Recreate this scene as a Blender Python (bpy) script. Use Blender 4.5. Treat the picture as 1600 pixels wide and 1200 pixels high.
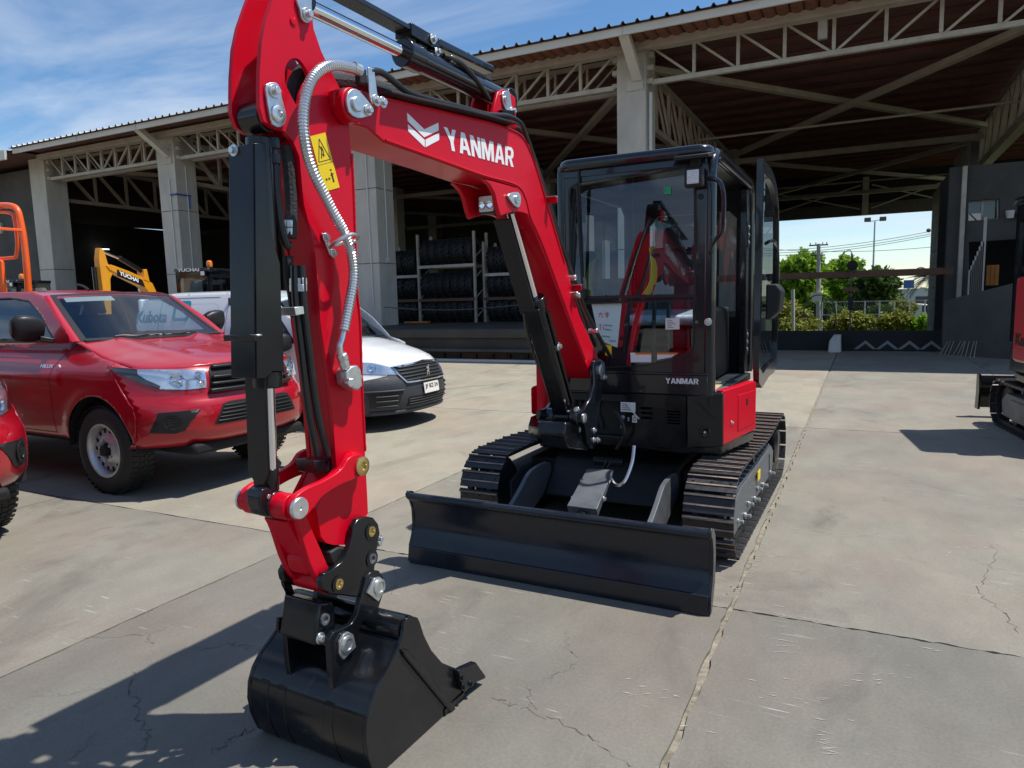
import bpy, bmesh, math, random
from mathutils import Vector, Matrix, geometry
random.seed(7)
scene = bpy.context.scene
for o in list(bpy.data.objects): bpy.data.objects.remove(o, do_unlink=True)
COL = scene.collection

# ---------------------------------------------------------------- camera
FPX, CX, CY, CAMH = 1100.0, 800.0, 600.0, 1.6
def _n(v): return Vector(v).normalized()
_Y = _n(((1348-CX)/FPX, -(456-CY)/FPX, -1.0))
_X = -_n(((-1420-CX)/FPX, -(522-CY)/FPX, -1.0))
_X = (_X - _Y*_X.dot(_Y)).normalized()
_Z = _X.cross(_Y)
ROT = Matrix((_X, _Y, _Z))            # world = ROT @ camera axes
CAMP = Vector((0, 0, CAMH))
cam = bpy.data.objects.new('camera', bpy.data.cameras.new('camera')); COL.objects.link(cam)
cam.matrix_world = Matrix.Translation(CAMP) @ ROT.to_4x4()
cam.data.sensor_width = 36.0; cam.data.lens = 36.0*FPX/1600.0
cam.data.clip_start = 0.05; cam.data.clip_end = 3000
scene.camera = cam
scene.render.resolution_x, scene.render.resolution_y = 1024, 768

# ---------------------------------------------------------------- world, sun, exposure
SUNV = Vector((0.41, 0.20, 1.0)).normalized()
world = bpy.data.worlds.new('World'); scene.world = world; world.use_nodes = True
nt = world.node_tree; N = nt.nodes; L = nt.links; N.clear()
def wn(t, **k):
    n = N.new(t)
    for a, b in k.items(): setattr(n, a, b)
    return n
sky = wn('ShaderNodeTexSky', sky_type='NISHITA', sun_disc=False)
sky.sun_elevation = math.asin(SUNV.z); sky.sun_rotation = math.atan2(SUNV.x, SUNV.y)
sky.altitude = 500; sky.air_density = 1.0; sky.dust_density = 0.15; sky.ozone_density = 1.6
tc = wn('ShaderNodeTexCoord'); sep = wn('ShaderNodeSeparateXYZ'); L.new(tc.outputs['Generated'], sep.inputs[0])
zz = wn('ShaderNodeMath', operation='MAXIMUM'); zz.inputs[1].default_value = 0.02; L.new(sep.outputs[2], zz.inputs[0])
za = wn('ShaderNodeMath', operation='ADD'); za.inputs[1].default_value = 0.12; L.new(zz.outputs[0], za.inputs[0])
cmb = wn('ShaderNodeCombineXYZ')
for i in (0, 1):
    d = wn('ShaderNodeMath', operation='DIVIDE'); L.new(sep.outputs[i], d.inputs[0]); L.new(za.outputs[0], d.inputs[1]); L.new(d.outputs[0], cmb.inputs[i])
mp = wn('ShaderNodeMapping'); mp.inputs['Scale'].default_value = (0.55, 1.15, 1); mp.inputs['Rotation'].default_value = (0, 0, 0.5); mp.inputs['Location'].default_value = (-3.3, 2.6, 0)
L.new(cmb.outputs[0], mp.inputs[0])
n1 = wn('ShaderNodeTexNoise'); n1.inputs['Scale'].default_value = 1.1; n1.inputs['Detail'].default_value = 9; n1.inputs['Roughness'].default_value = 0.55; n1.inputs['Distortion'].default_value = 0.7
L.new(mp.outputs[0], n1.inputs['Vector'])
cr = wn('ShaderNodeValToRGB'); cr.color_ramp.elements[0].position = 0.44; cr.color_ramp.elements[1].position = 0.72
cr.color_ramp.elements[0].color = (0, 0, 0, 1); cr.color_ramp.elements[1].color = (0.75, 0.75, 0.75, 1)
L.new(n1.outputs[0], cr.inputs[0])
hs = wn('ShaderNodeHueSaturation'); hs.inputs['Saturation'].default_value = 1.2; hs.inputs['Value'].default_value = 1.22; L.new(sky.outputs[0], hs.inputs['Color'])
mx = wn('ShaderNodeMixRGB'); mx.inputs[2].default_value = (7.2, 7.7, 8.4, 1)
L.new(cr.outputs[0], mx.inputs[0]); L.new(hs.outputs[0], mx.inputs[1])
bg = wn('ShaderNodeBackground'); bg.inputs[1].default_value = 0.108
L.new(mx.outputs[0], bg.inputs[0])
wo = wn('ShaderNodeOutputWorld'); L.new(bg.outputs[0], wo.inputs[0])
sl = bpy.data.lights.new('sun', 'SUN'); sl.energy = 5.0; sl.angle = math.radians(0.53); sl.color = (1.0, 0.955, 0.88)
so = bpy.data.objects.new('sun', sl); COL.objects.link(so); so.rotation_euler = SUNV.to_track_quat('Z', 'Y').to_euler(); so.location = (8, 4, 20)
vs = scene.view_settings; vs.view_transform = 'Standard'; vs.look = 'None'; vs.gamma = 1.0; vs.use_curve_mapping = False; vs.exposure = 0.12
scene.render.engine = 'CYCLES'
scene.cycles.max_bounces = 8; scene.cycles.transparent_max_bounces = 16; scene.cycles.caustics_reflective = False; scene.cycles.caustics_refractive = False

# ---------------------------------------------------------------- pixel -> place (a pixel gives a direction; the plane it lies on gives the distance)
def ray(x, y): return ROT @ Vector(((x-CX)/FPX, -(y-CY)/FPX, -1.0))
def onz(x, y, z=0.0): d = ray(x, y); return CAMP + d*((z-CAMH)/d.z)
def onx(x, y, X): d = ray(x, y); return CAMP + d*(X/d.x)
def ony(x, y, Y): d = ray(x, y); return CAMP + d*(Y/d.y)
def onplane(x, y, p, n): d = ray(x, y); n = Vector(n); return CAMP + d*((Vector(p)-CAMP).dot(n)/d.dot(n))
def crop(ox, oy, s): return lambda pts: [(ox+x/s, oy+y/s) for x, y in pts]
c1, c2, c3 = crop(340, 0, 4), crop(340, 200, 4), crop(340, 480, 4)
c4, c5 = crop(340, 680, 3.5289), crop(340, 860, 3.5289)
c6, c7, c8, c9 = crop(620, 120, 4), crop(740, 400, 4), crop(840, 200, 4), crop(840, 400, 4)
c10, c17, c18 = crop(640, 640, 2.6667), crop(1000, 0, 2.6667), crop(1180, 300, 3)

# ---------------------------------------------------------------- materials
MATS = {}
def _mat(name):
    m = bpy.data.materials.new(name); m.use_nodes = True; MATS[name] = m
    return m, m.node_tree.nodes, m.node_tree.links, m.node_tree.nodes['Principled BSDF']
def pm(name, col, rough=0.5, metal=0.0, coat=0.0, coat_rough=0.03, var=0.0, vscale=6.0, bump=0.0, bscale=40.0, rvar=0.0, col2=None, spec=0.5, stretch=None, coords='Object', detail=6.0):
    m, n, l, b = _mat(name)
    b.inputs['Base Color'].default_value = (*col, 1); b.inputs['Roughness'].default_value = rough; b.inputs['Metallic'].default_value = metal
    b.inputs['Coat Weight'].default_value = coat; b.inputs['Coat Roughness'].default_value = coat_rough; b.inputs['Specular IOR Level'].default_value = spec
    if var or bump or rvar or col2:
        tc = n.new('ShaderNodeTexCoord'); src = tc.outputs[coords]
        if stretch:
            mp = n.new('ShaderNodeMapping'); mp.inputs['Scale'].default_value = stretch; l.new(src, mp.inputs[0]); src = mp.outputs[0]
        nz = n.new('ShaderNodeTexNoise'); nz.inputs['Scale'].default_value = vscale; nz.inputs['Detail'].default_value = detail; nz.inputs['Roughness'].default_value = 0.65
        l.new(src, nz.inputs['Vector'])
        if var or col2:
            r = n.new('ShaderNodeValToRGB'); r.color_ramp.elements[0].position = 0.3; r.color_ramp.elements[1].position = 0.72
            a = col if col2 else tuple(c*(1-var) for c in col); bb = col2 if col2 else tuple(min(1, c*(1+var)) for c in col)
            r.color_ramp.elements[0].color = (*a, 1); r.color_ramp.elements[1].color = (*bb, 1)
            l.new(nz.outputs[0], r.inputs[0]); l.new(r.outputs[0], b.inputs['Base Color'])
        if rvar:
            mr = n.new('ShaderNodeMapRange'); mr.inputs['From Min'].default_value = 0.3; mr.inputs['From Max'].default_value = 0.7
            mr.inputs['To Min'].default_value = max(0.02, rough-rvar); mr.inputs['To Max'].default_value = min(1, rough+rvar)
            l.new(nz.outputs[0], mr.inputs[0]); l.new(mr.outputs[0], b.inputs['Roughness'])
        if bump:
            n2 = n.new('ShaderNodeTexNoise'); n2.inputs['Scale'].default_value = bscale; n2.inputs['Detail'].default_value = 5; l.new(src, n2.inputs['Vector'])
            bp = n.new('ShaderNodeBump'); bp.inputs['Strength'].default_value = bump; bp.inputs['Distance'].default_value = 0.01
            l.new(n2.outputs[0], bp.inputs['Height']); l.new(bp.outputs[0], b.inputs['Normal'])
    return m
def glass(name, tint=(0.75, 0.82, 0.84), refl=1.0, rough=0.0):
    m, n, l, b = _mat(name); n.remove(b)
    t = n.new('ShaderNodeBsdfTransparent'); t.inputs[0].default_value = (*tint, 1)
    g = n.new('ShaderNodeBsdfGlossy'); g.inputs[1].default_value = rough; g.inputs[0].default_value = (0.95, 0.97, 1, 1)
    f = n.new('ShaderNodeFresnel'); ge = n.new('ShaderNodeNewGeometry'); io = n.new('ShaderNodeMapRange'); io.inputs['To Min'].default_value = 1.52; io.inputs['To Max'].default_value = 1/1.52; l.new(ge.outputs['Backfacing'], io.inputs[0]); l.new(io.outputs[0], f.inputs[0])
    mu = n.new('ShaderNodeMath'); mu.operation = 'MULTIPLY_ADD'; mu.inputs[1].default_value = refl; mu.inputs[2].default_value = 0.035; mu.use_clamp = True; l.new(f.outputs[0], mu.inputs[0])
    mix = n.new('ShaderNodeMixShader'); l.new(mu.outputs[0], mix.inputs[0]); l.new(t.outputs[0], mix.inputs[1]); l.new(g.outputs[0], mix.inputs[2])
    l.new(mix.outputs[0], n['Material Output'].inputs[0]); return m
pm('red', (0.60, 0.002, 0.018), 0.36, coat=0.10, coat_rough=0.06, var=0.06, vscale=3, spec=0.18, bump=0.02, bscale=9)
pm('red_car', (0.40, 0.003, 0.014), 0.3, metal=0.1, coat=0.7, coat_rough=0.03, var=0.05, vscale=2)
pm('black', (0.007, 0.008, 0.010), 0.24, coat=0.2, coat_rough=0.05, var=0.4, vscale=5, rvar=0.1, spec=0.36, bump=0.02, bscale=14)
pm('black_cab', (0.007, 0.009, 0.014), 0.2, coat=0.5, coat_rough=0.04, spec=0.4)
pm('black_matt', (0.012, 0.012, 0.013), 0.6, var=0.3)
pm('blade_paint', (0.005, 0.006, 0.009), 0.24, coat=0.1, coat_rough=0.1, var=0.35, vscale=4, rvar=0.08, spec=0.32, bump=0.015, bscale=12)
pm('dozer_paint', (0.012, 0.016, 0.024), 0.27, coat=0.15, coat_rough=0.1, var=0.3, vscale=4, rvar=0.08, spec=0.42, bump=0.015, bscale=12)
pm('grey_steel', (0.10, 0.11, 0.122), 0.45, var=0.2, vscale=8, rvar=0.1)
pm('track_steel', (0.022, 0.022, 0.024), 0.45, var=0.4, vscale=14, rvar=0.15)
pm('grouser_worn', (0.46, 0.35, 0.27), 0.5, metal=0.2, col2=(0.10, 0.075, 0.065), vscale=11, stretch=(1, 1, 1))
pm('chrome', (0.8, 0.81, 0.83), 0.06, metal=1.0)
pm('zinc', (0.62, 0.64, 0.64), 0.32, metal=0.85, var=0.15, vscale=30)
pm('brass', (0.55, 0.42, 0.17), 0.35, metal=0.9)
pm('hose_metal', (0.68, 0.69, 0.7), 0.28, metal=0.9)
pm('rubber', (0.014, 0.014, 0.015), 0.65, var=0.3, vscale=20, bump=0.15, bscale=60)
pm('hose_black', (0.012, 0.012, 0.013), 0.38)
pm('hose_sleeve', (0.03, 0.03, 0.032), 0.8, bump=0.6, bscale=90)
pm('white_paint', (0.78, 0.79, 0.8), 0.4)
pm('decal_white', (0.85, 0.85, 0.85), 0.35)
pm('decal_black', (0.01, 0.01, 0.01), 0.4)
pm('yellow_decal', (0.85, 0.6, 0.0), 0.4)
pm('orange_decal', (0.8, 0.2, 0.02), 0.4)
pm('paper', (0.50, 0.68, 0.68), 0.8)
pm('paper_white', (0.75, 0.73, 0.68), 0.8)
pm('ink_red', (0.5, 0.03, 0.08), 0.6)
pm('ink_dark', (0.05, 0.08, 0.12), 0.6)
pm('green_sticker', (0.02, 0.4, 0.18), 0.5)
pm('lamp_lens', (0.75, 0.76, 0.76), 0.25, var=0.25, vscale=120, coat=0.6)
pm('seat_vinyl', (0.02, 0.021, 0.023), 0.6)
pm('plastic_wrap', (0.5, 0.6, 0.68), 0.12, var=0.3, vscale=25, bump=0.8, bscale=25)
pm('hivis', (0.55, 0.6, 0.02), 0.7)
pm('cardboard', (0.5, 0.38, 0.24), 0.85)
glass('cab_glass', (0.78, 0.87, 0.90), 1.1)
glass('door_glass', (0.35, 0.4, 0.42), 1.0)

# ---------------------------------------------------------------- object helpers
OFF = {}
def tag(o, label=None, cat=None, group=None, kind=None):
    if label: o['label'] = label
    if cat: o['category'] = cat
    if group: o['group'] = group
    if kind: o['kind'] = kind
    return o
def thing(name, loc, label, cat, group=None, rotz=0.0, local=False):
    o = bpy.data.objects.new(name, None); COL.objects.link(o); o.location = loc; o.rotation_euler = (0, 0, rotz); o.empty_display_size = 0.2
    OFF[o.name] = Vector((0, 0, 0)) if local else Vector(loc)
    return tag(o, label, cat, group)
def link(name, me, parent=None):
    o = bpy.data.objects.new(name, me); COL.objects.link(o)
    if parent is not None:
        o.parent = parent; OFF[o.name] = OFF.get(parent.name, Vector((0, 0, 0)))
    return o
class G:
    def __init__(s): s.v = []; s.f = []
    def add(s, vs, fs):
        b = len(s.v); s.v += [Vector(p) for p in vs]; s.f += [tuple(b+i for i in f) for f in fs]; return s
    def box(s, x0, x1, y0, y1, z0, z1):
        return s.add([(x0,y0,z0),(x1,y0,z0),(x1,y1,z0),(x0,y1,z0),(x0,y0,z1),(x1,y0,z1),(x1,y1,z1),(x0,y1,z1)],
                     [(0,3,2,1),(4,5,6,7),(0,1,5,4),(1,2,6,5),(2,3,7,6),(3,0,4,7)])
    def bar(s, a, b, w, h=None, up=(0,0,1)):
        a, b = Vector(a), Vector(b); h = h or w; d = (b-a).normalized(); up = Vector(up)
        if abs(d.dot(up)) > 0.99: up = Vector((0,1,0)) if abs(d.y) < .9 else Vector((1,0,0))
        sd = d.cross(up).normalized()*w/2; u = sd.cross(d).normalized()*h/2
        P = [a-sd-u, a+sd-u, a+sd+u, a-sd+u, b-sd-u, b+sd-u, b+sd+u, b-sd+u]
        return s.add(P, [(0,3,2,1),(4,5,6,7),(0,1,5,4),(1,2,6,5),(2,3,7,6),(3,0,4,7)])
    def cyl(s, a, b, r, r2=None, seg=18):
        return s.rings([(Vector(a), r), (Vector(b), r if r2 is None else r2)], (Vector(b)-Vector(a)), seg)
    def rings(s, cr, axis, seg=18, cap=True):
        d = Vector(axis).normalized(); t = Vector((0,0,1)) if abs(d.z) < .9 else Vector((1,0,0))
        e = d.cross(t).normalized(); f = d.cross(e)
        vs = []
        for c, r in cr:
            for i in range(seg):
                a = 2*math.pi*i/seg; vs.append(c + e*(r*math.cos(a)) + f*(r*math.sin(a)))
        fs = []
        for k in range(len(cr)-1):
            for i in range(seg):
                j = (i+1) % seg; fs.append((k*seg+i, k*seg+j, (k+1)*seg+j, (k+1)*seg+i))
        if cap: fs.append(tuple(range(seg-1, -1, -1))); fs.append(tuple((len(cr)-1)*seg+i for i in range(seg)))
        return s.add(vs, fs)
    def lathe(s, o, axis, prof, seg=24, cap=True):
        o = Vector(o); d = Vector(axis).normalized()
        return s.rings([(o+d*h, max(r, 1e-4)) for r, h in prof], d, seg, cap)
    def tube(s, path, r, seg=10, smooth=0, cap=True, ripple=None):
        p = [Vector(q) for q in path]
        if smooth: p = catmull(p, smooth)
        nrm = None; vs = []; n = len(p)
        for k in range(n):
            d = (p[min(k+1, n-1)] - p[max(k-1, 0)]).normalized()
            if nrm is None:
                t = Vector((0,0,1)) if abs(d.z) < .9 else Vector((1,0,0)); nrm = d.cross(t).normalized()
            nrm = (nrm - d*nrm.dot(d)).normalized(); bn = d.cross(nrm)
            rr = r(k/(n-1)) if callable(r) else r
            if ripple: rr *= ripple[k % len(ripple)]
            for i in range(seg):
                a = 2*math.pi*i/seg; vs.append(p[k] + nrm*(rr*math.cos(a)) + bn*(rr*math.sin(a)))
        fs = [(k*seg+i, k*seg+(i+1) % seg, (k+1)*seg+(i+1) % seg, (k+1)*seg+i) for k in range(n-1) for i in range(seg)]
        if cap: fs.append(tuple(range(seg-1, -1, -1))); fs.append(tuple((n-1)*seg+i for i in range(seg)))
        return s.add(vs, fs)
    def prism(s, pts, fn, u0, u1, holes=()):
        # fn(a, b, u) -> world ; pts 2-D
        pts = [tuple(p) for p in pts]
        area = sum(pts[i][0]*pts[(i+1) % len(pts)][1]-pts[(i+1) % len(pts)][0]*pts[i][1] for i in range(len(pts)))
        if area < 0: pts = pts[::-1]
        if not holes:
            n = len(pts)
            vs = [fn(a, b, u0) for a, b in pts] + [fn(a, b, u1) for a, b in pts]
            fs = [tuple(range(n-1, -1, -1)), tuple(range(n, 2*n))] + [(i, (i+1) % n, n+(i+1) % n, n+i) for i in range(n)]
            return s.add(vs, fs)
        loops = [pts] + [list(h) for h in holes]
        co = []; ed = []
        for lp in loops:
            b = len(co); co += [Vector(p) for p in lp]; ed += [(b+i, b+(i+1) % len(lp)) for i in range(len(lp))]
        vv, ee, ff, _, _, _ = geometry.delaunay_2d_cdt(co, ed, [], 0, 1e-6)
        def inside(p, poly):
            r = False; n = len(poly)
            for i in range(n):
                a, b = poly[i], poly[(i+1) % n]
                if (a[1] > p[1]) != (b[1] > p[1]) and p[0] < (b[0]-a[0])*(p[1]-a[1])/(b[1]-a[1])+a[0]: r = not r
            return r
        keep = []
        for f in ff:
            c = sum((vv[i] for i in f), Vector((0, 0)))/len(f)
            if inside(c, pts) and not any(inside(c, h) for h in holes): keep.append(tuple(f))
        n = len(vv)
        vs = [fn(p.x, p.y, u0) for p in vv] + [fn(p.x, p.y, u1) for p in vv]
        fs = [tuple(reversed(f)) for f in keep] + [tuple(n+i for i in f) for f in keep]
        cnt = {}
        for f in keep:
            for i in range(len(f)):
                a, b = f[i], f[(i+1) % len(f)]; cnt[(a, b)] = 1
        for (a, b) in cnt:
            if (b, a) not in cnt: fs.append((a, b, n+b, n+a))
        return s.add(vs, fs)
    def grid(s, fn, nu, nv):
        vs = [fn(i/nu, j/nv) for j in range(nv+1) for i in range(nu+1)]
        return s.add(vs, [(j*(nu+1)+i, j*(nu+1)+i+1, (j+1)*(nu+1)+i+1, (j+1)*(nu+1)+i) for j in range(nv) for i in range(nu)])
    def loft(s, loops, closed=True, caps=(True, True)):
        n = len(loops[0]); vs = [p for lp in loops for p in lp]; fs = []
        for k in range(len(loops)-1):
            for i in range(n if closed else n-1):
                j = (i+1) % n; fs.append((k*n+i, k*n+j, (k+1)*n+j, (k+1)*n+i))
        if caps[0]: fs.append(tuple(range(n-1, -1, -1)))
        if caps[1]: fs.append(tuple((len(loops)-1)*n+i for i in range(n)))
        return s.add(vs, fs)
    def mesh(s, name, off=Vector((0, 0, 0)), smooth=35, recalc=True):
        me = bpy.data.meshes.new(name); me.from_pydata([p-off for p in s.v], [], s.f)
        if recalc:
            bm = bmesh.new(); bm.from_mesh(me); bmesh.ops.remove_doubles(bm, verts=bm.verts, dist=1e-5); bmesh.ops.recalc_face_normals(bm, faces=bm.faces); bm.to_mesh(me); bm.free()
        if smooth:
            me.polygons.foreach_set('use_smooth', [True]*len(me.polygons)); me.set_sharp_from_angle(angle=math.radians(smooth))
        me.update(); return me
    def build(s, name, mat, parent=None, bevel=0.0, seg=2, smooth=35, label=None, cat=None, group=None, kind=None, recalc=True):
        off = OFF.get(parent.name, Vector((0, 0, 0))) if parent is not None else Vector((0, 0, 0))
        me = s.mesh(name, off, smooth, recalc)
        o = link(name, me, parent)
        me.materials.append(MATS[mat] if isinstance(mat, str) else mat)
        if bevel:
            b = o.modifiers.new('bevel', 'BEVEL'); b.width = bevel; b.segments = seg; b.limit_method = 'ANGLE'; b.angle_limit = math.radians(40); b.harden_normals = False
        return tag(o, label, cat, group, kind)
def catmull(p, k):
    out = []
    n = len(p)
    for i in range(n-1):
        a, b, c, d = p[max(i-1, 0)], p[i], p[i+1], p[min(i+2, n-1)]
        for j in range(k):
            t = j/k
            out.append(0.5*((2*b) + (c-a)*t + (2*a-5*b+4*c-d)*t*t + (3*b-a-3*c+d)*t*t*t))
    out.append(p[-1]); return out
def smooth2(pts, k=4, closed=True):
    n = len(pts); out = []
    for i in range(n if closed else n-1):
        g = lambda q: Vector(pts[q % n] if closed else pts[max(0, min(n-1, q))])
        a, b, c, d = g(i-1), g(i), g(i+1), g(i+2)
        for j in range(k):
            t = j/k; r = 0.5*((2*b)+(c-a)*t+(2*a-5*b+4*c-d)*t*t+(3*b-a-3*c+d)*t*t*t); out.append(tuple(r))
    if not closed: out.append(tuple(pts[-1]))
    return out
def rrect(x0, x1, y0, y1, r, k=4):
    out = []
    for cx, cy, a0 in ((x1-r, y1-r, 0), (x0+r, y1-r, 90), (x0+r, y0+r, 180), (x1-r, y0+r, 270)):
        for i in range(k+1):
            a = math.radians(a0+90*i/k); out.append((cx+r*math.cos(a), cy+r*math.sin(a)))
    return out
def circ(cx, cy, r, k=20): return [(cx+r*math.cos(2*math.pi*i/k), cy+r*math.sin(2*math.pi*i/k)) for i in range(k)]
def text_g(s, fn, height, width=None, bold=0.0, thick=0.002, res=3, spacing=1.0):
    """lettering: fn(a, b, d) maps letter plane (a right, b up, d outwards) to the place"""
    cu = bpy.data.curves.new('lettering', 'FONT'); cu.body = s; cu.size = 1.0; cu.resolution_u = res; cu.offset = bold; cu.space_character = spacing; cu.fill_mode = 'FRONT'
    ob = bpy.data.objects.new('lettering', cu); COL.objects.link(ob)
    dg = bpy.context.evaluated_depsgraph_get(); dg.update()
    me = bpy.data.meshes.new_from_object(ob.evaluated_get(dg))
    xs = [v.co.x for v in me.vertices]; ys = [v.co.y for v in me.vertices]
    x0, x1, y0, y1 = min(xs), max(xs), min(ys), max(ys)
    sy = height/(y1-y0); sx = sy if width is None else width/(x1-x0)
    g = G(); g.add([fn((v.co.x-x0)*sx, (v.co.y-y0)*sy, thick) for v in me.vertices], [tuple(p.vertices) for p in me.polygons])
    bpy.data.objects.remove(ob, do_unlink=True); bpy.data.meshes.remove(me); bpy.data.curves.remove(cu)
    return g
GLY = {'Y': (.78, [(0,1),(.24,1),(.39,.66),(.54,1),(.78,1),(.50,.42),(.50,0),(.28,0),(.28,.42)], []),
 'A': (.82, [(0,0),(.22,0),(.27,.2),(.55,.2),(.60,0),(.82,0),(.54,1),(.28,1)], [[(.32,.38),(.50,.38),(.41,.74)]]),
 'N': (.74, [(0,0),(.21,0),(.21,.60),(.50,0),(.74,0),(.74,1),(.53,1),(.53,.42),(.24,1),(0,1)], []),
 'M': (.96, [(0,0),(.21,0),(.21,.62),(.39,0),(.57,0),(.75,.62),(.75,0),(.96,0),(.96,1),(.66,1),(.48,.40),(.30,1),(0,1)], []),
 'R': (.76, [(0,0),(.22,0),(.22,.36),(.34,.36),(.52,0),(.76,0),(.55,.40),(.66,.46),(.72,.58),(.72,.78),(.66,.92),(.54,1),(0,1)], [[(.22,.54),(.46,.54),(.50,.60),(.50,.76),(.46,.82),(.22,.82)]])}
def block_text(s, fn):
    """heavy block capitals; fn(a, b, d) over the unit square"""
    tot = sum(GLY[c][0]+.07 for c in s)-.07; g = G(); x = 0
    for c in s:
        w, out, holes = GLY[c]; mp_ = lambda p: ((x+p[0])/tot, p[1])
        g.prism([mp_(p) for p in out], fn, 0, .0012, [[mp_(p) for p in h] for h in holes]); x += w+.07
    return g
def copy_tree(o, parent=None):
    c = o.copy(); COL.objects.link(c); c.parent = parent; OFF[c.name] = OFF.get(o.name, Vector((0, 0, 0)))
    for ch in list(o.children): copy_tree(ch, c)
    return c
# ================================================================ main excavator
EXC = thing('excavator', (-1.545, 5.4, 0.0), 'red and black mini excavator with white YANMAR lettering on its boom, parked on concrete', 'excavator')
BA = math.radians(2.8)
E1 = Vector((math.sin(BA), math.cos(BA), 0)); E0 = Vector((math.cos(BA), -math.sin(BA), 0)); BO = Vector((-1.71, 1.8, 0))
def W(v, w, u=0.0): return BO + E1*v + E0*u + Vector((0, 0, w))
def bp(pts, u):
    out = []
    for x, y in pts:
        p = onplane(x, y, BO + E0*u, E0) - BO; out.append((p.dot(E1), p.z))
    return out
def bp1(x, y, u): return bp([(x, y)], u)[0]
def ppx(g, pts, uf, u0, u1, holes=()):
    return g.prism(bp(pts, uf), W, u0, u1, [bp(h, uf) for h in holes])
def disc(vw, u0, u1, r, mat, name, parent=EXC, seg=20, bevel=0.002):
    return G().cyl(W(vw[0], vw[1], u0), W(vw[0], vw[1], u1), r, seg=seg).build(name, mat, parent, bevel=bevel)
def hexbolt(p, d, r, hgt, parent=EXC, mat='zinc', name='bolt'):
    d = Vector(d).normalized(); p = Vector(p)
    g = G(); g.lathe(p, d, [(r*1.7, 0), (r*1.7, hgt*.3)], 14); g.rings([(p+d*hgt*.25, r), (p+d*hgt, r)], d, 6)
    return g.build(name, mat, parent, bevel=0.0012)

# ---- bucket
BU = 0.285
side_px = c5([(1028,405),(1045,375),(1075,363),(1105,372),(1118,400),(1140,470),(1180,550),(1240,620),(1300,645),(1330,655),(1338,720),(1345,780),(1345,880),(1290,935),(1010,1195),(948,1252),(900,1262),(868,1236),(850,1195),(830,1140),(816,1050),(820,950),(840,860),(880,760),(940,660),(1000,540),(1022,470)])
side = [(v, max(w, 0.004)) for v, w in bp(side_px, BU)]
for s, nm in ((1, 'side_plate'), (-1, 'side_plate')):
    G().prism(side, W, s*(BU-0.016), s*BU).build('bucket_side_plate', 'black', EXC, bevel=0.003)
shell_px = c5([(1015,500),(995,548),(943,660),(884,760),(845,860),(825,950),(820,1050),(834,1140),(853,1195),(872,1232),(902,1256),(950,1248),(1012,1190),(1290,928),(1340,872)])
sh = smooth2(bp(shell_px, BU), 4, closed=False); sh = [(v, max(w, 0.010)) for v, w in sh]
def off2(pts, d):
    out = []
    for i, p in enumerate(pts):
        a = Vector(pts[max(i-1, 0)]); b = Vector(pts[min(i+1, len(pts)-1)]); t = (b-a).normalized(); out.append((p[0]-t.y*d, p[1]+t.x*d))
    return out
inner = off2(sh, 0.014)
g = G()
for s in (0,):
    n = len(sh); A = [W(v, w, -BU+0.017) for v, w in sh]; Bq = [W(v, w, BU-0.017) for v, w in sh]
    Ai = [W(v, max(w, .02), -BU+0.017) for v, w in inner]; Bi = [W(v, max(w, .02), BU-0.017) for v, w in inner]
    g.loft([A, Bq, Bi, Ai, A], closed=False, caps=(False, False))
BUCK = g.build('bucket_shell', 'black', EXC, smooth=50)
# rolled lip tube along the top of the bucket, wear straps, cutting edge and teeth
tc_ = bp1(*c5([(1062, 440)])[0], BU)
G().cyl(W(tc_[0], tc_[1], -BU+0.02), W(tc_[0], tc_[1], BU-0.018), 0.05, seg=28).build('bucket_top_tube', 'black', EXC)
for u in (-0.20, -0.115, 0.115):
    k0, k1 = 18, 44
    A = off2(sh, -0.0025)[k0:k1]; B_ = off2(sh, 0.004)[k0:k1]
    G().loft([[W(v, w, u-0.022) for v, w in A], [W(v, w, u+0.022) for v, w in A], [W(v, w, u+0.022) for v, w in B_], [W(v, w, u-0.022) for v, w in B_], [W(v, w, u-0.022) for v, w in A]], closed=False, caps=(False, False)).build('wear_strap', 'black', EXC, bevel=0.002)
lipv = bp1(*c5([(1345, 870)])[0], BU)
lip0 = bp1(*c5([(1250, 965)])[0], BU)
G().prism([(lip0[0], 0.004), (lipv[0]+.02, 0.012), (lipv[0]+.02, 0.032), (lip0[0], 0.030)], W, -BU-0.006, BU+0.006).build('cutting_edge', 'black', EXC, bevel=0.003)
tv = lipv[0]
for k in range(4):
    u = -BU+0.035 + k*(2*BU-0.07)/3
    gt = G(); gt.prism([(tv-.09, .036), (tv-.02, .085), (tv+.03, .085), (tv+.05, .05), (tv+.15, .022), (tv+.15, .012), (tv-.03, .002), (tv-.09, .002)], W, u-.028, u+.028)
    gt.build('tooth', 'black', EXC, bevel=0.006)
sc_px = c5([(1312,660),(1345,640),(1410,612),(1465,690),(1462,702),(1400,730),(1350,775),(1338,770),(1330,720)])
ppx(G(), sc_px, BU+.012, BU-.002, BU+.026).build('side_cutter', 'black', EXC, bevel=0.006)
for q in ((1345, 700), (1395, 735), (1355, 752)):
    v, w = bp1(*c5([q])[0], BU+.026); hexbolt(W(v, w, BU+.024), E0, .009, .014, mat='black')
# raised side wear bar
bw = bp(c5([(1005,545),(1040,545),(1315,885),(1295,905),(1280,895),(1020,580)]), BU)
G().prism(bw, W, BU-.001, BU+.012).build('side_wear_bar', 'black', EXC, bevel=0.004)

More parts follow.
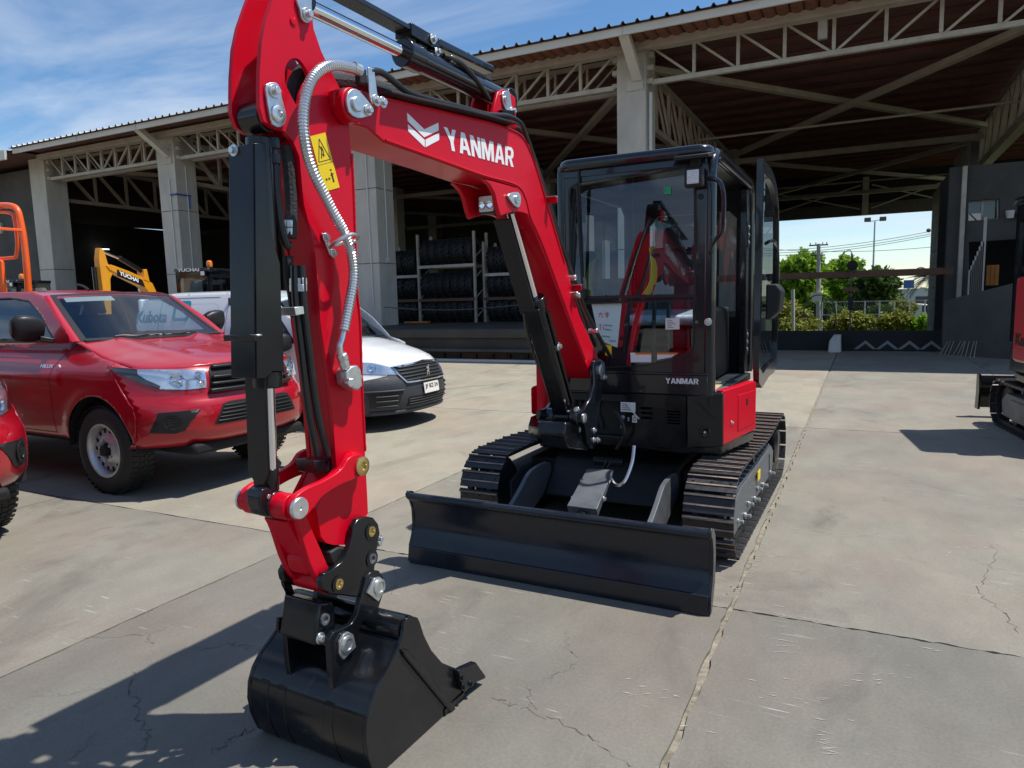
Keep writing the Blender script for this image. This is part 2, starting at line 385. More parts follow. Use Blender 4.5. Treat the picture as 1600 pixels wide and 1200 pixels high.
# ---- bucket ears with their zinc plated pins
ear_px = c5([(820,150),(845,118),(890,112),(915,150),(916,230),(885,330),(845,350),(800,400),(775,470),(765,530),(725,600),(700,660),(690,740),(650,800),(632,720),(625,640),(618,540),(615,490),(640,450),(690,432),(740,405),(772,350),(795,250)])
for s in (1, -1):
    G().prism(bp(ear_px, .115), W, s*.092, s*.115).build('bucket_ear', 'black', EXC, bevel=0.003)
for pl, cc in (([(858,152),(890,145),(915,170),(917,210),(880,282),(820,235)], (884, 200)), ([(665,505),(688,462),(715,447),(742,462),(757,530),(687,603),(665,565)], (708, 515))):
    poly = bp(c5(pl), .12); cv = bp1(*c5([cc])[0], .12)
    for s in (1, -1):
        G().prism(poly, W, s*.1155, s*.127).build('pin_plate', 'zinc', EXC, bevel=0.002)
        G().lathe(W(cv[0], cv[1], s*.127), E0*s, [(.030, -.004), (.030, .004), (.021, .006), (.021, .003), (.008, .003)], 24).build('pin_end', 'zinc', EXC)
    G().cyl(W(cv[0], cv[1], -.12), W(cv[0], cv[1], .12), .024).build('bucket_pin', 'grey_steel', EXC)
# ---- quick coupler
cp_px = c4([(750,505),(775,465),(815,449),(860,455),(888,490),(897,540),(885,600),(872,690),(866,760),(800,860),(770,895),(700,885),(640,882),(580,855),(570,805),(590,762),(630,745),(690,700),(730,620),(745,560)])
for s in (1, -1):
    G().prism(bp(cp_px, .105), W, s*.078, s*.1045).build('coupler_plate', 'black', EXC, bevel=0.005)
for q, m in (((845, 530), 'brass'), ((850, 680), 'grey_steel'), ((665, 820), 'brass')):
    v, w = bp1(*c4([q])[0], .105)
    G().lathe(W(v, w, .1), E0, [(.030, 0), (.030, .009), (.019, .009)], 24, cap=False).build('bushing', 'black', EXC)
    G().lathe(W(v, w, .1), E0, [(.019, 0), (.019, .012), (.012, .012), (.010, .006), (.001, .006)], 20).build('pin_cap', m, EXC)
    G().cyl(W(v, w, -.11), W(v, w, .1), .019).build('coupler_pin', 'grey_steel', EXC)
ppx(G(), c5([(565,290),(640,285),(650,330),(655,430),(610,470),(560,530),(535,522),(545,430)]), .08, -.092, .078).build('coupler_body', 'black', EXC, bevel=0.008)
ppx(G(), c4([(590,640),(640,610),(730,620),(690,690),(640,730),(600,700)]), .05, -.076, .076).build('coupler_crossmember', 'black_matt', EXC, bevel=0.006)
ppx(G(), c5([(545,430),(600,420),(640,330),(600,300),(575,250),(568,215),(620,240),(650,330),(640,430),(600,470),(560,525),(540,500)]), .09, -.1045, -.092).build('coupler_plate', 'black', EXC, bevel=0.004)
v, w = bp1(*c5([(590, 380)])[0], .08)
for s in (1, -1): G().lathe(W(v, w, s*.078), E0*s, [(.02, 0), (.02, .008), (.012, .008), (.01, .002)], 18).build('coupler_bolt', 'grey_steel', EXC)
hexbolt(W(*bp1(*c5([(567, 485)])[0], .08), .078), E0, .012, .016)
for q in ((915, 575), (905, 600)):
    v, w = bp1(*c4([q])[0], .11); hexbolt(W(v, w, .085), E0, .01, .02)

# ---- H link and side links
lp = bp1(467, 794, .125)        # rod-end / link pin
ap = bp1(*c4([(793, 170)])[0], .125)   # link to arm pin
hp = bp1(*c4([(665, 820)])[0], .105)   # link to coupler pin
hl_px = c4([(412,385),(432,348),(470,338),(497,368),(492,440),(530,540),(575,640),(618,742),(612,800),(580,835),(548,800),(505,700),(462,560),(428,470)])
hl = bp(hl_px, .075)
for s in (1, -1): G().prism(hl, W, s*.05, s*.075).build('link_side', 'red', EXC, bevel=0.004)
dl = (Vector(hp)-Vector(lp)); dn = Vector((-dl.y, dl.x)).normalized()
def lk(t, o): q = Vector(lp)+dl*t+dn*o; return (q.x, q.y)
G().prism([lk(.16, -.02), lk(.62, -.02), lk(.62, .0), lk(.16, .0)], W, -.052, .052).build('link_web', 'red', EXC, bevel=0.003)
G().prism([lk(.60, -.028), lk(.80, -.05), lk(.80, .03), lk(.60, .012)], W, -.052, .052).build('link_crosstube', 'red', EXC, bevel=0.02, seg=3)
G().cyl(W(*lp, .035), W(*lp, .098), .043, seg=28).build('link_boss', 'red', EXC, bevel=0.003)
G().cyl(W(*lp, -.098), W(*lp, -.035), .043, seg=28).build('link_boss', 'red', EXC, bevel=0.003)
G().cyl(W(*hp, -.076), W(*hp, .076), .04, seg=28).build('link_boss', 'red', EXC, bevel=0.003)
sl_px = c4([(405,420),(412,375),(440,332),(500,290),(590,250),(680,192),(720,132),(760,107),(800,108),(825,140),(822,190),(790,225),(740,250),(690,270),(620,310),(570,350),(530,402),(490,450),(450,470),(420,455)])
slp = smooth2(bp(sl_px, .125), 3)
for s in (1, -1): G().prism(slp, W, s*.1, s*.125).build('side_link', 'red', EXC, bevel=0.004)
for s in (1, -1):
    G().lathe(W(*lp, s*.125), E0*s, [(.036, -.003), (.036, .006), (.033, .009), (.006, .009), (.004, .006)], 28).build('pin_cap', 'zinc', EXC)
    G().lathe(W(*ap, s*.125), E0*s, [(.034, -.002), (.034, .008), (.027, .011), (.015, .011), (.013, .004), (.001, .004)], 28).build('pin_cap', 'brass', EXC)
    G().cyl(W(*ap, s*.07), W(*ap, s*.1), .048, seg=26).build('arm_boss', 'red', EXC, bevel=0.004)

# ---- arm: side plates with the horn that carries the arm cylinder, and the box between them
front_px = [(440,-40),(426,0),(416,30),(409,65),(406,110),(405.5,140),(406,168),(413,190),(428,201),(444,205),(458,221),(468,245),(471,280),(475,320),(486,362),(493,400),(497,450),(501,505),(512,580),(520,655),(526,730)]
bot_px = c4([(545,405),(570,560),(600,595),(640,605),(720,605),(750,560)])
rear_px = [(575,802),(574,777),(570,705),(565,605),(562,505),(557,450),(554,360),(552,300),(549,240),(545,190),(535,150),(530,136),(515,107),(502,80),(490,45),(485,0),(482,-40),(462,-58)]
hole_px = smooth2(c1([(422,430),(450,375),(495,365),(535,400),(572,478),(545,530),(520,590),(505,665),(465,610),(425,520)]), 3)
AU = .07
for s in (1, -1):
    ppx(G(), front_px+bot_px+rear_px, AU, s*(AU-.016), s*AU, holes=[hole_px]).build('arm_side_plate', 'red', EXC, smooth=25)
vin = bp(front_px[10:]+bot_px+rear_px[:10], AU)
cvin = Vector((sum(p[0] for p in vin)/len(vin), 0))
vin = [(cvin.x+(p[0]-cvin.x)*.94, p[1]) for p in vin]
ARMBOX = G().prism(vin, W, -AU+.017, AU-.017).build('arm_box', 'red', EXC, bevel=0.004)
# weld beads along the arm corner
wb = [W(*q, AU+.0005) for q in bp([(549.5,240),(552.5,300),(554.5,360),(557.5,450),(562.5,505),(565.5,605),(570.5,705)], AU)]
G().tube(wb, .0045, 6, smooth=10, ripple=[1, 1.25]).build('weld_bead', 'red', EXC)
for q in c1([(395, 590), (470, 133)]):
    v, w = bp1(*q, AU); G().lathe(W(v, w, AU), E0, [(.012, -.001), (.012, .004), (.004, .006), (.001, .006)], 18).build('arm_plug', 'red', EXC)
# lower arm boss
bpn = bp1(*c4([(845, 530)])[0], .105)
G().cyl(W(*bpn, -.077), W(*bpn, .077), .052, seg=30).build('arm_boss', 'red', EXC, bevel=0.004)
# bucket-cylinder pin in the horn and its retainer plates
cp_t = bp1(*c1([(360, 718)])[0], AU)
for s in (1, -1):
    G().prism(smooth2(bp(c1([(287,560),(300,525),(335,518),(368,535),(395,640),(415,720),(410,770),(380,798),(345,790),(318,750)]), AU), 2), W, s*(AU+.001), s*(AU+.011)).build('retainer_plate', 'zinc', EXC, bevel=0.002)
    G().lathe(W(*cp_t, s*(AU+.011)), E0*s, [(.026, -.002), (.026, .006), (.018, .010), (.012, .010), (.01, .003), (.001, .003)], 24).build('pin_end', 'zinc', EXC)
    hexbolt(W(*bp1(*c1([(335, 575)])[0], AU), s*(AU+.01)), E0*s, .012, .022)
G().cyl(W(*cp_t, -AU+.017), W(*cp_t, AU-.017), .028).build('cylinder_pin', 'black', EXC)
rp = bp1(478, 2, AU)
for s in (1, -1):
    G().prism(smooth2(bp(c1([(480,0),(500,60),(512,120),(545,148),(575,125),(575,40),(570,-40),(540,-80),(500,-70)]), AU), 2), W, s*(AU+.001), s*(AU+.011)).build('retainer_plate', 'zinc', EXC, bevel=0.002)
    hexbolt(W(*bp1(*c1([(543, 95)])[0], AU), s*(AU+.01)), E0*s, .012, .02)

# ---- bucket cylinder, rod and guard
cd = (Vector(lp)-Vector(cp_t)); cl_ = cd.length; cdn = cd.normalized()
def cy(t, u=0.0, o=0.0): q = Vector(cp_t)+cdn*(cl_*t)+Vector((cdn.y, -cdn.x))*o; return W(q.x, q.y, u)
G().cyl(W(*cp_t, -.045), W(*cp_t, .045), .05, seg=28).build('cylinder_eye', 'black', EXC, bevel=0.004)
G().cyl(cy(.05), cy(.66), .043, seg=30).build('bucket_cylinder', 'black', EXC, bevel=0.004)
G().cyl(cy(.645), cy(.69), .047, seg=30).build('cylinder_gland', 'black', EXC, bevel=0.004)
G().cyl(cy(.66), cy(.96), .0225, seg=28).build('cylinder_rod', 'chrome', EXC)
G().cyl(cy(.905), cy(.965), .027, seg=24).build('rod_collar', 'black', EXC, bevel=0.003)
G().cyl(W(*lp, -.034), W(*lp, .034), .045, seg=28).build('rod_eye', 'black', EXC, bevel=0.004)
G().cyl(W(*lp, -.125), W(*lp, .125), .022).build('link_pin', 'grey_steel', EXC)
gp = bp(c2([(232,95),(300,92),(305,300),(318,600),(392,850),(402,1200)])+c3([(410,100),(415,400),(345,402),(300,446),(245,446)]), .05)
gp[-1] = (gp[-1][0], gp[-1][1])
G().prism(gp, W, .044, .05).build('guard_side', 'blade_paint', EXC, bevel=0.002)
G().prism([(a-.0, b) for a, b in gp], W, -.066, -.06).build('guard_side', 'blade_paint', EXC, bevel=0.002)
f0, f1 = gp[0], gp[-1]
fl = [(-.062, f1[1]), (.046, f1[1]), (.046, f0[1]), (-.02, f0[1]), (-.02, f0[1]-.012), (-.03, f0[1]-.024), (-.042, f0[1]-.022), (-.048, f0[1]-.012), (-.048, f0[1]+.004), (-.062, f0[1]+.004)]
def gf(a, b, d): t = (b-f0[1])/(f1[1]-f0[1]); return W(f0[0]+(f1[0]-f0[0])*t+d, b, a)
G().prism(fl, gf, -.004, .002).build('guard_front', 'blade_paint', EXC, bevel=0.0015)
hexbolt(gf(-.036, f0[1]-.012, -.004), -E1, .011, .016)
lv0 = bp1(*c3([(300, 452)])[0], .03); lv1 = bp1(*c3([(322, 1040)])[0], .03)
def gf2(a, b, d): t = (b-lv0[1])/(lv1[1]-lv0[1]); return W(lv0[0]+(lv1[0]-lv0[0])*t+d, b, a)
wlo = lv1[1]
G().prism([(-.062, lv0[1]+.05), (.032, lv0[1]+.05), (.032, wlo), (.012, wlo-.03), (.012, wlo-.08), (-.04, wlo-.08), (-.04, wlo-.03), (-.062, wlo)], gf2, -.004, .004).build('guard_slide', 'blade_paint', EXC, bevel=0.002)
G().bar(gf(-.08, f1[1]+.125, -.012), gf(.06, f1[1]+.125, -.012), .012, .02).build('guard_clamp', 'black', EXC, bevel=0.002)
hexbolt(gf(.035, f1[1]+.13, .012), (0, 0, 1), .011, .02); 
ppx(G(), c4([(232,335),(245,298),(275,288),(305,298),(320,335),(300,435),(275,452),(248,430),(232,385)]), .03, -.032, .03).build('rod_end_bracket', 'black', EXC, bevel=0.006)
hexbolt(W(*bp1(*c4([(272, 338)])[0], .02), .02), E0, .009, .012)
# cylinder hoses down the front of the arm
for k, (pts, u, r, m, nm) in enumerate([
    ([(428,224),(430,260),(432,300),(438,350),(446,380),(452,384)], .03, .015, 'hose_black', 'hydraulic_hose'),
    ([(447,228),(452,270),(455,310),(455,345),(454,372)], .035, .02, 'hose_sleeve', 'hose_sleeve'),
    ([(460,415),(462,470),(470,540),(482,640),(496,712)], .035, .013, 'hose_black', 'hydraulic_hose'),
    ([(471,415),(474,470),(482,540),(495,640),(506,690),(512,712)], .05, .013, 'hose_black', 'hydraulic_hose'),
    ([(450,400),(452,430),(458,470),(462,495)], .0, .016, 'hose_sleeve', 'hose_sleeve')]):
    G().tube([W(*bp1(x, y, u), u) for x, y in pts], r, 10, smooth=6).build(nm, m, EXC)
for q, u in (((427, 224), .03), ((428, 248), .03)):
    v, w = bp1(*q, u); G().rings([(W(v, w-.018, u), .022), (W(v, w+.018, u), .022)], (0, 0, 1), 6).build('hose_fitting', 'black', EXC, bevel=.003)
for q, u in (((453, 350), .035), ((453, 362), .035), ((461, 440), .03), ((471, 440), .045), ((461, 450), .03), ((471, 450), .045)):
    v, w = bp1(*q, u); G().rings([(W(v, w-.012, u), .019), (W(v, w+.012, u), .019)], (0, 0, 1), 6).build('hose_fitting', 'zinc', EXC, bevel=.002)
v, w = bp1(470, 487, .05); G().box(-.0, .0001, 0, .0001, 0, .0001)
ppx(G(), [(461,480),(479,478),(481,490),(463,493)], .06, -.02, .058).build('hose_clamp', 'zinc', EXC, bevel=.002)
ppx(G(), [(491,720),(518,716),(520,737),(493,740)], .05, -.04, .05).build('hose_clamp', 'black', EXC, bevel=.004)
hexbolt(W(*bp1(503, 730, .05), .0), -E1, .008, .012)

# ---- boom
boom_px = [(522,140),(540,136),(565,141),(595,150),(740,184),(770,191),(802,202),(817,212),(827,226),(840,260),(862,335),(885,412),(893,445),(905,490),(922,530),(934,556),(941,575),(938,592),(926,592),(912,562),(895,517),(852,402),(836,362),(825,338),(817,310),(805,292),(785,285),(760,279),(735,270),(680,250),(600,222),(575,200),(548,192),(530,178),(522,160)]
BW = .095
BOOM = ppx(G(), boom_px, BW, -BW, BW).build('boom', 'red', EXC, bevel=0.006)
edge = bp([(602,219),(680,247),(735,267),(762,276),(806,289),(820,308),(828,338),(839,362),(855,402),(897,517),(914,562)], BW)
G().tube([W(a, b, BW+.001) for a, b in edge], .005, 6, smooth=6).build('weld_bead', 'red', EXC)
edge = bp([(595,152),(740,186),(770,193),(801,204),(815,213),(824,227),(837,260),(859,335),(882,412)], BW)
G().tube([W(a, b, BW+.001) for a, b in edge], .005, 6, smooth=6).build('weld_bead', 'red', EXC)
# nose boss, pin plate
an = bp1(*c1([(858, 655)])[0], BW+.035)
for s in (1, -1):
    G().cyl(W(*an, s*(BW-.02)), W(*an, s*(BW+.03)), .058, seg=32).build('boom_boss', 'red', EXC, bevel=.005)
    G().prism(smooth2(bp(c1([(800,620),(815,570),(845,556),(880,570),(940,640),(965,680),(955,715),(915,735),(865,738),(815,700)]), BW+.035), 2), W, s*(BW+.031), s*(BW+.041)).build('retainer_plate', 'zinc', EXC, bevel=.002)
    G().lathe(W(*an, s*(BW+.041)), E0*s, [(.025, -.002), (.025, .007), (.022, .010), (.001, .010)], 24).build('pin_end', 'zinc', EXC)
    hexbolt(W(*bp1(*c1([(937, 690)])[0], BW+.04), s*(BW+.04)), E0*s, .011, .02)
G().cyl(W(*an, -BW), W(*an, BW), .045, seg=28).build('arm_pivot_pin', 'grey_steel', EXC)
# boom cylinder head brackets under the bend with the work lamp between them
br_px = c6([(545,640),(590,650),(700,680),(780,705),(812,770),(830,870),(790,850),(740,842),(690,855),(650,872),(632,820),(612,730),(585,680)])
for s in (1, -1): ppx(G(), br_px, BW, s*(BW-.022), s*(BW+.001)).build('cylinder_bracket', 'red', EXC, bevel=.004)
bc = bp1(*c6([(735, 768)])[0], BW)
for s in (1, -1):
    G().prism(smooth2(bp(c6([(680,745),(700,728),(745,722),(762,760),(755,810),(735,818),(705,785)]), BW), 2), W, s*(BW+.002), s*(BW+.014)).build('retainer_plate', 'zinc', EXC, bevel=.002)
    G().lathe(W(*bc, s*(BW+.014)), E0*s, [(.02, -.002), (.02, .008), (.012, .008), (.01, .002)], 20).build('pin_end', 'zinc', EXC)
lpv = bp1(*c6([(560, 795)])[0], 0)
LMP = G().prism(rrect(-.048, .048, -.045, .045, .012), lambda a, b, d: W(lpv[0]+d, lpv[1]+b, a), -.0, .05).build('work_lamp', 'black_matt', EXC, bevel=.004)
G().prism(rrect(-.04, .04, -.037, .037, .008), lambda a, b, d: W(lpv[0]+d, lpv[1]+b, a), -.004, .002).build('lamp_lens', 'lamp_lens', LMP)
for s in (-1, 1): G().lathe(W(lpv[0]-.004, lpv[1]-.006, s*.021), -E1, [(.019, 0), (.019, .003), (.014, .001), (.005, .002)], 18).build('reflector', 'chrome', LMP)
# arm cylinder on top of the boom
q0 = bp1(484, 12, 0); q1 = bp1(787, 157, 0)
ad = Vector(q1)-Vector(q0)
def ac(t, u=0.0, o=0.0): q = Vector(q0)+ad*t+Vector((-ad.y, ad.x)).normalized()*o; return W(q.x, q.y, u)
G().cyl(ac(-.04), ac(.45), .026, seg=30).build('cylinder_rod', 'chrome', EXC)
G().cyl(ac(-.045, -.05), ac(-.045, .05), .04, seg=26).build('rod_eye', 'black', EXC, bevel=.004)
G().cyl(ac(.395), ac(.95), .05, seg=32).build('arm_cylinder', 'black_cab', EXC, bevel=.005)
G().cyl(ac(.38), ac(.46), .056, seg=32).build('cylinder_gland', 'black_cab', EXC, bevel=.006)
G().cyl(W(*q1, -.05), W(*q1, .05), .052, seg=26).build('cylinder_eye', 'black_cab', EXC, bevel=.004)
G().cyl(ac(.46, .0, .062), ac(.9, .0, .062), .011, seg=12).build('cylinder_pipe', 'black', EXC)
G().bar(ac(.02, -.01, .10), ac(.40, -.01, .095), .075, .02).build('rod_guard', 'black_cab', EXC, bevel=.003)
G().bar(ac(.40, -.01, .09), ac(.55, -.01, .085), .085, .05).build('guard_clamp', 'black', EXC, bevel=.004)
G().bar(ac(.55, -.01, .10), ac(.90, -.01, .11), .075, .035).build('rod_guard', 'black_cab', EXC, bevel=.008)
hexbolt(ac(.505, .034, .09), E0, .012, .02); hexbolt(ac(.53, .03, .05), E0, .01, .02)
for t in (.60, .615): G().rings([(ac(t-.006, .04, .045), .016), (ac(t+.008, .04, .045), .016)], ac(1)-ac(0), 6).build('hose_fitting', 'zinc', EXC, bevel=.002)
G().tube([ac(.57, .03, .05), ac(.60, .045, .045), ac(.66, .05, .04), ac(.75, .05, .0), ac(.84, .04, -.05)], .012, 10, smooth=6).build('hydraulic_hose', 'hose_black', EXC)
ear2 = c6([(595,245),(612,170),(632,95),(665,77),(700,92),(742,130),(746,245),(755,320),(640,300)])
for s in (1, -1):
    ppx(G(), ear2, .07, s*.052, s*.07).build('cylinder_ear', 'red', EXC, bevel=.004)
    G().prism(smooth2(bp(c6([(650,110),(668,90),(695,95),(705,160),(708,200),(680,212),(660,180)]), .07), 2), W, s*.071, s*.08).build('retainer_plate', 'zinc', EXC, bevel=.002)
    v, w = bp1(*c6([(680, 145)])[0], .08); G().lathe(W(v, w, s*.08), E0*s, [(.018, -.002), (.018, .008), (.011, .008), (.009, .002)], 20).build('pin_end', 'zinc', EXC)
hexbolt(W(*bp1(*c6([(722, 215)])[0], .08), .075), E0, .012, .025)
ppx(G(), c6([(655,205),(730,210),(740,270),(668,262)]), .09, .071, .095).build('hose_clamp', 'black', EXC, bevel=.003)
hr = bp([(597,149),(640,160),(700,173),(755,186),(795,197)], BW)
G().loft([[W(a, b+.002, BW-.03), W(a, b+.002, BW+.045), W(a, b+.012, BW+.045), W(a, b+.012, BW-.03)] for a, b in hr]).build('shade_rail', 'black_matt', EXC, bevel=.002)  # plate added so its overhang shades the upper band of the boom side
# boom cylinder
k0 = bp1(795, 322, 0); k1 = bp1(888, 655, 0)
kd = Vector(k1)-Vector(k0); kn = Vector((-kd.y, kd.x)).normalized()
def kc(t, u=0.0, o=0.0): q = Vector(k0)+kd*t+kn*o; return W(q.x, q.y, u)
G().cyl(kc(0), kc(.45), .024, seg=28).build('cylinder_rod', 'chrome', EXC)
G().cyl(kc(.40), kc(.99), .052, seg=32).build('boom_cylinder', 'black', EXC, bevel=.005)
G().cyl(kc(.385), kc(.43), .057, seg=32).build('cylinder_gland', 'black', EXC, bevel=.005)
G().cyl(W(*k0, -.05), W(*k0, .05), .042).build('rod_eye', 'black', EXC, bevel=.004)
sgn = 1 if kn.x < 0 else -1
G().bar(kc(.03, -.025, sgn*.062), kc(.43, -.025, sgn*.066), .095, .012, up=E0.cross(kc(1)-kc(0))).build('rod_guard', 'black_matt', EXC, bevel=.003)
G().bar(kc(.41, -.0, sgn*.066), kc(.95, -.0, sgn*.066), .10, .02, up=E0.cross(kc(1)-kc(0))).build('cylinder_guard', 'black', EXC, bevel=.005)
G().cyl(kc(.45, .058, .0), kc(.9, .058, .0), .011, seg=12).build('cylinder_pipe', 'black', EXC)
hexbolt(kc(.62, .06, .01), E0, .014, .02); G().cyl(kc(.62, .035, .0), kc(.62, .07, .0), .02).build('pipe_clamp', 'zinc', EXC, bevel=.003)
for t in (.47, .52, .56, .61): G().cyl(kc(t, -.06, sgn*.04), kc(t+.02, -.075, sgn*.045), .012, seg=8).build('hose_fitting', 'zinc', EXC, bevel=.002)
G().tube([kc(.44, -.06, sgn*.05), kc(.55, -.075, sgn*.05), kc(.7, -.07, sgn*.04), kc(.88, -.06, 0)], .012, 8, smooth=6).build('hydraulic_hose', 'hose_black', EXC)

# swing post: two ears, lower barrel, hinge block
fp = bp1(934, 578, .12)
post_px = c7([(748,690),(755,655),(790,640),(822,662),(832,720),(820,770),(800,850),(790,940),(775,1010),(775,1120),(772,1180),(745,1205),(715,1160),(700,1060),(690,1040),(640,1035),(640,985),(690,960),(730,890),(752,800)])
for s in (1, -1): ppx(G(), post_px, .13, s*.104, s*.132).build('swing_post_ear', 'black_cab', EXC, bevel=.006)
G().lathe(W(*fp, .132), E0, [(.035, 0), (.035, .012), (.026, .016), (.012, .016), (.01, .006)], 24).build('pin_end', 'zinc', EXC)
ppx(G(), c7([(785,690),(800,660),(818,668),(822,740),(815,775),(795,770)]), .14, .133, .142).build('retainer_plate', 'grey_steel', EXC, bevel=.002)
hexbolt(W(*bp1(*c7([(813, 757)])[0], .14), .142), E0, .011, .018)
G().cyl(W(*fp, -.104), W(*fp, .104), .05).build('boom_foot_pin', 'grey_steel', EXC)
bl = bp1(*c7([(660, 1012)])[0], .1)
G().cyl(W(*bl, .052), W(*bl, .104), .052, seg=28).build('cylinder_boss', 'black_cab', EXC, bevel=.005)
G().cyl(W(*bl, -.13), W(*bl, -.052), .052, seg=28).build('cylinder_boss', 'black_cab', EXC, bevel=.005)
G().cyl(W(*bl, -.05), W(*bl, .05), .055, seg=28).build('cylinder_eye', 'black', EXC, bevel=.005)
G().lathe(W(*bl, .132), E0, [(.03, -.004), (.03, .006), (.02, .010), (.001, .010)], 20).build('pin_end', 'zinc', EXC)
ppx(G(), c7([(575,1040),(690,1040),(715,1150),(740,1200),(700,1215),(600,1200),(560,1120)]), .1, -.07, .104).build('swing_post', 'black', EXC, bevel=.012)
for q in ((655, 965), (660, 1085)):
    hexbolt(W(*bp1(*c7([q])[0], .1), .09), -E1, .013, .02)
for q in ((752, 1090), (750, 1150), (775, 1150)):
    hexbolt(W(*bp1(*c7([q])[0], .13), .13), E0, .011, .016)

# ---- hoses and pipe work outside the arm and boom
hp_px = [(552,107),(530,102.5),(510,104),(492,117),(481,138),(475,165),(474,200),(480,240),(491,272),(506,303),(522,335),(537,362),(546,385),(551,410),(552,438),(547,468),(541,498),(537.5,516)]
pth = [W(*bp1(x, y, .125), .125) for x, y in hp_px]; pth = catmull(pth, 24)
lens_ = [0]
for a, b in zip(pth, pth[1:]): lens_.append(lens_[-1]+(b-a).length)
res = []; j = 0; step = .0026
k = 0
while k*step < lens_[-1]:
    s_ = k*step
    while lens_[j+1] < s_: j += 1
    t = (s_-lens_[j])/(lens_[j+1]-lens_[j]); res.append(pth[j].lerp(pth[j+1], t)); k += 1
G().tube(res, .0185, 12, ripple=[1, 1, .86, .86]).build('armoured_hose', 'hose_metal', EXC, smooth=20)
G().tube([W(*bp1(x, y, .125), .125) for x, y in ((551.5,105),(556,108),(562,110))], .02, 12, smooth=3).build('hose_fitting', 'zinc', EXC)
G().tube([W(*bp1(x, y, .11), .11) for x, y in ((537,516),(534,530),(531,540),(532,552),(535,560))], .0115, 12, smooth=5).build('steel_pipe', 'hose_metal', EXC)
for a, b, r in (((533,553),(537,563),.02),((536,563),(540,576),.019)):
    pa, pb = bp1(*a, .11), bp1(*b, .11); G().rings([(W(*pa, .11), r), (W(*pb, .11), r)], W(*pb, 0)-W(*pa, 0), 6).build('pipe_nut', 'zinc', EXC, bevel=.003)
ppx(G(), c3([(770,400),(800,370),(840,360),(865,385),(875,490),(850,520),(820,510),(780,480)]), .1, .071, .125).build('valve_block', 'zinc', EXC, bevel=.006)
v, w = bp1(*c3([(790, 470)])[0], .12); G().rings([(W(v+.02, w, .11), .017), (W(v, w, .155), .017)], W(v-.02, w, .16)-W(v, w, .11), 6).build('valve_plug', 'zinc', EXC, bevel=.003)
v, w = bp1(*c3([(870, 440)])[0], .1); G().cyl(W(v-.02, w, .1), W(v+.02, w, .1), .01).build('valve_plug', 'zinc', EXC, bevel=.002)
# hose loop bracket on the arm
lb = [W(*bp1(x, y, u), u) for x, y, u in ((515,388,.075),(522,380,.12),(535,372,.15),(548,366,.165),(557,368,.16),(559,373,.14),(550,378,.12),(535,380,.1),(524,384,.08))]
G().tube(lb, .0065, 8, smooth=5).build('hose_loop', 'zinc', EXC)
ppx(G(), [(502,364),(508,365),(524,398),(521,403),(515,399)], .075, .071, .079).build('loop_plate', 'zinc', EXC, bevel=.002)
for q in ((509, 371), (521, 396)): hexbolt(W(*bp1(*q, .08), .079), E0, .009, .016)
# bracket with black hose on the boom nose
ppx(G(), c1([(940,420),(978,425),(1000,600),(975,605),(968,650),(950,600)]), .13, .125, .131).build('hose_bracket', 'zinc', EXC, bevel=.002)
ppx(G(), c1([(965,605),(1040,612),(1050,650),(1000,668),(970,645)]), .13, .097, .13).build('hose_bracket', 'zinc', EXC, bevel=.002)
for q in ((990, 628), (1030, 640)): hexbolt(W(*bp1(*c1([q])[0], .13), .13), E0, .012, .016)
ppx(G(), c1([(895,425),(940,430),(945,520),(900,520)]), .13, .1, .124).build('hose_block', 'black_matt', EXC, bevel=.004)
G().tube([W(*bp1(x, y, u), u) for x, y, u in ((578,111,.12),(592,112,.12),(604,118,.12),(620,131,.12),(640,145,.11),(680,158,.1),(720,168,.1),(760,179,.105),(790,181,.105),(804,186,.1),(815,195,.09),(822,212,.085),(830,235,.08),(850,300,.08),(872,370,.08),(895,430,.08),(912,478,.08),(930,515,.1),(944,540,.12),(955,560,.12))], .0125, 10, smooth=6).build('hydraulic_hose', 'hose_black', EXC)
G().tube([W(*bp1(x, y, u), u) for x, y, u in ((560,128,.03),(600,140,.03),(660,158,.03),(720,172,.03),(770,186,.02),(812,203,.02),(826,226,.02),(842,270,.02),(868,350,.02),(893,436,.02),(916,505,.02),(930,540,.02))], .014, 8, smooth=5).build('hydraulic_hose', 'hose_black', EXC)
G().tube([W(*bp1(x, y, u), u) for x, y, u in ((470,112,0),(485,118,.0),(510,125,.0),(545,128,.0),(575,134,.0),(610,143,.0))], .03, 10, smooth=5).build('hose_sleeve', 'hose_sleeve', EXC)
G().tube([W(*bp1(x, y, u), u) for x, y, u in ((452,190,0),(455,150,0),(462,125,.0),(475,110,.0),(500,112,.0))], .022, 10, smooth=5).build('hose_sleeve', 'hose_sleeve', EXC)
for q in ((893, 434), (896, 460), (899, 462), (927, 517)):
    G().cyl(W(*bp1(*q, .09), .06), W(*bp1(*q, .09), .12), .016, seg=12).build('hose_clip', 'zinc', EXC, bevel=.003)
for q in ((862, 313), (901, 450)):   # red reflectors on brackets
    v, w = bp1(*q, .12); G().prism(rrect(-.03, .03, -.014, .014, .004), lambda a, b, d: W(v+d, w+b, .12+a), 0, .012).build('reflector', 'red', EXC, bevel=.002)
    G().bar(W(v, w+.018, .07), W(v, w+.018, .15), .03, .006).build('reflector_bracket', 'zinc', EXC)

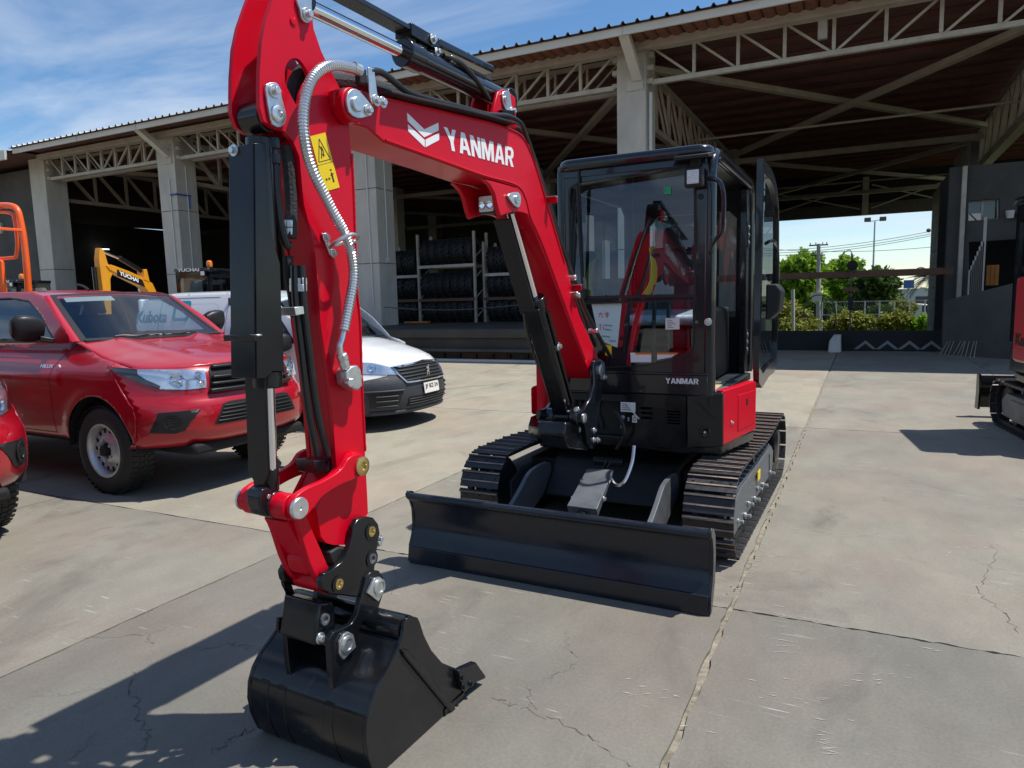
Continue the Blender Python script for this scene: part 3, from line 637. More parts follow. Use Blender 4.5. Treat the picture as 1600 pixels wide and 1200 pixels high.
# ---- lettering and logo on the boom
U_ = BW+.0015
def quad_map(px4, u):
    a, b, c, d = [Vector(q) for q in bp(px4, u)]     # bl, br, tr, tl
    def m(s, t, dd): q = (a*(1-s)+b*s)*(1-t)+(d*(1-s)+c*s)*t; return W(q.x, q.y, u+dd)
    return m
qm = quad_map(c6([(318,455),(730,565),(732,447),(292,312)]), U_)
block_text('YANMAR', lambda a, b, d: qm(a, b, d-.0006)).build('boom_lettering', 'decal_white', EXC, smooth=0)
lg = G()
for pl in ([(65,225),(172,328),(260,287),(262,335),(172,378),(68,275)], [(70,297),(175,395),(175,440),(72,340)], [(180,393),(265,350),(265,395),(180,440)]):
    ppx(lg, c6(pl), U_, U_-.0012, U_)
lg.build('boom_logo', 'decal_white', EXC, smooth=0)
# warning label on the arm
wq = quad_map(c2([(667,398),(762,372),(672,28),(577,52)]), AU+.001)
def wp(pts, mat, name, d=.0008):
    G().add([wq(s, t, d) for s, t in pts], [tuple(range(len(pts)))]).build(name, mat, EXC, smooth=0, recalc=False)
wp([(0,0),(1,0),(1,1),(0,1)], 'yellow_decal', 'warning_label')
def stroke(pts, w, mat, name, qf, d=.0012, closed=False, asp=1.0):
    g = G(); n = len(pts)
    for i in range(n if closed else n-1):
        a = Vector(pts[i]); b = Vector(pts[(i+1) % n]); t = (b-a); t = Vector((t.x, t.y*asp)).normalized(); nn = Vector((-t.y, t.x/asp))*w/2
        g.add([qf(*(a-nn), d), qf(*(b-nn), d), qf(*(b+nn), d), qf(*(a+nn), d)], [(0,1,2,3)])
    return g.build(name, mat, EXC, smooth=0, recalc=False)
stroke([(.12,.53),(.88,.53),(.5,.92)], .05, 'decal_black', 'warning_mark', wq, closed=True, asp=3.7)
stroke([(.35,.58),(.48,.72),(.42,.80)], .06, 'decal_black', 'warning_mark', wq, asp=3.7); stroke([(.5,.6),(.56,.7),(.52,.78)], .06, 'decal_black', 'warning_mark', wq, asp=3.7)
stroke([(.38,.66),(.6,.62)], .05, 'decal_black', 'warning_mark', wq, asp=3.7)
wp([(0,.475),(1,.475),(1,.482),(0,.482)], 'decal_black', 'warning_mark', .0012)
stroke([(.72,.12),(.72,.3)], .1, 'decal_black', 'warning_mark', wq, asp=3.7); stroke([(.72,.33),(.72,.36)], .12, 'decal_black', 'warning_mark', wq, asp=3.7); stroke([(.62,.25),(.84,.27)], .06, 'decal_black', 'warning_mark', wq, asp=3.7)
stroke([(.25,.2),(.55,.2)], .04, 'decal_black', 'warning_mark', wq, asp=3.7); stroke([(.34,.225),(.25,.2),(.34,.175)], .04, 'decal_black', 'warning_mark', wq, asp=3.7); stroke([(.46,.225),(.55,.2),(.46,.175)], .04, 'decal_black', 'warning_mark', wq, asp=3.7)
# ---------------------------------------------------------------- excavator undercarriage, blade, house, cab
MY = math.radians(-0.9); MC = Vector((-1.545, 4.1, 0))
def M(x, y, z):
    d = Vector((x, y, 0))-MC; c, s = math.cos(MY), math.sin(MY)
    return Vector((MC.x+c*d.x-s*d.y, MC.y+s*d.x+c*d.y, z))
def MP(a, b): return lambda x, y, z: M(x, y, z)
FXZ = lambda y0: (lambda a, b, d: M(a, y0+d, b))       # polygon in (x,z), thickness along +y
FYZ = lambda a, b, d: M(d, a, b)                        # polygon in (y,z), thickness along x
FXY = lambda a, b, d: M(a, b, d)                        # plan polygon
def mbox(x0, x1, y0, y1, z0, z1): g = G(); g.prism([(x0, y0), (x1, y0), (x1, y1), (x0, y1)], FXY, z0, z1); return g
def unM(p): d = Vector((p.x, p.y, 0))-MC; c, s = math.cos(-MY), math.sin(-MY); return Vector((MC.x+c*d.x-s*d.y, MC.y+s*d.x+c*d.y, p.z))
def my_(x, y, Y):      # pixel on the machine plane y = Y (machine coordinates) -> (x, z)
    q = onplane(x, y, M(-1.5, Y, 0), M(-1.5, Y+1, 0)-M(-1.5, Y, 0)); q = unM(q); return (q.x, q.z)
def mys(pts, Y): return [my_(x, y, Y) for x, y in pts]
def mx_(x, y, X):
    q = onplane(x, y, M(X, 5, 0), M(X+1, 5, 0)-M(X, 5, 0)); q = unM(q); return (q.y, q.z)

# ---- tracks
def track_path():
    pts = []
    yf, yr, rf, rr = 4.36, 6.46, .255, .26
    for i in range(24): pts.append((yf+(yr-yf)*i/24, .022))
    for i in range(18): a = math.pi*i/18; pts.append((yr+rr*math.sin(a), .022+rr-rr*math.cos(a)))
    for i in range(24):
        t = i/24; sag = -.035*math.sin(math.pi*min(1, t*1.15))**2; pts.append((yr+(yf-yr)*t, .022+2*rr+(2*rf-2*rr)*t+sag))
    for i in range(18): a = math.pi*i/18; pts.append((yf-rf*math.sin(a), .022+rf+rf*math.cos(a)))
    return pts
TP = track_path(); TL = [0]
for i in range(len(TP)):
    a, b = Vector(TP[i]), Vector(TP[(i+1) % len(TP)]); TL.append(TL[-1]+(b-a).length)
def tp_at(s):
    s %= TL[-1]
    for i in range(len(TP)):
        if TL[i+1] >= s:
            a, b = Vector(TP[i]), Vector(TP[(i+1) % len(TP)]); t = (s-TL[i])/(TL[i+1]-TL[i]); return a.lerp(b, t), (b-a).normalized()
g = G(); hw = .148; pl = .058
g.box(-hw, hw, -pl, pl, 0, .012)
for y0, hh in ((-.046, .026), (.012, .018)):
    g.add([(-hw, y0-.010, .012), (hw, y0-.010, .012), (hw, y0+.010, .012), (-hw, y0+.010, .012), (-hw, y0-.004, hh), (hw, y0-.004, hh), (hw, y0+.005, hh), (-hw, y0+.005, hh)], [(0,1,5,4),(1,2,6,5),(2,3,7,6),(3,0,4,7),(4,5,6,7)])
for x0 in (-.075, .075):
    g.box(x0-.018, x0+.018, -pl-.006, pl+.006, -.04, -.001)
for x0 in (-.11, .0, .11): g.cyl((x0, -.017, .011), (x0, -.017, .017), .009, seg=8)
SHOE = g.mesh('track_shoe', smooth=0)
SHOE.materials.append(MATS['track_steel']); SHOE.materials.append(MATS['grouser_worn'])
for p in SHOE.polygons:
    if p.center.z > .0175 and p.normal.z > .9 and p.area > .002: p.material_index = 1
NSH = 46
def make_track(xc, side):
    ctr = M(xc, 5.4, 0)
    base = G()
    base.prism([(4.42,.08),(6.1,.08),(6.2,.16),(6.2,.30),(6.1,.37),(4.6,.37),(4.42,.3)], FYZ, xc-.085, xc+.085)
    fr = base.build('track_frame', 'grey_steel', EXC, bevel=.008)
    G().prism([(4.30,.11),(4.62,.12),(4.75,.30),(6.02,.30),(6.05,.12),(6.2,.12),(6.24,.28),(6.1,.35),(4.66,.36),(4.33,.31),(4.27,.2)], FYZ, xc+side*.086, xc+side*.1).build('frame_cover', 'grey_steel', fr, bevel=.004)
    G().prism([(4.62,.10),(6.04,.10),(6.04,.31),(4.75,.31)], FYZ, xc+side*.085, xc+side*.093).build('frame_cover', 'grey_steel', fr, bevel=.004)
    for yy, rr in ((4.36, .215),):
        G().lathe(M(xc-.07, yy, .277), M(1, 5, 0)-M(0, 5, 0), [(rr*.9, 0), (rr, .02), (rr, .05), (rr+.015, .055), (rr+.015, .085), (rr, .09), (rr, .12), (rr*.9, .14)], 32).build('idler', 'track_steel', fr)
    sp = G(); sp.lathe(M(xc-.04, 6.46, .282), M(1, 5, 0)-M(0, 5, 0), [(.19, 0), (.2, .01), (.2, .07), (.19, .08)], 32)
    for k in range(21):
        a = 2*math.pi*k/21; sp.cyl(M(xc-.03, 6.46+.205*math.cos(a), .282+.205*math.sin(a)), M(xc+.03, 6.46+.205*math.cos(a), .282+.205*math.sin(a)), .016, seg=6)
    sp.build('sprocket', 'track_steel', fr)
    G().lathe(M(xc+side*.02, 6.46, .282), side*(M(1, 5, 0)-M(0, 5, 0)), [(.15, 0), (.15, .08), (.11, .10), (.001, .10)], 28).build('final_drive', 'black', fr)
    for k in range(4):
        yy = 4.75+k*.42
        G().lathe(M(xc-.09, yy, .115), M(1, 5, 0)-M(0, 5, 0), [(.045, 0), (.065, .01), (.065, .05), (.05, .055), (.05, .125), (.065, .13), (.065, .17), (.045, .18)], 20).build('roller', 'track_steel', fr)
        hexbolt(M(xc+side*.095, yy+.05, .13), side*(M(1, 5, 0)-M(0, 5, 0)), .014, .045, parent=fr)
        if k < 3: hexbolt(M(xc+side*.095, yy-.22, .17), side*(M(1, 5, 0)-M(0, 5, 0)), .012, .04, parent=fr)
    G().lathe(M(xc-.08, 5.3, .41), M(1, 5, 0)-M(0, 5, 0), [(.035, 0), (.035, .16)], 16).build('carrier_roller', 'track_steel', fr)
    for k in range(NSH):
        p, t = tp_at(TL[-1]*k/NSH); w0 = M(xc, p.x, p.y)
        o = bpy.data.objects.new('track_shoe', SHOE); COL.objects.link(o); o.parent = EXC
        ty = (M(xc, p.x+t.x, p.y+t.y)-w0).normalized(); tx = (M(xc+1, p.x, p.y)-w0).normalized(); nz = tx.cross(ty)
        # path runs rearwards along the ground, so the outward side is -nz there
        tx2, nz2 = -tx, -nz
        o.matrix_local = Matrix.Translation(w0-OFF[EXC.name]) @ Matrix((tx2, ty, nz2)).transposed().to_4x4()
    return fr
TR = make_track(-.772, 1); TLf = make_track(-2.318, -1)
yq = G().prism([(5.30,.24),(5.42,.24),(5.42,.31),(5.30,.31)], FYZ, -.667, -.6655+.004); yq.build('yellow_label', 'yellow_decal', TR)

# ---- dozer blade
prof = [(3.452,.004),(3.458,.10),(3.470,.104),(3.496,.16),(3.515,.22),(3.520,.28),(3.512,.34),(3.492,.39),(3.470,.418)]
back = [(3.500,.418),(3.520,.39),(3.540,.34),(3.548,.28),(3.543,.22),(3.524,.16),(3.498,.11),(3.480,.004)]
sm = smooth2(prof[2:], 4, closed=False)
G().prism(sm+back[:-1], FYZ, -2.45, -.64).build('dozer_blade', 'dozer_paint', EXC, smooth=40)
G().prism([(3.450,.002),(3.456,.105),(3.486,.105),(3.48,.002)], FYZ, -2.452, -.636).build('blade_cutting_edge', 'dozer_paint', EXC, bevel=.003)
G().cyl(M(-2.455, 3.478, .418), M(-.63, 3.478, .418), .024, seg=20).build('blade_top_lip', 'dozer_paint', EXC, bevel=.002)
ep = [(3.455,.01),(3.47,.11),(3.50,.17),(3.515,.24),(3.512,.33),(3.487,.395),(3.462,.41),(3.455,.435),(3.475,.452),(3.52,.44),(3.56,.39),(3.575,.28),(3.56,.15),(3.52,.06),(3.49,.01)]
for x0, x1 in ((-.64, -.622), (-2.468, -2.45)): G().prism(ep, FYZ, x0, x1).build('blade_end_plate', 'dozer_paint', EXC, bevel=.003)
for s in (0, 1):
    x0 = -2.02 if s == 0 else -1.09
    arm = [(3.53,.05),(3.53,.17),(3.62,.185),(3.8,.21),(3.98,.27),(4.14,.35),(4.26,.42),(4.42,.44),(4.60,.42),(4.60,.28),(4.3,.16),(3.9,.06)]
    G().prism(smooth2(arm, 3), FYZ, x0-.016, x0+.016).build('blade_arm', 'grey_steel', EXC, bevel=.004)
G().prism([(3.56,.08),(3.56,.22),(3.60,.22),(3.60,.08)], FYZ, -1.98, -1.1).build('blade_crossbeam', 'black', EXC, bevel=.006)
cb = [my_(*c10([q])[0], 3.80) for q in ((655,400),(780,415))]; ct = [my_(*c10([q])[0], 4.22) for q in ((850,250),(740,245))]
P4 = [M(cb[0][0], 3.80, cb[0][1]), M(cb[1][0], 3.80, cb[1][1]), M(ct[0][0], 4.22, ct[0][1]), M(ct[1][0], 4.22, ct[1][1])]
nn = (P4[1]-P4[0]).cross(P4[3]-P4[0]).normalized()
G().loft([[p for p in P4], [p-nn*.055-(Vector((.01, .02, 0)) if i in (2, 3) else Vector((0, 0, 0))) for i, p in enumerate(P4)]]).build('blade_cylinder_cover', 'grey_steel', EXC, bevel=.004)
cm0, cm1 = (P4[0]+P4[1])/2-nn*.06, (P4[2]+P4[3])/2-nn*.06; dd = (cm1-cm0).normalized()
G().cyl(cm0-dd*.18, cm1+dd*.02, .04).build('blade_cylinder', 'black', EXC, bevel=.004)
G().cyl(cm1-dd*.02, cm1+dd*.22, .02, seg=18).build('cylinder_rod', 'chrome', EXC)
G().cyl(cm1+dd*.2+Vector((-.1,0,0)), cm1+dd*.2+Vector((.1,0,0)), .03).build('cylinder_eye', 'black', EXC, bevel=.004)
for p, t in ((P4[0], .3), (P4[0], .75), (P4[1], .35)):
    q = P4[3] if p is P4[0] else P4[2]; e = p.lerp(q, t)-nn*.03; hexbolt(e, (-1 if p is P4[0] else 1, 0, 0), .011, .016)
G().tube([cm1+Vector((.06,.0,.0)), cm1+Vector((.12,-.05,-.03)), cm1+Vector((.17,-.04,.0)), cm1+Vector((.19,.05,.1)), cm1+Vector((.19,.1,.2))], .011, 8, smooth=6).build('hydraulic_hose', 'hose_metal', EXC)
# carbody and slew ring
G().prism([(4.45,.22),(4.7,.17),(6.2,.17),(6.35,.3),(6.1,.46),(4.7,.46)], FYZ, -2.0, -1.09).build('carbody', 'black_matt', EXC, bevel=.02)
G().prism([(4.75,.2),(6.0,.2),(6.0,.42),(4.75,.42)], FYZ, -2.24, -2.0).build('track_beam', 'black_matt', EXC, bevel=.02)
G().prism([(4.75,.2),(6.0,.2),(6.0,.42),(4.75,.42)], FYZ, -1.09, -.85).build('track_beam', 'black_matt', EXC, bevel=.02)
G().lathe(M(-1.545, 5.45, .455), (0, 0, 1), [(.42, 0), (.42, .05), (.46, .055), (.46, .15)], 48).build('slew_ring', 'black', EXC)
# ---- house
G().prism([(-2.1,4.62),(-1.35,4.55),(-1.02,4.50),(-.79,4.58),(-.67,5.08),(-.74,5.6),(-.86,6.1),(-1.05,6.42),(-1.545,6.52),(-2.05,6.42),(-2.33,6.1),(-2.43,5.6),(-2.40,5.1),(-2.25,4.75)], FXY, .585, .66).build('revolving_frame', 'black', EXC, bevel=.01)
rear = [(-.70,5.2),(-.75,5.6),(-.86,6.12),(-1.08,6.45),(-1.545,6.55),(-2.06,6.45),(-2.36,6.1),(-2.45,5.6),(-2.42,5.15),(-2.2,5.4),(-1.9,5.95),(-1.2,6.0),(-.87,5.9)]
G().prism(rear, FXY, .66, .90).build('counterweight', 'red', EXC, bevel=.04, seg=3)
# left-of-boom cover (red, with black skirt)
rc = [(-2.05,4.90),(-2.18,4.86),(-2.245,4.90),(-2.32,5.1),(-2.40,5.5),(-2.38,5.7),(-1.9,5.7),(-1.9,4.95)]
G().prism(rc, FXY, .675, 1.12).build('side_cover', 'red', EXC, bevel=.025, seg=3)
G().prism([(x*1.0-.004*(1 if x < -2.1 else 0), y) for x, y in rc], FXY, .595, .672).build('cover_skirt', 'black', EXC, bevel=.015)
G().prism([(-2.06,4.885),(-1.9,4.92),(-1.9,5.6),(-2.05,5.6)], FXY, .60, 1.02).build('engine_bay_panel', 'black_matt', EXC, bevel=.01)
lk_ = M(-2.12, 4.868, .80); G().lathe(lk_, M(0, 0, 0)-M(0, 1, 0), [(.018, -.004), (.018, .006), (.01, .008)], 16).build('cover_lock', 'zinc', EXC)
# black front covers
fy = 4.50
fpx = mys([(968,622),(1070,625),(1070,692),(972,688)], fy)
slots = []
for k in range(3):
    zc = my_(1010, 638+k*7.4, fy)[1]; x0 = my_(1001, 640, fy)[0]; x1 = my_(1020, 640, fy)[0]; slots.append(rrect(x0, x1, zc-.009, zc+.009, .008, 3))
x0 = my_(1042, 640, fy)[0]; x1 = my_(1063, 640, fy)[0]
for k in range(5):
    zc = my_(1050, 643+k*4.6, fy)[1]; slots.append([(x0, zc-.005), (x1, zc-.005), (x1, zc+.005), (x0, zc+.005)])
FP = G().prism([(-1.40,.62),(-1.0,.62),(-1.0,.965),(-1.40,.965)], FXZ(fy), 0, .03, slots).build('front_cover', 'black', EXC, smooth=20)
mbox(-1.40, -1.0, fy+.06, fy+.08, .62, .96).build('cover_back', 'black_matt', EXC)
mbox(-1.92, -1.40, fy+.12, fy+.14, .6, 1.0).build('inner_bulkhead', 'black_matt', EXC)
for q in ((973, 652), (982, 653.5), (982, 656.5), (973, 666.5)):
    x, z = my_(*q, fy); hexbolt(M(x, fy, z), M(0, 0, 0)-M(0, 1, 0), .009 if q[0] < 980 else .004, .01, parent=FP)
def mplate(px, Y, mat, name, parent=EXC, d=-.002):
    return G().add([M(a, Y+d, b) for a, b in mys(px, Y)], [tuple(range(len(px)))]).build(name, mat, parent, smooth=0, recalc=False)
mplate([(970,628),(993,629),(993,644),(970,643)], fy, 'decal_white', 'data_plate', FP)
for k in range(4): mplate([(972,630.5+k*3),(984+k,631+k*3),(984+k,632+k*3),(972,631.5+k*3)], fy, 'ink_dark', 'plate_text', FP, -.003)
mplate([(988,649),(995.5,649),(995.5,660.5),(988,660)], fy, 'decal_white', 'data_plate', FP)
for k in range(3): mplate([(989,651+k*3),(994.5,651+k*3),(994.5,652.2+k*3),(989,652.2+k*3)], fy, 'ink_dark', 'plate_text', FP, -.003)
# corner cover with ribs and knob
cc = G(); 
cc.loft([[M(-.998, fy, .62), M(-.775, fy+.055, .635), M(-.775, fy+.12, .635), M(-.998, fy+.1, .62)], [M(-.998, fy, .965), M(-.775, fy+.055, .99), M(-.775, fy+.12, .99), M(-.998, fy+.1, .965)]])
CCV = cc.build('corner_cover', 'black', EXC, bevel=.012, seg=3)
for k in range(4):
    a = k*.022; G().bar(M(-.93+a, fy+.012+a*.2, .93-a*1.0), M(-.885+a, fy+.024+a*.2, .87-a*.9), .006, .006).build('cover_rib', 'black', CCV, bevel=.002)
kx = M(-.885, fy+.026, .735); kd_ = (M(-.998, fy, 0)-M(-.775, fy+.055, 0)).cross(Vector((0, 0, 1)))
kd_ = kd_ if kd_.y < 0 else -kd_
G().lathe(kx, kd_, [(.036, -.004), (.036, .004), (.03, .008), (.012, .004), (.012, .014), (.001, .014)], 24).build('cover_knob', 'black', CCV)
G().lathe(kx, kd_, [(.008, .012), (.008, .02), (.001, .02)], 12).build('cover_bolt', 'zinc', CCV)
# red side cover with a flush flap
sd = [(-.775, 4.56), (-.655, 5.10)]
def sm_(s, z, d=0.0):
    a, b = Vector(sd[0]), Vector(sd[1]); q = a.lerp(b, s); t = (b-a).normalized(); return M(q.x+t.y*d, q.y-t.x*d, z)
g = G(); g.prism([(0,.645),(1,.665),(1,.995),(.93,1.01),(0,1.0)], lambda a, b, d: sm_(a, b, d), -.05, .0)
SC = g.build('side_cover', 'red', EXC, bevel=.008, seg=3)
g = G(); g.prism([(.42,.70),(.93,.72),(.93,.945),(.42,.945)], lambda a, b, d: sm_(a, b, d), -.01, .004); g.build('service_flap', 'red', SC, bevel=.003)
G().prism([(.66,.86),(.71,.86),(.71,.905),(.66,.905)], lambda a, b, d: sm_(a, b, d), .003, .007).build('flap_latch', 'black_matt', SC)
G().lathe(sm_(.24, .78, 0), sm_(.24, .78, 1)-sm_(.24, .78, 0), [(.022, -.01), (.022, .002), (.016, .002), (.014, -.004)], 18).build('cover_lock', 'red', SC)
hexbolt(sm_(.24, .775, 0), sm_(.24, .78, 1)-sm_(.24, .78, 0), .008, .012, parent=SC)

# ---- cab
cy0 = 4.52
cab_out = mys([(884,272),(868,290),(864,330),(858,400),(856,600),(900,622),(1113,622),(1117,600),(1114,300),(1112,246),(1100,238),(1000,250),(900,264)], cy0)
xl, xr = -1.87, -.865
cab_out = [(xl,.96),(xr,.96),(xr,2.30),(xr-.02,2.44),(xr-.06,2.47),(xl+.09,2.47),(xl+.02,2.44),(xl,2.34)]
ug = mys([(890,305),(892,294),(902,287),(1072,259),(1082,262),(1086,272),(1086,461),(893,465)], cy0)
lgp = mys([(893,475),(1084,469),(1084,538),(1080,548),(1068,556),(1010,571),(893,577)], cy0)
CF = G().prism(cab_out, FXZ(cy0), 0, .045, [ug, lgp]).build('cab_front_frame', 'black_cab', EXC, smooth=20)
def gsheet(poly, mapf, d, mat, name, parent, thick=0.0):
    return G().add([mapf(a, b, d) for a, b in poly], [tuple(range(len(poly)))]).build(name, mat, parent, smooth=0)
def grow(poly, k):
    cx_ = sum(p[0] for p in poly)/len(poly); cy_ = sum(p[1] for p in poly)/len(poly); return [(cx_+(a-cx_)*k, cy_+(b-cy_)*k) for a, b in poly]
zu0, zu1 = min(p[1] for p in ug), max(p[1] for p in ug)
def tilt(z): return .008+.08*(z-zu0)/(zu1-zu0)      # the pane leans back a little inside its frame
G().add([M(a, cy0+tilt(b_), b_) for a, b_ in grow(ug, 1.03)], [tuple(range(len(ug)))]).build('windscreen', 'cab_glass', CF, smooth=0)
G().prism(grow(ug, 1.05), FXZ(cy0), .04, .10, [grow(ug, 1.0)]).build('windscreen_frame', 'black_matt', CF, smooth=0)
gsheet(grow(lgp, 1.02), FXZ(cy0), .018, 'cab_glass', 'lower_window', CF)
def ring(poly, k, mapf, d0, d1, mat, name, parent):
    return G().prism(grow(poly, k), mapf, d0, d1, [poly]).build(name, mat, parent, smooth=20)
ring(grow(ug, .985), 1.035, FXZ(cy0), -.006, .001, 'rubber', 'window_seal', CF)
ring(grow(lgp, .98), 1.04, FXZ(cy0), -.006, .001, 'rubber', 'window_seal', CF)
# roof and posts
rf = G(); rf.prism(rrect(xl-.01, xr+.015, 4.48, 6.13, .1, 5), FXY, 2.44, 2.52); rf.build('cab_roof', 'black_cab', EXC, bevel=.035, seg=4)
G().prism(rrect(xl+.02, xr-.02, 4.515, 4.53, .005, 2), FXY, 2.40, 2.452).build('roof_gutter', 'black_cab', EXC, bevel=.004)
tubep = [M(xr-.005, 4.555, .97), M(xr-.005, 4.555, 1.6), M(xr-.008, 4.56, 2.25), M(xr-.008, 4.575, 2.36), M(xr-.008, 4.63, 2.45), M(xr-.008, 4.75, 2.485), M(xr-.008, 5.2, 2.485), M(xr-.008, 5.9, 2.475), M(xr-.008, 6.02, 2.44), M(xr-.008, 6.07, 2.35), M(xr-.008, 6.09, 2.1), M(xr-.008, 6.09, .97)]
G().tube(tubep, .042, 14, smooth=5).build('cab_side_hoop', 'black_cab', EXC)
tubel = [M(xl+.015, 4.54, .97), M(xl+.015, 4.54, 2.3), M(xl+.02, 4.56, 2.42), M(xl+.02, 4.66, 2.47), M(xl+.02, 5.9, 2.47), M(xl+.02, 6.06, 2.42), M(xl+.015, 6.09, 2.2), M(xl+.015, 6.09, .97)]
G().tube(tubel, .036, 12, smooth=5).build('cab_side_hoop', 'black_cab', EXC)
# rear pillar plate with hinges
mbox(xr-.05, xr+.005, 5.90, 6.10, .96, 2.42).build('rear_pillar', 'black_cab', EXC, bevel=.006)
for z in (2.13, 2.07, 2.01, 1.28, 1.22, 1.16):
    G().lathe(M(xr+.006, 5.97, z), M(1, 5, 0)-M(0, 5, 0), [(.016, 0), (.016, .008), (.009, .01)], 12).build('hinge_bolt', 'zinc', EXC)
for z0, z1 in ((1.97, 2.17), (1.12, 1.32)):
    G().prism([(5.93,z0),(6.0,z0),(6.0,z1),(5.93,z1)], FYZ, xr+.005, xr+.009).build('hinge_plate', 'black_matt', EXC)
# sill, floor, rear wall with window, left wall with window
mbox(xl+.02, xr+.02, 4.53, 6.1, .90, .955).build('cab_floor', 'black_matt', EXC, bevel=.006)
mbox(xr-.12, xr+.035, 4.62, 5.92, .955, .972).build('door_sill', 'grey_steel', EXC, bevel=.004)
FXZr = FXZ(6.08)
rw = [(-1.72,1.30),(-.98,1.30),(-.98,2.24),(-1.04,2.30),(-1.50,2.30),(-1.56,2.25),(-1.58,1.4)]
rw = [(-1.70,1.42),(-.97,1.42),(-.97,2.22),(-1.03,2.28),(-1.62,2.28),(-1.70,2.2)]
RWL = G().prism([(xl+.02,.95),(xr-.02,.95),(xr-.02,2.45),(xl+.02,2.45)], FXZr, 0, .03, [rw]).build('cab_rear_wall', 'black_matt', EXC)
gsheet(grow(rw, 1.02), FXZr, .015, 'cab_glass', 'rear_window', RWL)
lw = [(4.66,1.3),(5.9,1.3),(5.9,2.28),(5.82,2.34),(4.74,2.34),(4.66,2.26)]
LWL = G().prism([(4.56,.95),(6.08,.95),(6.08,2.45),(4.56,2.45)], FYZ, xl+.005, xl+.03, [lw]).build('cab_left_wall', 'black_matt', EXC)
gsheet(grow(lw, 1.02), FYZ, xl+.018, 'cab_glass', 'side_window', LWL)
for y0, z0, hh in ((5.0, 1.95, .26), (5.35, 1.75, .3), (5.6, 1.5, .12)):
    G().prism([(y0,z0),(y0+.1,z0),(y0+.1,z0+hh),(y0,z0+hh)], FYZ, xl+.031, xl+.033).build('instruction_label', 'paper_white' if hh > .2 else 'yellow_decal', LWL)
# lower front panel with lettering
mbox(xl+.02, xr, cy0-.012, cy0+.03, .966, 1.10).build('cab_front_panel', 'black_cab', EXC, bevel=.008)
mbox(xl+.02, xr+.0, cy0-.018, cy0-.004, 1.098, 1.112).build('panel_trim', 'black_cab', EXC, bevel=.003)
a0 = my_(1040, 599, cy0-.014); a1 = my_(1091.5, 598.5, cy0-.014); zt = my_(1040, 590.5, cy0-.014)[1]
block_text('YANMAR', lambda a, b, d: M(a0[0]+a*(a1[0]-a0[0]), cy0-.0135-d, a0[1]+b*(zt-a0[1]))).build('cab_lettering', 'decal_white', EXC, smooth=0)
# wiper
wa = my_(913, 456, cy0); wb_ = my_(903, 290, cy0)
G().tube([M(wa[0], cy0-.03, wa[1]), M(wb_[0]+.02, cy0-.035, (wa[1]+wb_[1])/2), M(wb_[0], cy0-.02, wb_[1])], .008, 8, smooth=4).build('wiper', 'black_matt', EXC)
G().bar(M(wa[0]-.005, cy0-.012, wa[1]+.1), M(wb_[0]+.012, cy0-.012, wb_[1]+.1), .012, .02).build('wiper_blade', 'rubber', EXC)
G().box(0,0,0,0,0,0); mbox(wa[0]-.02, wa[0]+.02, cy0-.045, cy0, wa[1]-.05, wa[1]+.02).build('wiper_motor', 'black_matt', EXC, bevel=.006)
# cab work lamp with visor
lx, lz = my_(1083, 276, cy0-.08)
WL = mbox(lx-.055, lx+.055, cy0-.085, cy0-.01, lz-.06, lz+.06).build('cab_lamp', 'black_matt', EXC, bevel=.012)
mbox(lx-.036, lx+.036, cy0-.09, cy0-.084, lz-.042, lz+.04).build('lamp_lens', 'lamp_lens', WL, bevel=.003)
for k in range(6): mbox(lx-.036, lx+.036, cy0-.0915, cy0-.0895, lz-.036+k*.013, lz-.033+k*.013).build('lens_rib', 'zinc', WL)
G().prism([(-.12,2.42),(-.12,2.44),(.02,2.47),(.02,2.44)], lambda a, b, d: M(d, cy0+a, b), lx-.11, lx+.10).build('lamp_visor', 'black_matt', EXC, bevel=.004)
mbox(lx-.03, lx+.03, cy0-.04, cy0, lz+.05, 2.43).build('lamp_mount', 'black_matt', EXC)
for q in ((877, 272), (878, 310), (1095, 307), (1092, 410)):
    x, z = my_(*q, cy0); G().lathe(M(x, cy0, z), M(0, 0, 0)-M(0, 1, 0), [(.018, -.002), (.018, .006), (.01, .01), (.001, .01)], 16).build('frame_plug', 'rubber', CF)
hexbolt(M(my_(1102, 503, cy0)[0]+.02, cy0-.01, my_(1102, 503, cy0)[1]), M(0, 0, 0)-M(0, 1, 0), .014, .018)
# grab rail
gr = [(1108,279,-.06),(1120,281,-.10),(1128,290,-.12),(1131,310,-.12),(1130,350,-.12),(1127,365,-.11),(1118,375,-.08),(1112,385,-.05),(1111,395,-.02)]
G().tube([M(*(lambda q: (q[0], cy0+dy, q[1]))(my_(x, y, cy0+dy))) for x, y, dy in gr], .014, 10, smooth=4).build('grab_rail', 'black_cab', EXC)
# mirror-hanger eye on the roof corner
G().tube([M(xl+.01, 4.9+.024*math.cos(a), 2.535+.024*math.sin(a)) for a in [i*.55 for i in range(12)]], .007, 6).build('lifting_eye', 'black_cab', EXC)
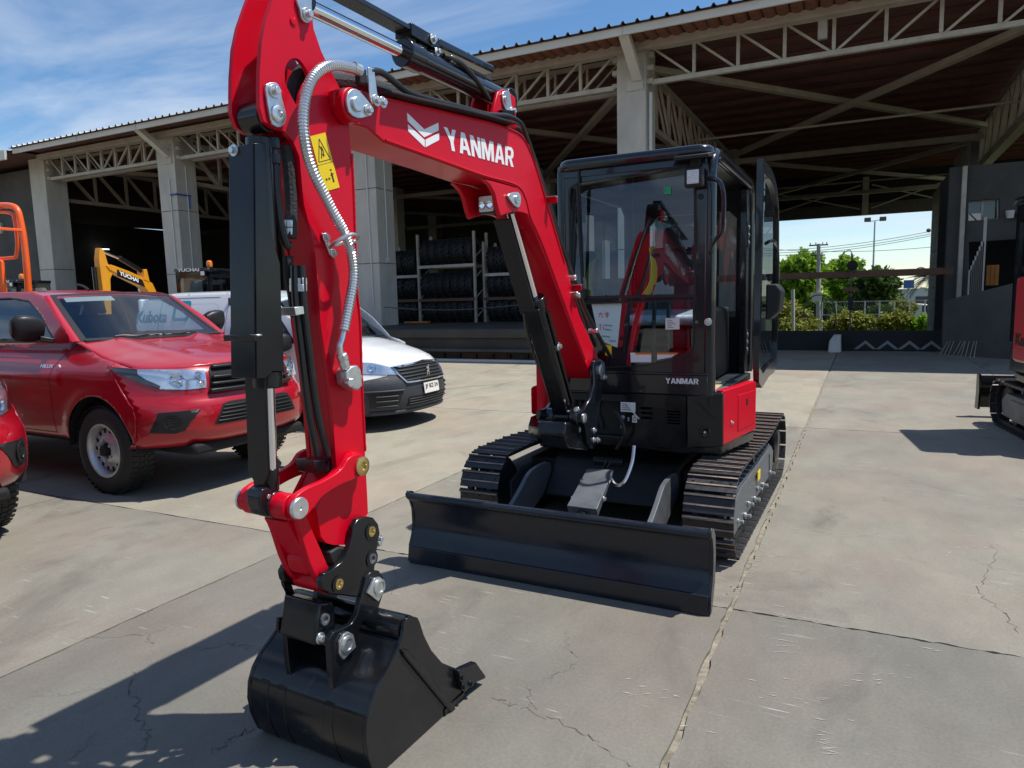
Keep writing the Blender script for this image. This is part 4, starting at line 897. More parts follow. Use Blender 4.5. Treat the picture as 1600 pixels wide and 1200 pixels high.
# open door, folded back along the cab side
dx0, dx1 = -.665, -.648
def DR(a, b, d): return M(dx0+(a-5.15)*.02+d, a, b)
dpo = smooth2([(5.15,.99),(5.15,1.7),(5.15,2.44),(5.22,2.50),(5.60,2.48),(5.86,2.36),(5.97,2.1),(6.0,1.6),(6.0,1.08),(5.92,1.0),(5.6,.985)], 3)
dpi = grow(dpo, .88)
DO = G().prism(dpo, DR, -.02, .02, [dpi]).build('cab_door', 'black_cab', EXC, smooth=30)
gsheet(grow(dpi, 1.03), DR, .0, 'door_glass', 'door_window', DO)
G().bar(DR(5.2, 1.52, 0), DR(5.97, 1.50, 0), .03, .03).build('door_bar', 'black_cab', DO, bevel=.004)
G().tube([DR(5.3, 1.95, .02), DR(5.3, 1.97, .06), DR(5.45, 1.97, .06), DR(5.62, 1.9, .06), DR(5.65, 1.6, .06), DR(5.65, 1.58, .02)], .012, 8, smooth=4).build('door_handle', 'black_cab', DO)
G().loft([[DR(5.32, z_, .02) if False else p for p in [DR(5.30, z_, .03), DR(5.50, z_, .03), DR(5.50, z_, o_), DR(5.30, z_, o_)]] for z_, o_ in ((1.42, .06), (1.48, .12), (1.62, .135), (1.67, .10))]).build('door_latch_box', 'black_matt', DO, bevel=.012, seg=3)
# seat, console, levers and contents
ST = G(); ST.prism([(5.25,1.20),(5.75,1.24),(5.92,1.95),(5.82,2.02),(5.68,1.40),(5.25,1.36)], FYZ, -1.62, -1.12)
ST.build('seat', 'seat_vinyl', EXC, bevel=.05, seg=3)
G().prism([(5.72,1.98),(5.84,1.98),(5.90,2.16),(5.78,2.16)], FYZ, -1.50, -1.24).build('headrest', 'seat_vinyl', EXC, bevel=.04, seg=3)
G().prism([(5.22,1.38),(5.70,1.42),(5.74,1.50),(5.20,1.46)], FYZ, -1.66, -1.08).build('seat_wrap', 'plastic_wrap', EXC, bevel=.04, seg=3)
G().prism([(5.0,.97),(5.9,.97),(5.9,1.5),(5.5,1.52),(5.05,1.45)], FYZ, -1.07, -.98).build('side_console', 'black_matt', EXC, bevel=.03)
G().prism([(5.0,.97),(5.9,.97),(5.9,1.5),(5.5,1.52),(5.05,1.45)], FYZ, -1.80, -1.70).build('side_console', 'black_matt', EXC, bevel=.03)
G().prism([(5.15,.97),(5.7,.97),(5.7,1.22),(5.2,1.2)], FYZ, -1.60, -1.14).build('seat_base', 'black_matt', EXC, bevel=.02)
for x in (-1.30, -1.20):
    G().tube([M(x, 4.82, .98), M(x, 4.80, 1.3), M(x, 4.86, 1.62)], .014, 8, smooth=4).build('travel_lever', 'dozer_paint', EXC)
    G().cyl(M(x, 4.85, 1.56), M(x, 4.87, 1.68), .02, seg=12).build('lever_grip', 'rubber', EXC)
for x in (-1.02, -1.75):
    G().tube([M(x, 5.15, 1.45), M(x, 5.1, 1.6), M(x, 5.12, 1.72)], lambda t: .012+.012*t, 10, smooth=4).build('joystick', 'rubber', EXC)
G().prism([(4.75,1.0),(4.85,1.0),(4.95,1.68),(4.85,1.74)], FYZ, -1.62, -1.5).build('monitor_post', 'black_matt', EXC, bevel=.01)
G().tube([M(-1.62, 5.9, 2.0), M(-1.58, 5.82, 1.9), M(-1.57, 5.74, 1.72), M(-1.62, 5.68, 1.6)], .03, 8, smooth=4).build('hivis_strap', 'hivis', EXC)
G().prism([(-1.02,4.66),(-.86,4.66),(-.88,5.2),(-1.02,5.2)], FXY, .974, .982).build('floor_cardboard', 'cardboard', EXC)
G().tube([M(-1.42, 4.62, 1.14), M(-1.40, 4.66, 1.35), M(-1.34, 4.72, 1.62)], .018, 8, smooth=4).build('safety_lever', 'red', EXC)
# notices on the glass
def notice(px, mat, name, d=-.004): return mplate(px, cy0+.018, mat, name, CF, d)
notice([(924,473),(972,473),(965,543),(937,532)], 'paper', 'paper_notice')
notice([(1040,497),(1062,497),(1062,514.5),(1040,515)], 'paper_white', 'paper_label')
for k in range(5): notice([(1043,500+k*2.8),(1050+3*(k%3),500+k*2.8),(1050+3*(k%3),500.8+k*2.8),(1043,500.8+k*2.8)], 'ink_dark', 'label_text', -.005)
notice([(1034,290.5),(1045.5,290),(1045.5,302),(1034,302)], 'green_sticker', 'green_sticker', tilt(2.25)-.024)
notice([(946,538),(956,540),(956,557),(946,555)], 'yellow_decal', 'warning_sticker')
notice([(985,551),(1018,551),(1018,566),(986,566)], 'decal_white', 'safety_label'); notice([(993,551),(1018,551),(1018,554),(993,554)], 'orange_decal', 'safety_label', -.005)
notice([(1027,551),(1060,551),(1050,558),(1027,562)], 'decal_white', 'safety_label'); notice([(1027,551),(1060,551),(1058,554),(1027,554)], 'orange_decal', 'safety_label', -.005)
notice([(1036,299),(1038,293),(1037,293)], 'decal_black', 'sticker_mark', tilt(2.25)-.025)
def pen(pts, mat, w=.9):
    for (xa, ya), (xb, yb) in zip(pts, pts[1:]):
        dx, dy = xb-xa, yb-ya; l = math.hypot(dx, dy); nx, ny = -dy/l*w/2, dx/l*w/2
        notice([(xa-nx,ya-ny),(xb-nx,yb-ny),(xb+nx,yb+ny),(xa+nx,ya+ny)], mat, 'handwriting', -.006)
pen([(935,490.5),(942,489.5)], 'ink_red'); pen([(938.5,488),(938,492),(936,496)], 'ink_red'); pen([(941,489.5),(941,495),(943.5,495.5)], 'ink_red')
pen([(946,488),(947,490)], 'ink_red'); pen([(949,487.5),(951,490)], 'ink_red'); pen([(945,491),(953,490.5)], 'ink_red'); pen([(946,494),(952,493.5)], 'ink_red'); pen([(949,489),(949,497)], 'ink_red')
pen([(936,508),(941,507)], 'ink_red'); pen([(938.5,507),(938.5,516)], 'ink_red'); pen([(943,508),(943,514),(944.5,515)], 'ink_red')
for k, (x, y, n) in enumerate(((945, 506.5, 5), (946, 513.5, 4), (941, 524, 5), (953, 531, 4))):
    for j in range(n): pen([(x+j*2.6, y+2.4+j*.3), (x+j*2.6+.6, y+j*.3), (x+j*2.6+1.7, y+2.2+j*.3)], 'ink_dark', .6)
# mud-free details low on the house
G().tube([M(-1.40, 4.5, .88), M(-1.37, 4.45, .9), M(-1.33, 4.46, .84), M(-1.31, 4.5, .80)], .005, 6, smooth=5).build('cable', 'paper_white', EXC)
G().tube([M(-1.46, 4.42, .86), M(-1.40, 4.4, .80), M(-1.38, 4.4, .70), M(-1.44, 4.42, .60)], .012, 8, smooth=5).build('hydraulic_hose', 'hose_black', EXC)
for k in range(6):
    x = -1.86+k*.045; G().tube([M(x, 4.62, .96), M(x+.01, 4.6, .9), M(x, 4.62, .82), M(x+.03, 4.6, .70)], .013, 8, smooth=4).build('hydraulic_hose', 'hose_sleeve', EXC)
mbox(-1.88, -1.42, 4.56, 4.60, 1.0, 1.03).build('hose_crossbar', 'black_cab', EXC, bevel=.004)
# ================================================================ yard, terrain
def concrete(name, a, b, scratch=True):
    m, n, l, bs = _mat(name)
    tc = n.new('ShaderNodeTexCoord')
    def noise(sc, det=6, rough=.6, stretch=None, dist=0.0):
        src = tc.outputs['Object']
        if stretch:
            mp = n.new('ShaderNodeMapping'); mp.inputs['Scale'].default_value = stretch[:3]; mp.inputs['Rotation'].default_value = (0, 0, stretch[3] if len(stretch) > 3 else 0); l.new(src, mp.inputs[0]); src = mp.outputs[0]
        q = n.new('ShaderNodeTexNoise'); q.inputs['Scale'].default_value = sc; q.inputs['Detail'].default_value = det; q.inputs['Roughness'].default_value = rough; q.inputs['Distortion'].default_value = dist; l.new(src, q.inputs['Vector']); return q.outputs[0]
    def ramp(src, p0, p1, c0, c1):
        r = n.new('ShaderNodeValToRGB'); e = r.color_ramp.elements; e[0].position = p0; e[1].position = p1; e[0].color = (*c0, 1); e[1].color = (*c1, 1); l.new(src, r.inputs[0]); return r.outputs[0]
    def mix(t, x, y, fac=1.0):
        q = n.new('ShaderNodeMixRGB'); q.blend_type = t; q.inputs[0].default_value = fac; l.new(x, q.inputs[1])
        (l.new(y, q.inputs[2]) if not isinstance(y, tuple) else setattr(q.inputs[2], 'default_value', (*y, 1))); return q
    big = ramp(noise(.45, 5, .6), .32, .70, a, b)
    med = ramp(noise(2.3, 8, .7, (1, .55, 1, .4)), .35, .62, (.82, .81, .82), (1.0, 1.0, 1.0))
    c = mix('MULTIPLY', big, med).outputs[0]
    stain = ramp(noise(1.1, 6, .65, (.9, .5, 1, .9), .8), .58, .71, (1, 1, 1), (.66, .65, .66))
    c = mix('MULTIPLY', c, stain).outputs[0]
    rust = ramp(noise(.9, 4, .5, (1, 1, 1, .2)), .45, .70, (.985, 1.0, .95), (1.05, .96, .91)); c = mix('MULTIPLY', c, rust).outputs[0]
    fine = ramp(noise(70, 5, .8), .32, .72, (.80, .80, .80), (1.12, 1.12, 1.11)); c = mix('MULTIPLY', c, fine).outputs[0]
    if scratch:
        for rot, st in ((.35, (1.2, 22, 1)), (2.2, (1.5, 26, 1))):
            s1 = ramp(noise(2.6, 2, .5, (*st, rot)), .70, .74, (0, 0, 0), (1, 1, 1)); s2 = ramp(noise(.9, 3, .6, (1, 1, 1, rot)), .50, .62, (0, 0, 0), (.75, .75, .75))
            f = mix('MULTIPLY', s1, s2).outputs[0]; q = mix('MIX', c, (.52, .50, .46)); l.new(f, q.inputs[0]); c = q.outputs[0]
    l.new(c, bs.inputs['Base Color'])
    bs.inputs['Roughness'].default_value = .72; bs.inputs['Specular IOR Level'].default_value = .35
    bp_ = n.new('ShaderNodeBump'); bp_.inputs['Strength'].default_value = .25; bp_.inputs['Distance'].default_value = .006; l.new(noise(38, 8, .75), bp_.inputs['Height']); l.new(bp_.outputs[0], bs.inputs['Normal'])
    return m
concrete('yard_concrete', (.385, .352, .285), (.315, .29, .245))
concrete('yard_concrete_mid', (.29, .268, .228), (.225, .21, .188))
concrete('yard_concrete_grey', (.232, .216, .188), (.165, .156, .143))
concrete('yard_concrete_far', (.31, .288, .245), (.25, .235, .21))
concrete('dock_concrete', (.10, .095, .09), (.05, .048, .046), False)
pm('joint_dirt', (.23, .205, .16), .9, var=.5, vscale=18, bump=.5, bscale=50)
pm('crack_dirt', (.12, .108, .09), .95, var=.45, vscale=25)
pm('terrain', (.12, .11, .06), .95, col2=(.06, .085, .03), vscale=.3)
YARD = G().box(-75, 45, -40, 21.6, -2.4, -.016).build('yard', 'joint_dirt', None, kind='structure')
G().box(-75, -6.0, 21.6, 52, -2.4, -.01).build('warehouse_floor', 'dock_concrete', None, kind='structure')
G().add([(-1500, -1500, -2.3), (1500, -1500, -2.3), (1500, 1500, -2.3), (-1500, 1500, -2.3)], [(0, 1, 2, 3)]).build('ground', 'terrain', None, kind='structure')
rs = random.Random(3)
xs = [-.56+2.8*k for k in range(-14, 9)]; ys = [3.58+5.42*k for k in range(-4, 4)]
xs = [-40]+xs+[25]; ys = [-30]+ys+[21.6]
def edge_pts(a, b, near):
    n = (70 if near == 2 else 14) if near else 1; out = []
    for i in range(n):
        t = i/n; p = Vector(a).lerp(Vector(b), t)
        if near and i: p += Vector((rs.uniform(-1, 1), rs.uniform(-1, 1)))*(.008 if near == 2 else .006)
        out.append(p)
    return out
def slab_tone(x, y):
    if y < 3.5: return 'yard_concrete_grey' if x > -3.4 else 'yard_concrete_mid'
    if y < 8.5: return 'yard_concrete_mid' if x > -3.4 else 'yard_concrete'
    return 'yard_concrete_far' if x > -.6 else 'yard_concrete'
for i in range(len(xs)-1):
    for j in range(len(ys)-1):
        x0, x1, y0, y1 = xs[i], xs[i+1], ys[j], ys[j+1]
        near = 1 if x0 > -8 and x1 < 6 and y1 > 0 and y0 < 14 else 0
        if near and x0 > -3.5 and x1 < 2.4 and y0 < 8.5: near = 2
        g0 = .006
        if abs(x0+.56) < .01: x0 += .009
        if abs(x1+.56) < .01: x1 -= .009
        x0 += g0; x1 -= g0; y0 += g0; y1 -= g0
        pl = edge_pts((x0, y0), (x1, y0), near)+edge_pts((x1, y0), (x1, y1), near)+edge_pts((x1, y1), (x0, y1), near)+edge_pts((x0, y1), (x0, y0), near)
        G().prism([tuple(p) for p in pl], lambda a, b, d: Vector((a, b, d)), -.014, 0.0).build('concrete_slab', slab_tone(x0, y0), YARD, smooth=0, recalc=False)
# cracks traced from the photograph, lying on the slabs
def crack(px, w, jit=.02, sub=7):
    p = [onz(x, y) for x, y in px]; q = []
    for a, b in zip(p, p[1:]):
        for k in range(sub):
            t = k/sub; c = a.lerp(b, t); q.append(c+Vector((rs.uniform(-jit, jit), rs.uniform(-jit, jit), 0)))
    q.append(p[-1]); g = G(); vs = []
    for k, c in enumerate(q):
        d = (q[min(k+1, len(q)-1)]-q[max(k-1, 0)]).normalized(); nn = Vector((-d.y, d.x, 0)); ww = w*.62*rs.uniform(.15, 1)*(.3 if k in (0, len(q)-1) else 1)
        vs += [c-nn*ww+Vector((0, 0, .0025)), c+nn*ww+Vector((0, 0, .0025))]
    g.add(vs, [(2*k, 2*k+1, 2*k+3, 2*k+2) for k in range(len(q)-1)]); g.build('crack', 'crack_dirt', YARD, smooth=0, recalc=False)
crack([(209,1050),(203,1070),(212,1100),(222,1125),(232,1150),(225,1178)], .005)
crack([(300,1014),(330,1012),(360,1006),(372,1008),(398,1013)], .003)
crack([(330,1172),(350,1164),(370,1150),(398,1138)], .005)
crack([(100,1190),(130,1168),(150,1142)], .002)
crack([(770,1087),(800,1102),(830,1108),(880,1132),(930,1160),(990,1197)], .0035)
crack([(830,1075),(828,1098),(842,1112)], .002)
crack([(877,985),(888,1010),(900,1035),(892,1047),(850,1062)], .002)
crack([(1550,850),(1556,870),(1545,890),(1530,915),(1540,935),(1570,960),(1592,990)], .0035)
crack([(1505,870),(1545,885),(1600,900)], .002)
crack([(1150,752),(1200,762),(1300,775)], .002); crack([(1320,735),(1400,742),(1470,765),(1530,775)], .0025)
crack([(1180,868),(1250,873)], .002); crack([(40,1090),(110,1083),(170,1075)], .002); crack([(112,998),(180,995),(228,992),(240,1010)], .0022)
crack([(228,992),(300,970),(370,938)], .0015); crack([(560,948),(600,925),(640,900)], .0025); crack([(615,880),(622,905),(612,930)], .003)

# pale scratches left by track grousers
pm('scratch_pale', (.40, .385, .35), .9, var=.2, vscale=30)
c20 = crop(1100, 700, 2.4)
def scratches(x0, y0, x1, y1, n, ang, spread, ln):
    for k in range(n):
        t = (k+rs.uniform(-.3, .3))/max(1, n-1); (px_, py_), = c20([(x0+(x1-x0)*t+rs.uniform(-spread, spread), y0+(y1-y0)*t+rs.uniform(-spread, spread))])
        p = onz(px_, py_); a = ang+rs.uniform(-.35, .35); d = Vector((math.cos(a), math.sin(a), 0))*ln*rs.uniform(.4, 1.2); nn = Vector((-d.y, d.x, 0)).normalized()*rs.uniform(.0012, .0035); u = Vector((0, 0, .002))
        G().add([p-d+u, p-nn+u, p+d+u, p+nn+u], [(0, 1, 2, 3)]).build('scratch', 'scratch_pale', YARD, smooth=0, recalc=False)
for a in ((350, 312, 700, 330, 26, .5, 12, .05), (330, 100, 540, 115, 14, .4, 9, .06), (60, 555, 135, 515, 12, .9, 8, .04), (285, 590, 295, 765, 9, .05, 6, .06), (440, 1065, 470, 1150, 8, .1, 10, .04), (170, 480, 230, 360, 14, .1, 10, .05), (640, 160, 1060, 210, 9, .4, 14, .05), (900, 395, 1110, 360, 9, .8, 12, .04), (560, 900, 900, 700, 14, .3, 60, .03), (200, 900, 500, 1000, 12, .2, 60, .03), (-300, 900, 0, 1000, 12, .3, 70, .03)):
    scratches(*a)
# ================================================================ warehouse
pm('column_concrete', (.57, .535, .48), .85, col2=(.40, .38, .345), vscale=1.6, bump=.3, bscale=25, stretch=(1, 1, .35))
pm('steel_cream', (.52, .49, .43), .6, col2=(.36, .33, .28), vscale=3, bump=.1)
pm('fascia_paint', (.62, .60, .55), .6, col2=(.5, .47, .42), vscale=1.2, stretch=(.4, 1, 1))
pm('roof_sheet', (.30, .31, .32), .4, metal=.6, var=.2, vscale=1)
pm('roof_under', (.17, .07, .055), .9, col2=(.08, .038, .032), vscale=.8, stretch=(1, 4, 1))
pm('clay_tile', (.24, .085, .045), .9, col2=(.09, .045, .035), vscale=5)
pm('dark_steel', (.10, .085, .075), .7, var=.3)
pm('brace_steel', (.42, .365, .31), .7, col2=(.30, .255, .21), vscale=2)
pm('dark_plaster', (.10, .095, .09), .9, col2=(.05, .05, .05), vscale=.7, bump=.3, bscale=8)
pm('tile_wall', (.33, .33, .31), .8, col2=(.16, .16, .155), vscale=1.2)
pm('pipe_white', (.6, .6, .58), .4); pm('pipe_blue', (.03, .1, .4), .5); pm('rust_brown', (.13, .065, .04), .8, var=.3, vscale=3)
pm('black_board', (.012, .012, .013), .8); pm('chevron_grey', (.22, .22, .22), .8); pm('wood_orange', (.45, .17, .03), .8, var=.2)
WH = thing('warehouse', (-14.6, 19.5, 0), 'long open-fronted warehouse with concrete columns, cream lattice trusses and loading dock', 'warehouse')
YF = 19.0; ZB, ZT = 7.25, 8.12
cols = [(-32.6, -31.6), (-24.4, -23.5), (-15.1, -14.2), (-6.1, -5.3), (3.7, 4.5)]
for k, (a, b) in enumerate(cols):
    zb = .85 if k < 3 else 0
    g = G(); g.loft([[(a+.0, YF, zb), (b, YF, zb), (b, YF+.95, zb), (a, YF+.95, zb)], [(a-.08 if k < 3 else a, YF, 8.15), (b, YF, 8.15), (b, YF+.95, 8.15), (a-.08 if k < 3 else a, YF+.95, 8.15)]])
    c = g.build('column', 'column_concrete', WH, bevel=.02)
    for z in ((2.9, 5.3) if k else (3.4,)):
        G().box(a-.06, b+.004, YF-.004, YF+.9, z, z+.025).build('pour_joint', 'dark_plaster', c)
    if k in (1, 2):
        G().cyl((b-.28, YF-.03, zb+.7), (b-.33, YF-.03, 6.5), .022, seg=8).build('conduit', 'pipe_white', c)
        G().cyl((b+.03, YF+.45, zb+2.2), (b+.03, YF+.45, 7.0), .022, seg=8).build('conduit', 'pipe_white', c)
        G().box(b, b+.06, YF+.38, YF+.52, zb+2.1, zb+2.25).build('socket_box', 'pipe_white', c)
    if k == 1:
        G().cyl((b-.3, YF-.05, 5.9), (b+.05, YF-.05, 5.9), .03, seg=8).build('water_pipe', 'pipe_blue', c); G().cyl((b+.04, YF-.05, 5.9), (b+.04, YF+.6, 5.9), .03, seg=8).build('water_pipe', 'pipe_blue', c)
        G().cyl((b+.04, YF+.5, 5.4), (b+.04, YF+.5, 5.9), .04, seg=8).build('water_pipe', 'pipe_blue', c)
    if k == 3:
        G().cyl((b+.07, YF+.2, .5), (b+.07, YF+.2, 7.0), .055, seg=12).build('downpipe', 'pipe_white', c)
    # bracket that carries the eave, with its cast shoe
    xm = (a+b)/2
    if k:
        G().bar((xm+.2, YF-.06, 7.35), (xm+.2, 17.72, 8.12), .26, .2).build('eave_bracket', 'fascia_paint', WH, bevel=.01)
        G().box(xm-.12, xm+.34, YF-.05, YF-.002, 7.05, 7.75).build('bracket_shoe', 'column_concrete', WH, bevel=.01)
    for s, xx in ((-1, a), (1, b)):
        for z in (7.28, 7.62, 7.96): G().box(min(xx, xx+s*.16), max(xx, xx+s*.16), YF+.1, YF+.3, z-.06, z+.06).build('truss_bearing', 'steel_cream', c)
def lattice(p0, p1, zb, zt, n, w, name, mat='steel_cream', mirror=True, flip=False, double=False):
    p0, p1 = Vector(p0), Vector(p1)
    g = G(); g.bar((p0.x, p0.y, zb), (p1.x, p1.y, zb), w, w*.9); g.bar((p0.x, p0.y, zt), (p1.x, p1.y, zt), w, w*.9)
    t = g.build(name, mat, WH)
    off = (p1-p0).normalized().cross(Vector((0, 0, 1)))*(w*.36) if double else Vector((0, 0, 0))
    for k in range(n+1):
        q = p0.lerp(p1, k/n)
        if 0 < k < n: G().bar((q.x, q.y, zb+w*.4), (q.x, q.y, zt-w*.4), w*.62).build('truss_post', mat, t)
        if k < n:
            r = p0.lerp(p1, (k+1)/n); down = (k < n/2) if mirror else True
            if flip: down = not down
            za, zc = (zt, zb) if down else (zb, zt)
            for sg in ((-1, 1) if double else (0,)):
                e = (r-q)*.06
                G().bar(Vector((q.x, q.y, za))+e+off*sg+Vector((0, 0, (-.05 if down else .05))), Vector((r.x, r.y, zc))-e+off*sg+Vector((0, 0, (.05 if down else -.05))), w*.42).build('truss_diagonal', mat, t)
    return t
for k in range(len(cols)-1):
    lattice((cols[k][1]+.12, YF+.2, 0), (cols[k+1][0]-.12, YF+.2, 0), ZB, ZT, 8, .13, 'front_truss', double=False)
    if k < 3: lattice((cols[k][1]+.12, YF+.75, 0), (cols[k+1][0]-.12, YF+.75, 0), ZB, ZT, 8, .12, 'front_truss', mat='brace_steel')
for xx in (-32.1, -24.0, -14.65, -5.7, 4.1):
    if xx < -5: lattice((xx, YF+1.0, 0), (xx, 34, 0), 6.5, 8.0, 9, .17, 'roof_truss', mat='brace_steel', mirror=False, double=True)
lattice((4.1, YF+.6, 0), (4.1, 43, 0), 6.45, 8.0, 14, .30, 'roof_truss', mat='brace_steel', mirror=False, double=True)
# eave fascia, roof sheet with ribs, soffit, clay tiles, purlins
G().box(-31.2, 12, 17.56, 17.62, 8.0, 8.2).build('fascia', 'fascia_paint', WH, bevel=.006)
for x in (-27, -23.6, -19, -14.4, -10, -5.5, -1, 3.5): G().box(x, x+.03, 17.55, 17.556, 8.0, 8.2).build('fascia_joint', 'steel_cream', WH)
prof = []
x = -31.3
while x < 12:
    prof += [(x, 0), (x+.24, 0), (x+.28, .07), (x+.32, .07)]; x += .36
a = [(px_, 17.45, 8.21+dz) for px_, dz in prof]; b = [(px_, 51.0, 9.2+dz) for px_, dz in prof]
G().loft([a, b], closed=False, caps=(False, False)).build('roof_sheet', 'roof_sheet', WH, smooth=0)
G().add([(-31.2, 17.5, 8.19), (12, 17.5, 8.19), (12, 51, 9.15), (-31.2, 51, 9.15)], [(0, 1, 2, 3)]).build('roof_lining', 'roof_under', WH, smooth=0)
tl = G(); seg = 6
tl.loft([[Vector((.15*math.cos(math.pi*i/seg), y0, -.10*math.sin(math.pi*i/seg))) for i in range(seg+1)] for y0 in (0, 1.0)], closed=False, caps=(False, False))
TILE = tl.mesh('clay_tile', smooth=60); TILE.materials.append(MATS['clay_tile'])
for k in range(60, 122):
    o = bpy.data.objects.new('clay_tile', TILE); COL.objects.link(o); o.parent = WH; o.location = Vector((-31+k*.31, 17.75+rs.uniform(-.05, .05), 8.17))-OFF[WH.name]; o.rotation_euler = (0, 0, rs.uniform(-.03, .03))
G().box(-31.2, 12, 18.5, 18.75, 7.92, 8.12).build('eave_beam', 'brace_steel', WH, bevel=.01)
for y in [20.5+1.55*k for k in range(20)]:
    z = 8.19+(y-17.5)*.0287; G().box(-31, 11.8, y, y+.10, z-.17, z-.02).build('purlin', 'roof_under', WH)
# bracing under the roof of the right bay and the others
def brace(p, q, w=.22, h=.16): G().bar(p, q, w, h).build('roof_brace', 'brace_steel', WH)
for x0, x1 in ((-5.6, 4.0), (-14.5, -5.8), (-23.8, -14.8), (-31.8, -24.2)):
    brace((x0, 19.6, 7.80), (x1, 33, 7.80)); brace((x0, 33, 7.58), (x1, 19.6, 7.58)); brace((x0, 33.3, 7.45), (x1, 33.3, 7.45), .2, .22)
    brace((x0, 33.6, 7.6), (x1, 46, 7.6)); brace((x0, 46, 7.42), (x1, 33.6, 7.42)); brace((x0, 46.3, 7.3), (x1, 46.3, 7.3), .2, .22)
for y in (26, 40): G().bar((-5.6, y, 7.05), (4.0, y, 7.05), .06).build('tie_rod', 'brace_steel', WH)
# rear edge beam of the right bay with thin cross rods
G().box(-6, 12, 50, 50.3, 6.35, 7.1).build('rear_beam', 'dark_steel', WH, bevel=.02)
G().box(-6, 12, 50.3, 50.35, 7.1, 9.2).build('rear_gable', 'black_board', WH)
G().box(-.2, .15, 49.5, 49.8, 6.35, 8.6).build('gable_post', 'column_concrete', WH)
for s in ((-5.5, -.3), (.3, 4.6)):
    G().bar((s[0], 48.6, 6.6), (s[1], 48.6, 8.0), .07).build('cross_rod', 'steel_cream', WH); G().bar((s[0], 48.7, 8.0), (s[1], 48.7, 6.6), .07).build('cross_rod', 'steel_cream', WH)
# enclosing walls
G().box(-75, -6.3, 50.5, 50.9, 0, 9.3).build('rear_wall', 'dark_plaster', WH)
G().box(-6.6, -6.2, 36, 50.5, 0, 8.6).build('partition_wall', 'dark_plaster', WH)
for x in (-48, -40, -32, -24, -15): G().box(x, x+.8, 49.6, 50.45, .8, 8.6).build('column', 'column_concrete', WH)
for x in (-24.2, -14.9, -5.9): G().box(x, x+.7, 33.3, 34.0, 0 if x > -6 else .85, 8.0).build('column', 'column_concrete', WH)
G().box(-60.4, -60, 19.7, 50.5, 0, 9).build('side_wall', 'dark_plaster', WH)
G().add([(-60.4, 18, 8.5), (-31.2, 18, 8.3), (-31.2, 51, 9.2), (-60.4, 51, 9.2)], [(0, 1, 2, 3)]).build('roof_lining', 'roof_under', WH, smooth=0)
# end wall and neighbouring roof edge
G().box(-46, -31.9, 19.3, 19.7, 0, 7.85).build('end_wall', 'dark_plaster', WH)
G().box(-46, -31.3, 17.3, 17.4, 7.75, 8.12).build('fascia', 'fascia_paint', WH)
G().add([(-46, 17.3, 8.12), (-31.3, 17.3, 8.12), (-31.3, 30, 8.4), (-46, 30, 8.4)], [(0, 1, 2, 3)]).build('roof_lining', 'roof_under', WH, smooth=0)
for z in (5.2, 6.2): G().box(-36.3, -35.6, 19.2, 19.3, z, z+.5).build('wall_louvre', 'steel_cream', WH)
# dock
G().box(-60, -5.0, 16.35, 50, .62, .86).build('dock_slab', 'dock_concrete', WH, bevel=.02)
G().box(-60, -5.05, 16.5, 17.0, .30, .62).build('dock_beam', 'dock_concrete', WH, bevel=.02)
G().box(-60, -5.0, 16.2, 17.2, .26, .34).build('dock_ledge', 'dock_concrete', WH, bevel=.015)
G().box(-60, -5.0, 16.75, 17.2, 0, .26).build('dock_base', 'rust_brown', WH)
G().box(-60, -5.0, 16.1, 16.32, 0, .07).build('dock_kerb', 'column_concrete', WH, bevel=.015)
x = -20
while x < -5.2:
    G().box(x, x+.42, 16.62, 16.74, .02, .25).build('dock_block', 'rust_brown' if int(x*7) % 3 else 'dock_concrete', WH, bevel=.03); G().box(x+.455, x+.475, 16.58, 16.6, .0, .26).build('dock_rebar', 'dark_steel', WH); x += .51
G().bar((-20, 16.58, .2), (-5.1, 16.58, .2), .02).build('dock_rebar', 'dark_steel', WH)
# fluorescent tubes deep inside (lit)
m, n, l, bs = _mat('tube_light'); bs.inputs['Emission Color'].default_value = (.9, .95, 1, 1); bs.inputs['Emission Strength'].default_value = 2.2; bs.inputs['Base Color'].default_value = (.8, .8, .8, 1)
for xa, xb, y_ in ((94, 112, 385.5), (144, 148, 388), (152.5, 170, 389)):
    pa, pb = ony(xa, y_, 40), ony(xb, y_+.5, 40); G().bar(pa, pb, .09).build('strip_light', 'tube_light', WH)
# hanging box in the front truss
p = ony(1285, 41, 19.4); G().box(p.x-.1, p.x+.12, 19.35, 19.5, p.z-.3, p.z+.22).build('alarm_box', 'pipe_white', WH, bevel=.02)

# ---- chain across the dock
for k in range(1): pass
CH = G(); a = ony(600, 480, 18.5); b = ony(815, 476, 18.5)
CH.tube([a.lerp(b, t)+Vector((0, 0, -.12*math.sin(math.pi*t))) for t in [i/80 for i in range(81)]], .022, 6, ripple=[1, .45]); CH.build('chain', 'dark_steel', None, label='thin metal chain hung across the loading dock opening', cat='chain')

